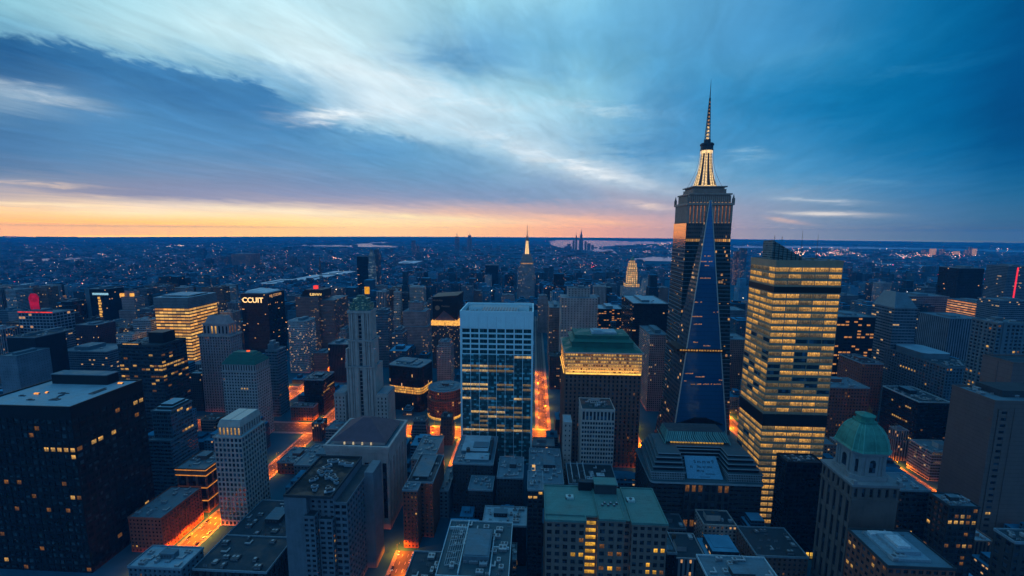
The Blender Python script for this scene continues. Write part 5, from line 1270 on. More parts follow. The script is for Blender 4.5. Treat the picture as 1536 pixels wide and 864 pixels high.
b.tier(-w, w, 0, 30, 0, Z, dict(bw=5, fh=4.4, wx=.7, wy=.58, r=.9, lit=.05, major=3)); b.wall.box(-w+6, -w+10, -.8, 1, 0, Z+3)
ro = b.roof(-w, w, 0, 30, Z, R_MID, 1.4, C_STEEL); b.kit(ro, -w+2, w-2, 2, 28, Z+.6, 4); b.finish([C_STEEL], BP)
low('dark corner roof at the lower right edge', 306, 345, 262, 274, 106, C_CHAR, R_DARK, dict(bw=5, fh=5, wx=.5, wy=.5, lit=.02), 7)
low('small blue roofed block with raised parapet rooms, bottom edge, right of the green flat roof', 115, 160, 240, 274, 78, C_CHAR, R_MID, None, 8, True, parm=flat_mat('pale_coping', (.40, .52, .56), .5))
low('low dark roofed shed below the plain black block', 188, 229, 331, 366, 34, C_BROWN, R_DARK, None, 7, False, dark=True)
b, ro = low('small dark roof with a glass pyramid, bottom, left of the raised parapet rooms', 104, 111, 300, 330, 58, C_BLACK, R_DARK, None, 0, False, nwin=10)
m = MB(); m.loft(rect(-3, 3, 4, 22), 58.7, rect(-.2, .2, 12, 14), 64, 0); m.build('glass_pyramid', [M_BLUE], ro)
low('low brick block with dim red windows before the lit avenue, right of the golden tower', 388, 442, 560, 600, 98, C_RED, R_MID, dict(bw=4, fh=4.4, wx=.5, wy=.5, lit=.22), 8, True, panes=[M_DARK, M_ORANGE, M_DIM, M_FRAME])
low('rose brick block with a dark flat roof beside the glowing avenue', 491, 521, 640, 690, 107, C_RED, R_DARK, dict(bw=4, fh=4.4, wx=.45, wy=.5, lit=.05), 6, True)

# left: low roofs
low('long low dark roof beside the grey apartment slab', -282, -226, 342, 402, 17, C_CHAR, R_DARK, None, 12, True, dark=True)
low('low dark block with pale window strips at the bottom left', -266, -206, 292, 330, 33, C_CHAR, R_DARK, dict(bw=6, fh=9, wx=.5, wy=.8, r=.5, lit=.02), 6, False, dark=True)
low('small pale blue roof at the bottom edge below the near black tower', -311, -268, 284, 306, 40, C_STEEL, R_BLUE, None, 5)
low('red brick low block beside the bright left street', -314, -288, 480, 516, 14, C_RED, R_MID, None, 7, True)
low('dark brown terrace block left of the black box building', -382, -345, 627, 642, 22, C_BROWN, R_DARK, None, 5, False)
low('grey low blocks roof left of the stone hall', -282, -216, 462, 512, 22, C_CONC, R_MID, None, 14, True, tank=True)
low('narrow red brick block above the glowing street, right of the grey apartment slab', -120, -106, 366, 378, 58, C_RED, R_MID, dict(bw=3.4, fh=4, wx=.45, wy=.5, lit=.04), 3, False)
b, ro = low('dark red brick block with a raised grey roof slab, right of the stone hall', -120, -95, 381, 432, 57, C_RED, R_DARK, None, 5, False)
m = MB(); m.box(-9, 7, 6, 46, 57.7, 60.5, 0, 1); m.build('roof_slab', [C_CHAR, R_MID], ro)
low('dark roofed low block with blue skylights behind the dark red brick block', -138, -112, 455, 512, 38, C_ROSE, R_MID, None, 8, False)
X0, X1, Y0, Y1, Z = fplace(455, 484, 572, 645, 44)
low('black box building beside the glowing left avenue', X0-2, X1-2, Y0+4, Y1, Z, C_BLACK, R_DARK, dict(bw=3.6, fh=4.6, wx=.8, wy=.5, r=.4, lit=.05), 7, True, name='office_block', cat='office block')
# ------------------------------------------------------------------ towers farther off, each a thing of its own
FM = {}
def far(name, label, cat, X0, X1, Y0, Y1, Z, mat, bay=3.2, fl=3.8, rm=None, poly=None, group=None, units=4, rot=0.0, steps=()):
    """steps: (inset, top) storeys stepped back above"""
    o = empty(name, ((X0+X1)/2, Y0, 0), rot); tag(o, label, cat, group); w, d = (X1-X0)/2, Y1-Y0
    rm = rm or R_MID; rg = random.Random(sum(map(ord, label))+int(X0))
    m = MB(); P = poly or rect(-w, w, 0, d); m.prism(P, 0, Z, 0, 1, bay=bay, fl=fl)
    zz = Z; ins = 0
    for i_, zt in steps:
        m.prism(rect(-w+i_, w-i_, i_, d-i_), zz, zt, 0, 1, bay=bay, fl=fl); zz = zt; ins = i_
    m.build('wall', [mat, rm], o)
    m = MB(); a, c = w-ins, d-ins
    if not poly:
        t = .7; m.box(-a-.2, a+.2, ins-.2, ins+t, zz, zz+1.3, 0, bottom=True); m.box(-a-.2, a+.2, c-t, c+.2, zz, zz+1.3, 0, bottom=True)
        m.box(-a-.2, -a+t, ins+t, c-t, zz, zz+1.3, 0, bottom=True); m.box(a-t, a+.2, ins+t, c-t, zz, zz+1.3, 0, bottom=True)
    bw_, bd_ = a*rg.uniform(.3, .7), (c-ins)*rg.uniform(.2, .35); bx_, by_ = rg.uniform(-.3, .3)*a, (ins+c)/2
    m.box(bx_-bw_/2, bx_+bw_/2, by_-bd_, by_+bd_, zz, zz+rg.uniform(3, 6), 0, 1)
    for k in range(units):
        x_, y_ = rg.uniform(-.8, .7)*a, rg.uniform(ins+1, max(ins+1.5, c-5)); q = rg.uniform(1.5, 4); m.box(x_, x_+q, y_, y_+q*rg.uniform(.6, 1.4), zz, zz+rg.uniform(1.1, 2.6)+k*.01, 2)
    m.build('roof', [C_STEEL, rm, M_UNIT], o)
    FOOT.append((X0-3, X1+3, Y0-3, Y1+3)); return o
F_BLACK = facade_mat('f_black', (.012, .015, .02), .84, .52, .008, (1, .5, .18), .7, (.008, .012, .018))
F_BLACKLIT = facade_mat('f_black_lit', (.012, .014, .018), .80, .48, .50, (1, .42, .12), .55, (.008, .012, .018), cluster=5.0)
F_BROWN = facade_mat('f_brown', (.24, .155, .13), .5, .5, .07, (1, .52, .2), .5)
F_ROSE = facade_mat('f_rose', (.40, .29, .27), .46, .55, .06, (1, .52, .2), .5)
F_BEIGE = facade_mat('f_beige', (.42, .34, .31), .32, .42, .05, (1, .6, .25), .5)
F_STEEL = facade_mat('f_steel', (.13, .17, .20), .9, .45, .05, (1, .6, .25), .5, (.015, .03, .045))
F_FINS = facade_mat('f_fins', (.15, .19, .225), .45, .9, .0, glass=(.012, .02, .028), vert=True)
F_GOLD = facade_mat('f_gold', (.10, .08, .055), .95, .58, .92, (1, .55, .14), .95, cluster=4.0)
F_PEACH = facade_mat('f_peach', (.20, .13, .10), .97, .5, .95, (1, .42, .16), .8, cluster=6.0)
F_PALE = facade_mat('f_pale', (.50, .46, .44), .5, .5, .10, (1, .6, .25), .6)
def F(name, label, cat, xl, xr, yt, Y, D, mat, **k):
    X0, X1, Y0, Y1, Z = fplace(xl, xr, yt, Y, D); return far(name, label, cat, X0, X1, Y0, Y1, Z, mat, **k), Z, (X1-X0)/2
# left
o, Z, w = F('office_building', 'broad stone block with golden lit storeys under a plain grey top, left', 'office building', 232, 283, 462, 800, 76, F_GOLD, bay=9, fl=6.2)
m = MB(); m.prism(rect(-w-.6, w+.6, -.6, 76), Z, Z+21, 0, 1, bay=2.2, fl=3.2, bottom=True); m.box(-w+8, w-6, 10, 60, Z+21, Z+24, 0, 2); m.build('attic', [facade_mat('attic_grid', (.20, .22, .23), .45, .5, 0), R_BLUE, R_BLUE], o)
o, Z, w = F('office_tower', 'black tower with glowing letters on its brow, left of centre', 'office tower', 361, 401, 441, 950, 66, F_BLACK)
LET = glow_mat('sign_letters', (1, .62, .25), 1.7, .2); sign_text('CCUIT', o, (-4, -.5, Z-15), 17, LET, 0, .4)
o2 = sign_text('NR CTZCHN', o, (w+.5, 30, Z-6), 8, glow_mat('sign_letters_dim', (1, .5, .2), .5, .4), math.pi/2, .3)
m = MB()
for k in range(3): m.loft(rect(-w+6+k*14, -w+26+k*16, 6, 60), Z+1.4+k*.02, rect(-w+10+k*14, -w+22+k*16, 10, 58), Z+7-k*1.4, 0)
m.build('roof_canopy', [flat_mat('pale_canvas', (.6, .65, .68), .7)], o)
F('apartment_tower', 'round cornered pale tower with one lit storey, right of the lettered black tower', 'apartment tower', 428, 460, 482, 850, 44, facade_mat('f_pale_lit', (.40, .42, .43), .6, .5, .16, (1, .55, .2), .6), poly=rounded(-22, 22, 0, 44, 9), bay=3)
o, Z, w = F('apartment_tower', 'brown twin tower with a slanted black top, lit letters and a red beacon', 'apartment tower', 443, 477, 446, 1000, 70, F_BROWN, bay=2.6)
m = MB(); m.prism(rect(w+.2, w+34, 10, 90), 0, Z-8, 0, 1, bay=2.6, fl=3.8); m.build('wing', [F_BROWN, R_MID], o)
m = MB(); m.face([(-w+10, 4, Z+1), (w+10, 4, Z+1), (w+10, 4, Z+18), (-w+22, 4, Z+18)], 0); m.face([(-w+10, 50, Z+1), (-w+10, 4, Z+1), (-w+22, 4, Z+18), (-w+22, 50, Z+18)], 0); m.face([(w+10, 4, Z+1), (w+10, 50, Z+1), (w+10, 50, Z+18), (w+10, 4, Z+18)], 0); m.face([(-w+22, 4, Z+18), (w+10, 4, Z+18), (w+10, 50, Z+18), (-w+22, 50, Z+18)], 1); m.face([(w+10, 50, Z+1), (-w+10, 50, Z+1), (-w+22, 50, Z+18), (w+10, 50, Z+18)], 0)
m.build('slanted_top', [C_BLACK, R_DARK], o); sign_text('E.BVWV', o, (w-7, 3.4, Z+6.5), 8.5, glow_mat('sign_amber', (1, .62, .2), 1.2, .3), 0, .3)
m = MB(); m.box(-w+36, -w+44, 20, 28, Z+18.2, Z+26); m.build('beacon', [glow_mat('beacon_red', (1, .05, .04), 1.3, .3)], o)
m = MB(); z_ = Z+18
for k in range(8):
    t0, t1 = k/8, (k+1)/8
    for q in range(3): a = q*2.094; m.tube((w-6+4*(1-t0)*math.cos(a), 30+4*(1-t0)*math.sin(a), z_+80*t0), (w-6+4*(1-t1)*math.cos(a), 30+4*(1-t1)*math.sin(a), z_+80*t1), .5, n=4)
m.build('antenna_mast', [M_UNITD], o)
F('office_block', 'dark finned block above the glowing street, left of the pale stone tower', 'office block', 492, 522, 517, 800, 40, facade_mat('f_dark_fins', (.03, .035, .04), .5, .9, .02, glass=(.008, .01, .014), vert=True))
o, Z, w = F('office_tower', 'leaning dark screen tower with an orange light column, far left', 'office tower', 126, 160, 434, 1000, 44, F_BLACK)
m = MB(); m.box(-w+2, -w+14, -1.2, -.1, 20, Z+3, 0, bottom=True); m.build('pale_fin', [C_STEEL], o)
m = MB(); [m.box(4+(k % 2), 10+(k % 3), -.9, -.1, Z-24-k*7, Z-19-k*7, 0, bottom=True) for k in range(12)]; m.build('light_column', [glow_mat('amber_column', (1, .5, .1), .9)], o)
m = MB(); m.box(-8, w+3, -1.5, -.1, Z-14, Z-9, 0, bottom=True); m.build('lit_letters', [glow_mat('cool_strip', (.4, .8, 1), .7, .8, .9)], o)
F('stone_tower', 'stepped brown deco tower with two amber lamps on top, far left', 'stone tower', 178, 203, 466, 950, 36, F_ROSE, steps=((5, at(190, 446, 950).z), (10, at(190, 438, 950).z)), bay=2.6)
for k, x_ in enumerate((181, 196)):
    p = at(x_, 441, 953); m = MB(); m.prism(ngon(0, 0, 4.2, 8), 0, 7); lo = m.build('roof_beacon', [glow_mat('amber_beacon', (1, .45, .08), 1.1, .5, .3)], bpy.data.objects['stone_tower.001'] if 'stone_tower.001' in bpy.data.objects else None)
    if lo.parent: lo.location = (p.x-lo.parent.location.x, 6, p.z-6)
o, Z, w = F('residential_tower', 'pale gridded block under a red glowing roof edge, far left', 'residential tower', 27, 78, 470, 780, 40, facade_mat('f_grid', (.26, .32, .36), .8, .7, .04, (1, .5, .2), .5, (.01, .02, .03)), bay=7, fl=6)
m = MB(); m.box(-w, w+1, -.8, -.05, Z+1.4, Z+3.2, 0, bottom=True); m.build('light_strip', [glow_mat('red_edge', (1, .05, .03), 1.0, .8, .2)], o)
m = MB(); P_ = [(-14+3*math.cos(t*.22), 3*math.sin(t*.22)) for t in range(0)]
q = [(-10, 0), (10, 0), (9, 14), (11, 26), (6, 33), (-6, 33), (-12, 24), (-11, 10)]
m.face([(p[0], 0, p[1]) for p in q], 0); m.face([(p[0], 2, p[1]) for p in reversed(q)], 1)
for i in range(8): a, c = q[i], q[(i+1) % 8]; m.face([(c[0], 0, c[1]), (a[0], 0, a[1]), (a[0], 2, a[1]), (c[0], 2, c[1])], 1)
s_ = m.build('screen', [glow_mat('magenta_screen', (.55, .01, .06), .55, .5, .12), M_UNITD], o); s_.location = (-w+18, 16, Z+4)
F('office_block', 'plain grey slab with a black flank at the left edge', 'office block', -4, 24, 535, 520, 40, facade_mat('f_blank', (.17, .22, .26), .12, .3, 0))
F('office_block', 'black slab tower standing behind the plain grey slab, left edge', 'office block', 10, 52, 507, 560, 40, facade_mat('f_blackblank', (.016, .02, .026), .2, .4, 0), rm=R_DARK)
F('office_block', 'dark slab with blue grey bands, left of the gridded far block', 'office block', 50, 72, 502, 640, 40, F_STEEL)
F('apartment_tower', 'stepped pale grey tower left of the dark green glass office', 'apartment tower', 150, 178, 492, 840, 40, F_PALE, steps=((8, at(160, 484, 840).z),))
F('office_block', 'dark red brown slab left of the stepped pale grey tower', 'office block', 112, 144, 488, 800, 40, facade_mat('f_maroon', (.07, .035, .04), .4, .5, .04))
F('apartment_block', 'broad blue grey lattice block behind the near black tower', 'apartment block', 85, 160, 528, 640, 50, F_STEEL, bay=3.6)
# centre
F('stone_tower', 'stepped grey stone tower left of the black crowned tower', 'stone tower', 600, 641, 490, 1000, 60, F_ROSE, steps=((6, at(620, 468, 1000).z), (18, at(620, 456, 1000).z)), bay=3)
F('office_tower', 'small black monolith tower far behind the white framed tower', 'office tower', 728, 747, 398, 2300, 50, facade_mat('f_mono', (.008, .011, .015), .3, .4, 0))
F('apartment_tower', 'slim pale tower just left of the black monolith', 'apartment tower', 727, 737, 413, 2250, 30, F_PALE)
F('apartment_tower', 'beige tower with sparse small windows behind the green roofed building', 'apartment tower', 842, 897, 447, 850, 50, F_BEIGE, bay=6, fl=5, steps=((14, at(870, 434, 850).z),))
F('apartment_tower', 'slim brown tower along the central avenue', 'apartment tower', 824, 841, 462, 930, 90, F_BROWN)
F('office_block', 'low black bank block with lit storey lines, left of the black boxy office', 'office block', 898, 934, 464, 960, 60, F_BLACKLIT, rm=R_BLUE, bay=6)
F('office_block', 'black boxy office with an amber storey line and a pale roof', 'office block', 950, 1003, 456, 800, 105, F_BLACK, rm=R_BLUE)
F('apartment_tower', 'slim rose tower beside the tallest skyscraper', 'apartment tower', 975, 1002, 503, 700, 70, F_ROSE)
F('apartment_block', 'purple brown apartment block right behind the tallest skyscraper', 'apartment block', 1088, 1122, 510, 760, 50, F_BROWN)
F('apartment_block', 'pale ledged block between the two big towers', 'apartment block', 1086, 1118, 466, 1050, 60, F_STEEL)
# old spire tower far off
X0, X1, Y0, Y1, Zt = fplace(780, 800.5, 393, 1900, 62)
o = far('skyscraper', 'distant stepped stone skyscraper with a golden lantern and needle mast, centre', 'skyscraper', X0, X1, Y0, Y1, Zt, facade_mat('f_ribs', (.52, .40, .36), .42, .5, .12, (1, .6, .3), .5, vert=True), bay=5, fl=4, units=0)
w = (X1-X0)/2; m = MB(); z_ = lambda y: at(789, y, 1930).z
m.prism(rect(-w-13, w+13, 6, 68), 0, z_(432), 0, bay=5, fl=4); m.prism(rect(-w-9, w+9, 3, 65), 0, z_(414), 0, bay=5, fl=4); m.prism(rect(-w-5, w+5, 1.5, 63.5), 0, z_(400), 0, bay=5, fl=4)
m.build('wing', [facade_mat('f_ribs', (.52, .40, .36), .42, .5, .12)], o)
m = MB(); m.prism(rect(-w+6, w-6, 8, 54), Zt, z_(386), 0, bottom=True); m.prism(rect(-w+11, w-11, 14, 48), z_(386), z_(381), 0)
m.loft(ngon(0, 31, 13, 10), z_(381), ngon(0, 31, 7, 10), z_(361), 0); m.prism(ngon(0, 31, 8, 10), z_(361), z_(358), 0); m.loft(ngon(0, 31, 6, 10), z_(358), ngon(0, 31, 2.2, 10), z_(353), 0); m.tube((0, 31, z_(353)), (0, 31, z_(337)), 1.9, .8)
sp = m.build('spire', [wall_mat('umber_trim', (.12, .085, .075))], o)
for k in (-1, 0, 1):
    m = MB(); m.face([(k*6.5-1.8, 17.2, z_(381)+1), (k*6.5+1.8, 17.2, z_(381)+1), (k*3.6+1, 23.3, z_(361)-1), (k*3.6-1, 23.3, z_(361)-1)]); m.build('light_rib', [glow_mat('far_gold', (1, .62, .24), 1.7, .3, .2)], sp)
m = MB(); m.box(-w+4, w-4, -.8, -.1, Zt-9, Zt-4, bottom=True); m.build('light_strip', [glow_mat('far_gold_dim', (1, .5, .2), .35, .8, .2)], o)
# golden tiered tower far off
X0, X1, Y0, Y1, Zt = fplace(938, 961, 431, 1900, 60); zz = lambda y: at(949, y, 1900).z
o = far('stone_tower', 'distant golden floodlit tiered tower beyond the black boxy office', 'stone tower', X0-10, X1+22, Y0, Y1, Zt, F_PALE, units=2)
m = MB(); G_ = facade_mat('f_floodlit', (.30, .22, .13), .6, .78, .9, (1, .60, .22), 1.2, (.1, .08, .05), cluster=1.0)
for (i_, ya, yb) in ((4, 431, 426), (13, 426, 408), (15, 408, 401), (18, 401, 395), (24, 395, 391)): m.prism(rect(-34+i_-6, 34-i_-6, i_*.8, 62-i_*.8), zz(ya), zz(yb), 0, bay=9, fl=9)
m.loft(rect(-14, 2, 20, 40), zz(390), rect(-7, -5, 29, 31), zz(385), 1); m.build('floodlit_tiers', [G_, C_TEALC], o)
# right
F('office_block', 'black office with rows of orange lit windows, right of the golden tower', 'office block', 1256, 1314, 476, 700, 60, F_BLACKLIT, bay=7, fl=5)
F('office_tower', 'dark blue cube tower behind the orange lit black office', 'office tower', 1262, 1288, 444, 1150, 60, F_STEEL)
o, Z, w = F('office_tower', 'striped blue tower with a wedge shaped roof, right', 'office tower', 1342, 1377, 463, 720, 46, F_STEEL, bay=5, fl=5)
m = MB(); m.face([(-w, 0, Z), (w, 0, Z), (w-6, 16, Z+22), (-w+12, 16, Z+26)], 0); m.face([(-w, 46, Z), (-w, 0, Z), (-w+12, 16, Z+26), (-w+12, 40, Z+26)], 1); m.face([(w, 0, Z), (w, 46, Z), (w-6, 40, Z+22), (w-6, 16, Z+22)], 1); m.face([(-w+12, 16, Z+26), (w-6, 16, Z+22), (w-6, 40, Z+22), (-w+12, 40, Z+26)], 1); m.face([(w, 46, Z), (-w, 46, Z), (-w+12, 40, Z+26), (w-6, 40, Z+22)], 1)
m.build('wedge_roof', [R_MID, C_STEEL], o)
F('office_tower', 'wide striped slab behind the wedge roofed tower', 'office tower', 1368, 1424, 445, 1000, 60, F_STEEL, bay=5, fl=5)
F('office_block', 'vertical finned grey block without lit windows, right', 'office block', 1425, 1480, 479, 780, 62, F_FINS, bay=4)
F('office_block', 'block glowing orange over its whole face behind the vertical finned block', 'office block', 1464, 1503, 455, 900, 60, F_PEACH, bay=8, fl=5)
m = MB(); p0, p1, zt_ = at(1464, 455, 900), at(1503, 455, 900), 0; zz_ = p0.z
F('office_tower', 'tall black slab with faint lit windows near the right edge', 'office tower', 1439, 1477, 403, 1050, 50, F_BLACK)
o, Z, w = F('office_tower', 'dark tower with a vertical red light line at the right edge', 'office tower', 1513, 1560, 400, 1080, 50, F_STEEL)
m = MB(); m.box(-w+20, -w+23, -.9, -.05, 60, Z-2, bottom=True); m.build('light_line', [glow_mat('red_line', (1, .03, .06), 1.2, .2)], o)
F('office_block', 'dark block below the red light line, right edge', 'office block', 1500, 1550, 452, 820, 40, F_STEEL)
# far clusters near the horizon
FAR_T = facade_mat('f_far_tower', (.10, .13, .16), .6, .5, .10, (1, .55, .25), .6, (.015, .03, .05))
def tower_far(label, xl, xr, yt, Y, steps=(), mat=None, spire=None, group=None):
    X0, X1, Y0, Y1, Z = fplace(xl, xr, yt, Y, 50)
    Y1 = Y0+max(30, (X1-X0)*.9)
    o = far('tower', label, 'tower', X0, X1, Y0, Y1, Z, mat or FAR_T, units=0, bay=4, fl=4, steps=[((X1-X0)*f, at(0, y, Y).z if False else at((xl+xr)/2, y, Y).z) for f, y in steps])
    if spire:
        m = MB(); d = Y1-Y0; zt = at((xl+xr)/2, steps[-1][1] if steps else yt, Y).z; m.tube((0, d/2, zt), (0, d/2, at((xl+xr)/2, spire, Y).z), (X1-X0)*.07+1, .6, n=5); m.build('mast', [M_UNITD], o)
    return o
tower_far('leftmost of the far brown blocks in the hazy left cluster', 316, 324, 387, 3600)
tower_far('blue slab between the brown blocks of the hazy left cluster', 325, 335, 385, 3500)
tower_far('narrow tower in the middle of the hazy left cluster', 336, 346, 384, 3550)
tower_far('widest brown tower with a lamp on top in the hazy left cluster', 347, 374, 381, 3450, mat=F_BROWN)
tower_far('dark angular tower right of the antenna, in the distance', 535, 551, 385, 1700, mat=F_BLACK)
o = tower_far('pale sail shaped tower right of the dark angular tower', 552, 560, 396, 1650, mat=facade_mat('f_glitter', (.25, .32, .34), .6, .5, .4, (.8, 1, .9), .35), steps=((.1, 382), (.3, 376)))
tower_far('grey slab with a peaked top behind the sail shaped tower', 559, 567, 381, 1700, steps=((.2, 375),))
tower_far('slim dark tower in the centre left distance', 617, 622, 361, 5200)
tower_far('second slim tower beside the slim dark one, shorter, centre left', 623, 628, 369, 5000)
tower_far('hazy needle topped tower on the skyline, left of its pair', 682, 688, 357, 6500, steps=((.2, 355),), spire=349)
tower_far('hazy square topped tower on the skyline, right of its pair', 701, 707, 358, 6500, steps=((.15, 353),), spire=350)
for k, (xl, xr, yt, st, sp_) in enumerate(((851, 856, 366, (), None), (859, 862, 361, (), None), (863, 866, 357, ((.2, 353),), 349), (869, 875, 359, ((.2, 352), (.35, 348)), 343), (877, 880, 362, (), None), (881, 886, 365, (), None), (887, 891, 368, (), None), (890, 896, 371, (), None))):
    tower_far(['low block on the left end of the far peninsula', 'narrow slab beside the two peaks of the far peninsula', 'smaller of the two pointed towers on the far peninsula', 'taller pointed tower on the far peninsula', 'slab just right of the taller peninsula peak', 'square block on the far peninsula, right of the peaks', 'low slab near the right end of the far peninsula', 'lowest block at the right end of the far peninsula'][k], xl, xr, yt, 8200, st, spire=sp_)
tower_far('slim tower with lit windows between the two big towers', 1104, 1112, 378, 2500, mat=facade_mat('f_far_lit', (.11, .13, .16), .6, .5, .3, (1, .5, .25), .6))
tower_far('dark slab right of the slim lit tower between the big towers', 1113, 1121, 373, 2450)
tower_far('low hazy tower left of the slim lit tower', 1096, 1103, 388, 2600)
for k, (xl, xr, yt) in enumerate(((1385, 1389, 375), (1391, 1394, 378), (1399, 1405, 373), (1413, 1418, 374), (1421, 1424, 379), (1434, 1440, 377), (1449, 1452, 375), (1456, 1459, 371), (1462, 1466, 373))):
    tower_far(['first tower of the far shore skyline from the left', 'short block beside the first tower of the far shore skyline', 'brightest golden tower of the far shore skyline', 'slim pink lit tower right of the golden one on the far shore', 'shortest block in the middle of the far shore skyline', 'wide lit block in the middle of the far shore skyline', 'block left of the two thin towers on the far shore', 'tallest thin tower of the far shore skyline', 'last thin tower on the right of the far shore skyline'][k], xl, xr, yt, 6200, mat=facade_mat('f_shore%d' % (k % 3), (.12, .12, .14), .7, .7, (.9 if k == 2 else .35), (1, .55, .30), 1.3 if k == 2 else .8))
# wide low halls with pale roofs among the far streets
def hall(label, x0, x1, yn, yf, h):
    a, b_, c = ground(x0, yn), ground(x1, yn), ground((x0+x1)/2, yf)
    o = far('warehouse', label, 'warehouse', a.x, b_.x, a.y, max(c.y, a.y+40), h, F_STEEL, rm=flat_mat('white_roof', (.55, .62, .66), .5), units=3); return o
for t in (('pale roofed wide hall at the far left edge', 0, 26, 433, 426, 12), ('long pale roofed hall left of the golden storeyed block', 196, 240, 441, 434, 12), ('white roofed hall right of the lettered black tower', 430, 470, 424, 415, 14), ('pale low hall in the distance right of the red beacon', 478, 516, 414, 409, 12), ('white slab roof hall behind the lettered black tower', 384, 412, 432, 424, 22), ('pale flat hall right of the sail shaped tower', 590, 622, 397, 393, 12), ('broad pale roofed hall left of the tallest skyscraper', 962, 1004, 470, 452, 16), ('white roofed low hall far right of the golden tower', 1296, 1330, 424, 418, 12), ('bright roofed hall left of the tall black slab', 1388, 1424, 431, 425, 12)): hall(*t)
# more towers of the middle distance
F_MAROON = facade_mat('f_maroon', (.07, .035, .04), .4, .5, .04)
MID = [('dark blue ribbed tower just right of the pale stone tower', 562, 582, 470, 900, F_STEEL), ('rose tower rising behind the dark blue ribbed tower', 558, 576, 430, 1350, F_ROSE), ('grey stepped tower left of the grey stone tower, mid distance', 580, 599, 452, 1150, F_PALE),
 ('slim pale tower left of the pale stone tower', 505, 519, 456, 1080, F_PALE), ('brown tower behind the white framed tower, left part', 700, 722, 440, 1450, F_BROWN), ('blue grey tower left of the black crowned tower', 640, 652, 452, 1250, F_STEEL), ('pale tower left of the distant spired skyscraper', 752, 771, 446, 1500, F_ROSE),
 ('rose tower right of the distant spired skyscraper', 807, 822, 448, 1250, F_ROSE), ('dark blue tower above the low black bank block', 905, 926, 430, 1500, F_STEEL), ('grey tower right of the golden tiered tower', 966, 984, 422, 1600, F_PALE), ('brown tower beside the shaft of the tallest skyscraper', 986, 1003, 432, 1350, F_BROWN),
 ('black slab left of the leaning screen tower', 88, 108, 458, 960, F_BLACK), ('blue grey tower left of the golden storeyed block', 206, 227, 464, 920, F_STEEL), ('maroon tower between the gridded block and the screen tower', 84, 100, 478, 870, F_MAROON), ('steel blue tower at the far left edge', -6, 20, 472, 900, F_STEEL),
 ('grey tower between the golden storeyed block and the lettered tower', 331, 358, 456, 1100, F_STEEL), ('slim dark tower left of the brown twin tower', 430, 442, 444, 1250, F_STEEL), ('grey tower right of the dark blue cube tower', 1292, 1312, 454, 1050, F_STEEL), ('blue slab behind the wide striped slab', 1386, 1406, 436, 1300, F_STEEL),
 ('broad grey tower left of the tall black slab', 1408, 1432, 446, 1250, F_PALE), ('black tower right of the tall black slab', 1482, 1504, 428, 1350, F_BLACK), ('pale tower left of the beige tower with sparse windows', 826, 840, 440, 1200, F_PALE), ('brown slab right of the beige tower with sparse windows', 884, 900, 446, 1150, F_BROWN),
 ('rose tower above the rounded red brick building', 655, 676, 520, 800, F_ROSE), ('steel blue tower left of the black round cornered block', 588, 604, 500, 860, F_STEEL), ('pale slab right of the brown twin tower', 508, 520, 500, 900, F_ROSE), ('dark tower below the brown twin tower', 470, 490, 530, 860, F_BROWN)]
for (lb, xl, xr, yt, Y, mt) in MID:
    X0, X1, Y0, Y1, Z = fplace(xl, xr, yt, Y, 34)
    n_ = sum(map(ord, lb)); far('apartment_tower', lb, 'apartment tower', X0, X1, Y0, Y1, Z, mt, bay=2.6+n_ % 4*.4, steps=((3+n_ % 3, Z+5+n_ % 6),) if n_ % 2 else ())
# ------------------------------------------------------------------ ground, streets, water
GR = 23000.0
def ground_mat():
    m, g = new_mat('city_ground'); pos = g.new('ShaderNodeNewGeometry').outputs['Position']
    a = g.noise(pos, .0006, 6, .62); c = g.noise(pos, .012, 4, .7)
    v = g.new('ShaderNodeTexVoronoi'); v.inputs['Scale'].default_value = .016; g.put(v.inputs['Vector'], pos)
    k = g.math('ADD', g.math('MULTIPLY', a, .55), g.math('MULTIPLY', c, .45))
    col = g.ramp(k, [(.33, (.010, .06, .095)), (.5, (.02, .10, .155)), (.66, (.04, .15, .22))])  # blue of the distant haze put into the ground colour
    col = g.mix(g.maprange(g.sep(v.outputs['Color'])[0], .4, 1, 0, .4), col, (.035, .12, .17, 1))
    p = princ(g, col, 1.0, 0.0); out(m, g, p.outputs[0]); return m
m = MB(); P = ngon(0, 0, GR, 128); m.face([(*p, 0) for p in P]); o = m.build('ground', [ground_mat()]); tag(o, kind='structure')
def water_mat():
    m, g = new_mat('river_water'); pos = g.new('ShaderNodeNewGeometry').outputs['Position']
    p = princ(g, (.03, .07, .09), .10, 1.0); bp = g.new('ShaderNodeBump'); bp.inputs['Strength'].default_value = .04; bp.inputs['Distance'].default_value = 3
    g.put(bp.inputs['Height'], g.noise(pos, .02, 4, .6)); m.node_tree.links.new(bp.outputs[0], p.inputs['Normal']); out(m, g, p.outputs[0]); return m
WM = water_mat(); WATER = []
def river(pts, name='river'):
    """pts: surveyed shore points in the photograph, near bank then far bank"""
    m = MB(); q = [ground(x, y) for x, y in pts]; m.face([(p.x, p.y, .8) for p in q]); o = m.build(name, [WM]); tag(o, kind='structure'); WATER.append([(p.x, p.y) for p in q])
river([(14, 392), (70, 391), (130, 388.5), (175, 386), (172, 384.5), (120, 385.5), (60, 388.5), (14, 390.5)])
river([(440, 369), (520, 370), (590, 371), (612, 371), (585, 368.5), (560, 367.5), (556, 365), (600, 363.6), (575, 362.8), (540, 365), (525, 367.5), (440, 367.4)])
river([(828, 369), (850, 373), (884, 376), (918, 378.5), (922, 376.5), (898, 374), (900, 370), (960, 366.5), (1010, 365), (1010, 362.5), (950, 362), (880, 360.5), (822, 360.5)])
river([(900, 371.5), (916, 378), (926, 380.5), (918, 374), (906, 371)])
river([(956, 391), (1008, 392), (1008, 384.5), (985, 384.5), (962, 386.5), (940, 387.5)])
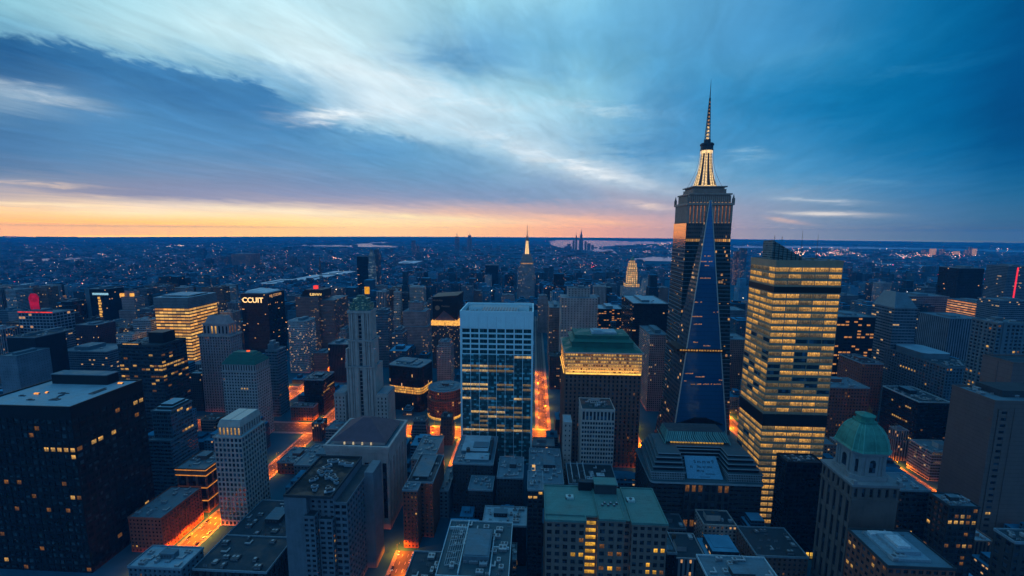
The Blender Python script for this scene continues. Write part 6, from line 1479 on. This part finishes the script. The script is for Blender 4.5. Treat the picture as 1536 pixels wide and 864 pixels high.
river([(1268, 392), (1330, 397), (1400, 402), (1470, 404.5), (1530, 407), (1530, 400), (1460, 400), (1380, 397.5), (1322, 393.5), (1300, 391.5)])
river([(1420, 416), (1440, 419), (1500, 424), (1536, 424), (1536, 414), (1480, 412), (1434, 410.5)], 'bay')
river([(1100, 371.5), (1250, 372.5), (1400, 375), (1536, 379), (1536, 375.5), (1400, 371.8), (1250, 369.3), (1100, 368)], 'sea_arm')
# streets of the near district
ASPH = wall_mat('asphalt', (.055, .055, .06), .25, .75, .2, spec=.3); PAVE = wall_mat('pavement_slabs', (.20, .195, .19), .2, .8, .5); PAINT = flat_mat('road_paint', (.72, .70, .62), .7)
NAME_X = []
def street(axis, c, half, a0, a1, walk=3.5, lanes=2, z=.004, name='road'):
    """a carriageway with lane lines, kerbs and pavements"""
    def q(u0, u1, v0, v1): return (v0, v1, u0, u1) if axis == 'y' else (u0, u1, v0, v1)
    m = MB(); x0, x1, y0, y1 = q(a0, a1, c-half, c+half); m.face([(x0, y0, z), (x1, y0, z), (x1, y1, z), (x0, y1, z)]); tag(m.build(name, [ASPH]), kind='structure')
    m = MB(); n = int((a1-a0)/9)
    for l in range(1, lanes+1):
        v = c-half+2*half*l/(lanes+1)
        for k in range(n): u = a0+9*k+2; x0, x1, y0, y1 = q(u, u+3.6, v-.12, v+.12); m.face([(x0, y0, z+.004), (x1, y0, z+.004), (x1, y1, z+.004), (x0, y1, z+.004)])
    for e in (-half+.5, half-.5): x0, x1, y0, y1 = q(a0+1, a1-1, c+e-.1, c+e+.1); m.face([(x0, y0, z+.004), (x1, y0, z+.004), (x1, y1, z+.004), (x0, y1, z+.004)])
    tag(m.build('road_markings', [PAINT]), kind='structure')
    if walk > 0:
        for s in (-1, 1):
            m = MB(); x0, x1, y0, y1 = q(a0, a1, *sorted((c+s*half, c+s*(half+walk)))); m.box(x0, x1, y0, y1, 0, .14); tag(m.build('pavement', [PAVE]), kind='structure')
street('y', -327, 9, 240, 586, 2.0)
street('x', 603, 15, -560, 30, 4.0, 3, .008)
street('y', -97, 6, 450, 589, 3.5); street('y', -116, 8, 262, 362, 2.5)
street('y', 18, 8, 621, 1500, 4.0); street('y', 148, 7, 482, 1300, 4.0); street('y', 316, 8, 480, 1300, 4.0); street('y', 466, 9, 442, 900, 3.5)
street('x', 760, 9, -900, 1, 4.0); street('y', -325, 8, 621, 750, 3.5); street('y', -440, 8, 621, 750, 3.5); street('y', -440, 8, 770, 1100, 3.5); street('y', -100, 7, 770, 1300, 3.5)
STREETS = [(-341, -317, 240, 600), (-572, 32, 582, 625), (-108, -86, 450, 600), (-132, -104, 262, 364), (4, 32, 600, 1600), (136, 160, 480, 1300), (303, 329, 480, 1300), (452, 480, 440, 900), (-900, 5, 746, 774), (-337, -313, 620, 760), (-452, -428, 620, 1100), (-111, -89, 770, 1300)]

# ------------------------------------------------------------------ street lamps
LAMP_HEAD = glow_mat('sodium_lamp', (1, .45, .07), 4, .1)
LAMP_MESH = {}
LP = []
def lamp(x, y, rz, power, label, group):
    o = empty('street_lamp', (x, y, 0), rz); tag(o, label, 'street lamp', group)
    if not LAMP_MESH:
        m = MB(); m.prism(ngon(0, 0, .3, 8), 0, .8); m.tube((0, 0, .8), (0, 0, 8.2), .13, .08, n=6); m.tube((0, 0, 8.2), (.9, 0, 9.1), .07, n=5); m.tube((.9, 0, 9.1), (2.6, 0, 9.2), .06, n=5); a = m.build('pole', [M_UNITD], o); LAMP_MESH['pole'] = a.data
        m = MB(); m.box(2.0, 3.3, -.28, .28, 9.12, 9.36, 0); m.box(2.1, 3.2, -.22, .22, 9.02, 9.115, 1, bottom=True); a = m.build('lamp_head', [M_UNITD, LAMP_HEAD], o); LAMP_MESH['lamp_head'] = a.data
    else:
        for n in ('pole', 'lamp_head'): a = bpy.data.objects.new(n, LAMP_MESH[n]); COL.objects.link(a); a.parent = o
    key = round(power)
    if key not in LAMP_MESH:
        d = bpy.data.lights.new('sodium_light', 'SPOT'); d.energy = power; d.spot_size = R(178); d.spot_blend = .55; d.color = (1, .17, .004); d.shadow_soft_size = .5; LAMP_MESH[key] = d
    l = bpy.data.objects.new('sodium_light', LAMP_MESH[key]); COL.objects.link(l); l.parent = o; l.location = (2.65, 0, 8.5)
def lamps(axis, c, half, a0, a1, step, power, label, group, both=True):
    n = max(1, int((a1-a0)/step))
    for k in range(n+1):
        u = a0+(a1-a0)*k/n
        for s in ((-1, 1) if both else (1 if k % 2 else -1,)):
            if axis == 'y': lamp(c+s*(half+.8), u, math.pi if s > 0 else 0, power, label, group)
            else: lamp(u, c+s*(half+.8), -math.pi/2 if s > 0 else math.pi/2, power, label, group)
PW = 68000
lamps('y', -327, 8, 300, 394, 22, PW, 'sodium street lamp beside the near black tower, lower left avenue', 'street lamps on the lower left avenue')
lamps('y', -327, 8, 448, 580, 30, PW*.55, 'sodium street lamp on the avenue behind the slim pale apartment tower', 'street lamps on the left avenue', False)
lamps('x', 603, 15, -215, 15, 32, PW*1.2, 'sodium street lamp on the wide bright cross street', 'street lamps on the wide cross street')
lamps('y', -97, 6, 455, 585, 32, PW*.7, 'sodium street lamp on the narrow street right of the dark red brick block', 'street lamps on the narrow street', False)
lamps('y', -116, 8, 300, 360, 24, PW*.9, 'sodium street lamp at the foot of the grey apartment slab', 'street lamps by the grey slab', False)
lamps('y', 18, 8, 625, 880, 25, PW*.62, 'sodium street lamp on the central avenue beside the white framed tower', 'street lamps on the central avenue', False)
lamps('y', 148, 7, 486, 760, 30, PW*1.6, 'sodium street lamp on the avenue beside the green roofed building', 'street lamps on the right avenue', False)
lamps('y', 316, 8, 490, 800, 36, PW*1.6, 'sodium street lamp between the two big towers', 'street lamps between the towers', False)
lamps('y', 466, 9, 450, 640, 30, PW*1.2, 'sodium street lamp on the street behind the domed tower', 'street lamps behind the domed tower', False)
lamps('x', 760, 9, -800, -10, 44, PW*1.2, 'sodium street lamp on the farther cross street', 'street lamps on the farther cross street', False)
lamps('y', -440, 8, 630, 1060, 44, PW*1.2, 'sodium street lamp on the avenue left of the pale stone tower', 'street lamps on the far left avenue', False)
lamps('y', -325, 8, 630, 745, 36, PW*1.3, 'sodium street lamp beside the black box building', 'street lamps by the black box', False)
lamps('x', 603, 15, -555, -235, 40, PW*.6, 'sodium street lamp on the western half of the wide cross street', 'street lamps on the west cross street', False)

# ------------------------------------------------------------------ cars at the kerb
CAR_M = [flat_mat('car_paint_'+n, c, .25, .3, .6) for n, c in (('dark', (.02, .022, .026)), ('silver', (.35, .37, .39)), ('white', (.62, .63, .62)), ('red', (.22, .02, .02)))]
TYRE = flat_mat('tyre', (.012, .012, .013), .8); HEADL = glow_mat('headlight', (1, .93, .8), 6, .1); TAILL = glow_mat('tail_light', (1, .03, .02), 4, .1)
CARS = {}
def car(x, y, rz, k, label, group):
    o = empty('parked_car', (x, y, 0), rz); tag(o, label, 'car', group)
    if k not in CARS:
        m = MB(); body_ = [(-2.2, .35), (2.2, .35), (2.25, .75), (1.3, .92), (-1.9, .95), (-2.25, .8)]
        def side(P, w0): return [(p[0], w0, p[1]) for p in P]
        def shell(mb, P, w0, mi):
            a, c = side(P, -w0), side(P, w0); n = len(P); mb.face(a, mi, [(0, 0)]*n); mb.face(list(reversed(c)), mi, [(0, 0)]*n)
            for i in range(n): j = (i+1) % n; mb.face([a[j], a[i], c[i], c[j]], mi)
        shell(m, body_, .88, 0); shell(m, [(-1.6, .95), (.9, .93), (.2, 1.42), (-1.2, 1.45)], .76, 1); shell(m, [(-1.2, 1.45), (.2, 1.42), (.18, 1.47), (-1.18, 1.5)], .74, 0)
        ob = m.build('body', [CAR_M[k], M_DARK], o); L = [('body', ob.data, (0, 0, 0))]
        for wx_ in (-1.35, 1.35):
            for wy_ in (-.8, .8):
                m = MB(); m.tube((0, -.11, 0), (0, .11, 0), .33, n=10); w_ = m.build('wheel', [TYRE], o); w_.location = (wx_, wy_, .33); L.append(('wheel', w_.data, tuple(w_.location)))
        for nm, xx, mt in (('headlight', 2.24, HEADL), ('tail_light', -2.26, TAILL)):
            for yy in (-.6, .6): m = MB(); m.box(-.03, .03, -.16, .16, -.07, .07, bottom=True); w_ = m.build(nm, [mt], o); w_.location = (xx, yy, .68); L.append((nm, w_.data, tuple(w_.location)))
        CARS[k] = L
    else:
        for nm, me, lc in CARS[k]: a = bpy.data.objects.new(nm, me); COL.objects.link(a); a.parent = o; a.location = lc
CN = ['dark', 'silver', 'white', 'red']; rc = random.Random(3)
for y_ in range(302, 396, 8):
    for s_ in (-1, 1):
        if rc.random() < .75: k = rc.choice((0, 0, 1, 2, 3)); car(-327+s_*7.4, y_+rc.uniform(-1, 1), math.pi/2 if s_ > 0 else -math.pi/2, k, f'{CN[k]} car at the kerb of the lamp lit lower left avenue', 'cars on the lower left avenue')
for x_ in range(-205, 10, 9):
    for s_ in (-1, -.35, .35, 1):
        if rc.random() < .4: k = rc.choice((0, 0, 1, 2, 3)); car(x_+rc.uniform(-2, 2), 603+s_*12.6, 0 if s_ < 0 else math.pi, k, f'{CN[k]} car on the wide bright cross street', 'cars on the wide cross street')
for y_ in range(268, 360, 9):
    for s_ in (-1, 1):
        if rc.random() < .6: k = rc.choice((0, 0, 1, 2)); car(-116+s_*6.6, y_, math.pi/2 if s_ > 0 else -math.pi/2, k, f'{CN[k]} car parked at the foot of the grey apartment slab', 'cars by the grey slab')
for y_ in range(628, 880, 10):
    for s_ in (-1, .4, 1):
        if rc.random() < .5: k = rc.choice((0, 0, 1, 2)); car(18+s_*6.2, y_, math.pi/2 if s_ > 0 else -math.pi/2, k, f'{CN[k]} car on the central avenue beside the white framed tower', 'cars on the central avenue')
# ------------------------------------------------------------------ the packed blocks between and behind
rg = random.Random(7)
TINTS = [('brown', (.22, .14, .11)), ('rose', (.34, .24, .23)), ('grey', (.30, .30, .31)), ('beige', (.44, .37, .33)), ('slate', (.13, .15, .17)), ('red brick', (.20, .085, .065)), ('blue grey', (.13, .175, .21)), ('charcoal', (.05, .055, .06)), ('pale', (.42, .43, .43))]
FF = [facade_mat('block_facade_a', None, .5, .5, .045, (1, .52, .2), .6), facade_mat('block_facade_b', None, .62, .42, .06, (1, .55, .22), .6, cluster=4.0), facade_mat('block_facade_c', None, .9, .5, .04, (1, .6, .26), .5, cluster=5.0), facade_mat('block_facade_d', None, .45, .8, .04, (1, .5, .2), .6, vert=True)]
RM = [R_MID, R_DARK, R_BLUE, R_DARK, R_MID]
RNAME = ['grey', 'dark', 'pale', 'dark', 'grey']
def hits(x0, x1, y0, y1):
    for a in FOOT:
        if x0 < a[1] and x1 > a[0] and y0 < a[3] and y1 > a[2]: return True
    for a in STREETS:
        if x0 < a[1] and x1 > a[0] and y0 < a[3] and y1 > a[2]: return True
    return False
def inside(p, poly):
    c = False; n = len(poly)
    for i in range(n):
        a, b_ = poly[i], poly[(i+1) % n]
        if (a[1] > p[1]) != (b_[1] > p[1]) and p[0] < (b_[0]-a[0])*(p[1]-a[1])/(b_[1]-a[1])+a[0]: c = not c
    return c
def wet(x, y): return any(inside((x, y), w_) for w_ in WATER)
HEROES = [(o, pix((o.location.x, o.location.y, 60)), o.location.y) for o in COL.objects if o.type == 'EMPTY' and o.get('category') and o.get('category') != 'street lamp']
def body(m, w, d, h, f, tint, seed, bay, fl, kind, rm, rr, root=0):
    """one block: walls with set-backs, roof, bulkhead and units; all local"""
    m.tint = (*tint, seed)
    lev = [(0, h)]
    if kind == 1: lev = [(0, h*.7), (min(w, d)*.12, h)]
    if kind == 2: lev = [(0, h*.6), (min(w, d)*.10, h*.85), (min(w, d)*.2, h)]
    z = 0
    for ins, zt in lev: m.prism(rect(-w+ins, w-ins, ins, d-ins), z, zt, 0, 1, bay=bay, fl=fl, u0=rr.randrange(50)); z = zt
    return z, lev[-1][0]
def top(m, w, d, z, ins, rr):
    a, c0, c1, t = w-ins, ins, d-ins, .6
    m.box(-a-.15, a+.15, c0-.15, c0+t, z, z+1.2, 0, bottom=True); m.box(-a-.15, -a+t, c0+t, c1-t, z, z+1.2, 0, bottom=True); m.box(a-t, a+.15, c0+t, c1-t, z, z+1.2, 0, bottom=True); m.box(-a-.15, a+.15, c1-t, c1+.15, z, z+1.2, 0, bottom=True)
    bw_, bd_ = a*rr.uniform(.5, .9), (c1-c0)*rr.uniform(.2, .4); bx_, by_ = rr.uniform(-.4, .4)*a, rr.uniform(.4, .65)*(c1-c0)+c0
    m.box(bx_-bw_/2, bx_+bw_/2, by_-bd_/2, by_+bd_/2, z, z+rr.uniform(2.5, 6), 0, 1)
    for k in range(rr.randrange(2, 7)): q = rr.uniform(1.2, 3.6); x_, y_ = rr.uniform(-.85, .75)*a, rr.uniform(c0+1, max(c0+1.2, c1-4)); m.box(x_, x_+q, y_, y_+q*rr.uniform(.6, 1.6), z, z+rr.uniform(1, 2.4)+k*.011, 2)
    if rr.random() < .3:
        x_, y_ = rr.uniform(-.5, .5)*a, rr.uniform(.5, .8)*(c1-c0)+c0; m.prism(ngon(x_, y_, 1.8, 8), z+2.5, z+6, 3, bottom=True); m.loft(ngon(x_, y_, 1.9, 8), z+6, ngon(x_, y_, .1, 8), z+7.4, 3)
        for sx in (-1, 1): m.tube((x_+sx, y_, z), (x_+sx, y_, z+2.6), .2, n=4, m=3)
cells = []
y = 330.0
while y < 2700:
    step = 46 if y < 1300 else 56
    x = -y*1.32-160
    while x < y*1.32+160:
        w, d = rg.uniform(13, 22), rg.uniform(26, 40)
        cx_, cy_ = x+rg.uniform(-3, 3), y+rg.uniform(-4, 4)
        for _ in range(3):
            if hits(cx_-w, cx_+w, cy_, cy_+d) and w > 8: w *= .75; d *= .8
        if not hits(cx_-w, cx_+w, cy_, cy_+d) and not (cy_ < 405 and cx_ < -255) and not wet(cx_, cy_): cells.append((cx_, cy_, w, d))
        x += rg.uniform(35, 43) if y < 1300 else rg.uniform(46, 60)
    y += step
KEEP = [(232, 328, 545, 800), (361, 427, 552, 950), (427, 460, 588, 850), (443, 508, 548, 1000), (492, 524, 578, 800), (646, 693, 568, 900), (600, 641, 530, 1000), (572, 652, 628, 676), (636, 693, 652, 640), (178, 203, 492, 950), (124, 166, 482, 1000), (27, 80, 535, 780), (775, 804, 452, 1900), (838, 898, 520, 850), (897, 935, 492, 960), (932, 1004, 560, 800), (968, 1004, 605, 700), (934, 964, 442, 1900), (1254, 1316, 556, 700), (1312, 1380, 545, 720), (1389, 1482, 532, 780), (1446, 1504, 522, 900), (1433, 1478, 462, 1050), (1508, 1540, 448, 1080), (296, 362, 640, 650), (400, 432, 640, 640), (533, 570, 442, 1650), (725, 749, 436, 2250), (312, 378, 416, 3400), (1084, 1124, 520, 760), (822, 842, 530, 930), (1262, 1290, 475, 1100)]
def hgt(x, y):
    if y < 470: return rg.uniform(12, 30)
    if y < 640: return rg.uniform(14, 44)
    h = 24+rg.expovariate(1/(52 if y < 850 else 74))
    h = min(h, 112 if y < 950 else 150)
    px_ = pix((x, y, 50))[0]
    ymin = 455 if 705 < px_ < 815 or 925 < px_ < 972 or 1078 < px_ < 1128 or 345 < px_ < 500 or 640 < px_ < 700 or 1260 < px_ < 1500 else 428
    ymin = ymin if y < 1500 else (424 if y < 2000 else 408)
    if y > 1500 and px_ < 610: h = min(h, rg.uniform(9, 30))
    for (xa, xb, yb_, yy) in KEEP:
        if y < yy and xa-14 < px_ < xb+14: ymin = max(ymin, yb_+rg.uniform(-8, 14))
    while h > 9 and pix((x, y, h))[1] < ymin: h *= .94
    return h
blocks = []
for (x_, y_, w, d) in cells:
    h = hgt(x_, y_); p = pix((x_, y_, h)); q = pix((x_, y_, 0))
    if p[0] < -80 or p[0] > 1620 or p[1] > 900: continue
    blocks.append((x_, y_, w, d, h, p))
blocks.sort(key=lambda t: t[1])
# which ones can be seen past the nearer ones (coarse test)
zb = {}
def mark(x0, x1, yt, dist):
    for c in range(int(x0//6), int(x1//6)+1):
        zb.setdefault(c, []).append((dist, yt))
bpy.context.view_layer.update()
from mathutils.bvhtree import BVHTree
bv, bf = [], []
for o in COL.objects:
    if o.type == 'MESH' and o.parent is not None and o.name.split('.')[0] in ('wall', 'attic', 'roof_terrace', 'crown'):
        n_ = len(bv); bv += [o.matrix_world @ Vector(c) for c in o.bound_box]
        bf += [tuple(n_+k for k in q) for q in ((0, 1, 2, 3), (4, 5, 6, 7), (0, 1, 5, 4), (1, 2, 6, 5), (2, 3, 7, 6), (3, 0, 4, 7))]
BV = BVHTree.FromPolygons(bv, bf)
def seen(x_, y_, w, d, h):
    s = 0
    for fx in (-.8, 0, .8):
        for fz in (1.0, .6, .25):
            pt = Vector((x_+fx*w, y_-.5, h*fz)); v = pt-Vector((0, 0, CAM_H)); L = v.length
            if BV.ray_cast(Vector((0, 0, CAM_H)), v/L, L-1.5)[0] is None: s += 1
    return s
vis = []
rest = []
for t in blocks:
    s = seen(*t[:5])
    (vis if s > 0 and t[1] < 1700 else rest).append((t, s))
vis.sort(key=lambda q: -q[1]*q[0][2]*q[0][4]/q[0][1]**2)
N_IND = 185
solo = vis[:N_IND]; rest += vis[N_IND:]
rest = [r for r in rest if r[1] > 0 or r[0][1] < 700]
names = {}
lab_seen = {}
todo = []
for (x_, y_, w, d, h, p), s in solo:
    ti = rg.randrange(len(TINTS)); ri = rg.randrange(5); fi = rg.randrange(4); kind = rg.choice((0, 0, 0, 1, 2)) if h > 32 else 0
    sz = 'low' if h < 26 else 'mid height' if h < 52 else 'tall'
    pp = pix((x_, y_, h*.8)); best = min(HEROES, key=lambda H: math.hypot(H[1][0]-pp[0], (H[1][1]-pp[1])*.6)); hn = best[0]['label'].split(',')[0]
    rel = 'behind' if y_ > best[2]+25 else 'before'
    side = 'left of' if pp[0] < best[1][0]-12 else 'right of' if pp[0] > best[1][0]+12 else rel
    hn = ' '.join(hn.split()[:7])
    for bad in (' with', ' and', ' a', ' the', ' of', ' on', ' by', ' at', ' in', ' one', ' under', ' an', ' before', ' behind', ' golden', ' lit', ' pale', ' two', ' small', ' its', ' black', ' top', ' plain', ' dark', ' few'):
        while hn.endswith(bad): hn = hn[:-len(bad)]
    lb = f"{sz} {TINTS[ti][0]}{' stepped' if kind else ''} block {side} the {hn}"
    todo.append((x_, y_, w, d, h, p, ti, ri, fi, kind, lb)); lab_seen.setdefault(lb, []).append(len(todo)-1)
ORD = ['first', 'second', 'third', 'fourth', 'fifth', 'sixth', 'seventh']
final = {}
for lb, ids in lab_seen.items():
    if len(ids) == 1: final[ids[0]] = lb; continue
    ids.sort(key=lambda i: todo[i][5][0])
    for k, i in enumerate(ids): final[i] = (('leftmost ' if k == 0 else 'rightmost ' if k == len(ids)-1 else ORD[min(k, 6)]+' from left, ')+lb)
for i, (x_, y_, w, d, h, p, ti, ri, fi, kind, lb) in enumerate(todo):
    rr = random.Random(i*13+5)
    o = empty('city_block', (x_, y_, 0)); tag(o, ' '.join(final[i].split()[:16]), 'city block', 'packed city blocks between the big towers')
    m = MB(); tint = TINTS[ti][1]
    z, ins = body(m, w, d, h, fi, tint, rr.random(), rr.uniform(2.8, 4.2), rr.uniform(3.4, 4.2), kind, ri, rr)
    m.build('wall', [FF[fi], RM[ri]], o, tint=True)
    m = MB(); top(m, w, d, z, ins, rr); m.build('roof', [wall_mat('coping_'+TINTS[ti][0].replace(' ', '_'), mul(tint, 1.1)), RM[ri], M_UNIT, M_TANK], o)
# everything smaller merges into one far mass
m = MB()
class Off(MB): pass
def merged(mb, x_, y_, w, d, h, rr, detail):
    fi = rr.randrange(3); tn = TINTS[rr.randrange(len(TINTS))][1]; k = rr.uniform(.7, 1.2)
    k *= .6; gr_ = (tn[0]+tn[1]+tn[2])/3; mb.tint = ((tn[0]*.2+gr_*.16)*k, (tn[1]*.4+gr_*.7)*k, (tn[2]*.4+gr_*1.2)*k, rr.random()); ri = 3+rr.randrange(3)  # tint pulled towards blue: distance haze put into the colour
    bay, fl = rr.uniform(3, 4.5), rr.uniform(3.4, 4.2)
    mb.prism(rect(x_-w, x_+w, y_, y_+d), 0, h, fi, ri, bay=bay, fl=fl, u0=rr.randrange(90))
    if detail:
        a = rr.uniform(.3, .6); mb.prism(rect(x_-w*a, x_+w*a, y_+d*.3, y_+d*.7), h, h+rr.uniform(2.5, 8), fi, ri, bay=bay, fl=fl)
        if rr.random() < .25: mb.prism(rect(x_-w*.75, x_+w*.75, y_+d*.15, y_+d*.85), h, h*1.25, fi, ri, bay=bay, fl=fl)
rr = random.Random(99)
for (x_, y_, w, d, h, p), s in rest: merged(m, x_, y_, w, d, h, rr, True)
y = 2700.0; FARB = []
while y < 15000:
    st = 60*(y/2700)**1.0
    x = -y*1.32-200
    while x < y*1.32+200:
        if rr.random() < .80:
            xx, yy = x+rr.uniform(-.3, .3)*st, y+rr.uniform(-.3, .3)*st
            if not any(wet(xx, yy+q) for q in (0, st*.5, 180, 360, 520)) and not hits(xx-20, xx+20, yy, yy+40):
                dens = .5+.5*math.sin(xx*.0011+1.3)*math.cos(yy*.0009+xx*.0004)
                h = 7+rr.expovariate(1/(5+8*dens))
                if rr.random() < .025*dens and 560 < pix((xx, yy, 20))[0] < 1130: h += rr.uniform(20, 55)
                if yy > 7000: h = min(h, 30)
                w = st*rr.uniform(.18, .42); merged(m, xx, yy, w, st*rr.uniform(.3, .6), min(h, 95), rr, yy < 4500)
                FARB.append((xx, yy, w, min(h, 95)))
        x += st*rr.uniform(.8, 1.3)
    y += st
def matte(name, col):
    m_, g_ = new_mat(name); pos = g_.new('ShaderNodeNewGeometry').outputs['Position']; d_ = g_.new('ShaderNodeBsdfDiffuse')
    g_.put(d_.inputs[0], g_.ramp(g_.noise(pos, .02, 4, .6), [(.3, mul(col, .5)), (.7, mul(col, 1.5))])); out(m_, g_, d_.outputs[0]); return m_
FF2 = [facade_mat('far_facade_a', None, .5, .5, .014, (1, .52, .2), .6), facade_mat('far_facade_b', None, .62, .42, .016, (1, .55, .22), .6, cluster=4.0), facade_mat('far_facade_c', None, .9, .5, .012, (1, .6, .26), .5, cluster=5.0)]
o = m.build('far_city', FF2+[matte('far_roof_haze', (.035, .18, .30)), matte('far_roof_haze_dark', (.025, .13, .22)), matte('far_roof_haze_pale', (.07, .25, .38))], None, tint=True); tag(o, kind='stuff')  # far roofs carry the blue of the haze in their colour
# points of light over the far city
LCOL = [('warm', (1, .68, .40), 9.0), ('amber', (1, .38, .13), 11.0), ('white', (.9, .95, 1), 5.0), ('red', (1, .04, .06), 14.0)]
mb = MB(); rr = random.Random(4)
def dot(x, y, z, s, k): mb.box(x-s, x+s, y-s, y+s, z, z+2*s, k, bottom=True)
for (x_, y_, w, h) in FARB:
    n = rr.choice((0, 0, 0, 1, 1, 1, 2)) if y_ < 5000 else rr.choice((0, 0, 0, 0, 1, 1))
    for _ in range(n): dot(x_+rr.uniform(-w, w)*1.4, y_-rr.uniform(1, 6), rr.uniform(2, h+2), rr.choice((.22, .3, .36, .45, .85))*rr.uniform(.7, 1.2)*(y_/4500)**.55, rr.choices((0, 1, 2, 3), (56, 20, 20, 3))[0])
for t, s in rest+solo:
    if t[1] > 900 and rr.random() < .35: dot(t[0]+rr.uniform(-1, 1)*t[2], t[1]-1.5, rr.uniform(6, t[4]), rr.uniform(.4, .8), rr.choices((0, 1, 2, 3), (50, 34, 10, 6))[0])
def cluster(x0, x1, y0, y1, n, kinds, s=1.0):
    n = int(n*.6); hubs = [(rr.uniform(x0, x1), rr.uniform(y0, y1)) for _ in range(max(3, n//14))]
    for _ in range(n):
        hb = rr.choice(hubs); px_, py_ = min(max(rr.gauss(hb[0], (x1-x0)*.035+1), x0), x1), min(max(rr.gauss(hb[1], (y1-y0)*.10+.2), y0), y1); p = ground(px_, py_)
        if p.y > GR*.97 or wet(p.x, p.y): continue
        dot(p.x, p.y, rr.uniform(3, 22), s*rr.uniform(.6, 1.3)*(p.y/4500)**.8, rr.choices((0, 1, 2, 3), kinds)[0])
cluster(250, 316, 369.5, 371.5, 60, (6, 1, 3, 0)); cluster(140, 200, 383, 386.5, 40, (6, 1, 2, 0)); cluster(30, 70, 372, 375, 8, (6, 1, 3, 0)); cluster(1140, 1330, 372, 386, 620, (5, 3, 2, .6), 1.15); cluster(1330, 1480, 380, 389, 280, (5, 3, 2, .8), 1.15); cluster(945, 1012, 366, 383, 260, (5, 2, 3, .3)); cluster(1088, 1125, 362, 392, 130, (3, 5, 1, 1))
cluster(1285, 1345, 419, 437, 80, (2, 2, 1, 6), .9); cluster(1370, 1440, 418, 432, 70, (1, 1, 8, 0), 1.1); cluster(840, 900, 392, 408, 40, (3, 3, 1, 3)); cluster(600, 660, 375, 390, 70, (4, 4, 1, 1)); cluster(500, 535, 384, 392, 40, (3, 5, 1, 1)); cluster(700, 770, 400, 430, 50, (3, 4, 1, 1)); cluster(820, 860, 412, 426, 50, (2, 6, 1, 1), .9); cluster(0, 320, 372, 425, 300, (5, 3, 2, .5), .8); cluster(320, 780, 366, 420, 420, (5, 3, 2, .4), .8); cluster(790, 1010, 372, 420, 260, (5, 3, 2, .3), .8); cluster(1270, 1536, 390, 440, 260, (4, 3, 3, 1), .85)
cluster(1478, 1536, 374, 384, 40, (4, 3, 2, .5)); cluster(60, 130, 408, 445, 40, (3, 5, 1, 2)); cluster(0, 50, 420, 450, 30, (1, 3, 0, 5)); cluster(1250, 1290, 428, 440, 30, (1, 8, 0, 1), 1.1)
for k in range(-7, 8):     # avenues running away from the near district, seen as strings of lamps
    x_ = 18+k*430+rr.uniform(-60, 60); y_ = 1700.0
    while y_ < 9500:
        if abs(x_) < y_*1.25 and rr.random() < .62 and not wet(x_, y_): dot(x_+rr.uniform(-5, 5), y_, rr.uniform(16, 26), .34*(y_/4500)**.6*rr.uniform(.6, 1.3), rr.choices((0, 1, 3), (5, 6, 1))[0])
        y_ += rr.uniform(28, 60)*(y_/2500)**.7
for y_ in (2300, 3100, 4300, 5600, 7400):   # and roads across
    x_ = -y_*1.2; ph = rr.uniform(0, 6)
    while x_ < y_*1.2:
        if rr.random() < .6: dot(x_, y_+90*math.sin(x_*.0012+ph), rr.uniform(16, 26), .34*(y_/4500)**.6*rr.uniform(.6, 1.3), rr.choices((0, 1, 2), (6, 5, 1))[0])
        x_ += rr.uniform(35, 75)*(y_/2500)**.6
o = mb.build('city_lights', [glow_mat('light_'+n, c, s, .4, .003) for n, c, s in LCOL]); tag(o, kind='stuff')

# ------------------------------------------------------------------ haze
mh, g = new_mat('haze_air'); pv = g.new('ShaderNodeVolumePrincipled')
pv.inputs['Color'].default_value = (.03, .50, 1.0, 1); pv.inputs['Density'].default_value = HAZE_D; pv.inputs['Anisotropy'].default_value = -.3
ho = g.new('ShaderNodeOutputMaterial'); mh.node_tree.links.new(pv.outputs[0], ho.inputs['Volume'])
try: mh.cycles.homogeneous_volume = True
except Exception: pass
m = MB(); m.box(-GR-300, GR+300, -GR-300, GR+300, -1.0, CAM_H+HAZE_TOP, bottom=True); o = m.build('haze', [mh]); tag(o, kind='stuff')
for o in COL.objects:
    if o.get('label') and not 4 <= len(o['label'].split()) <= 16: print('LABEL', len(o['label'].split()), o['label'])
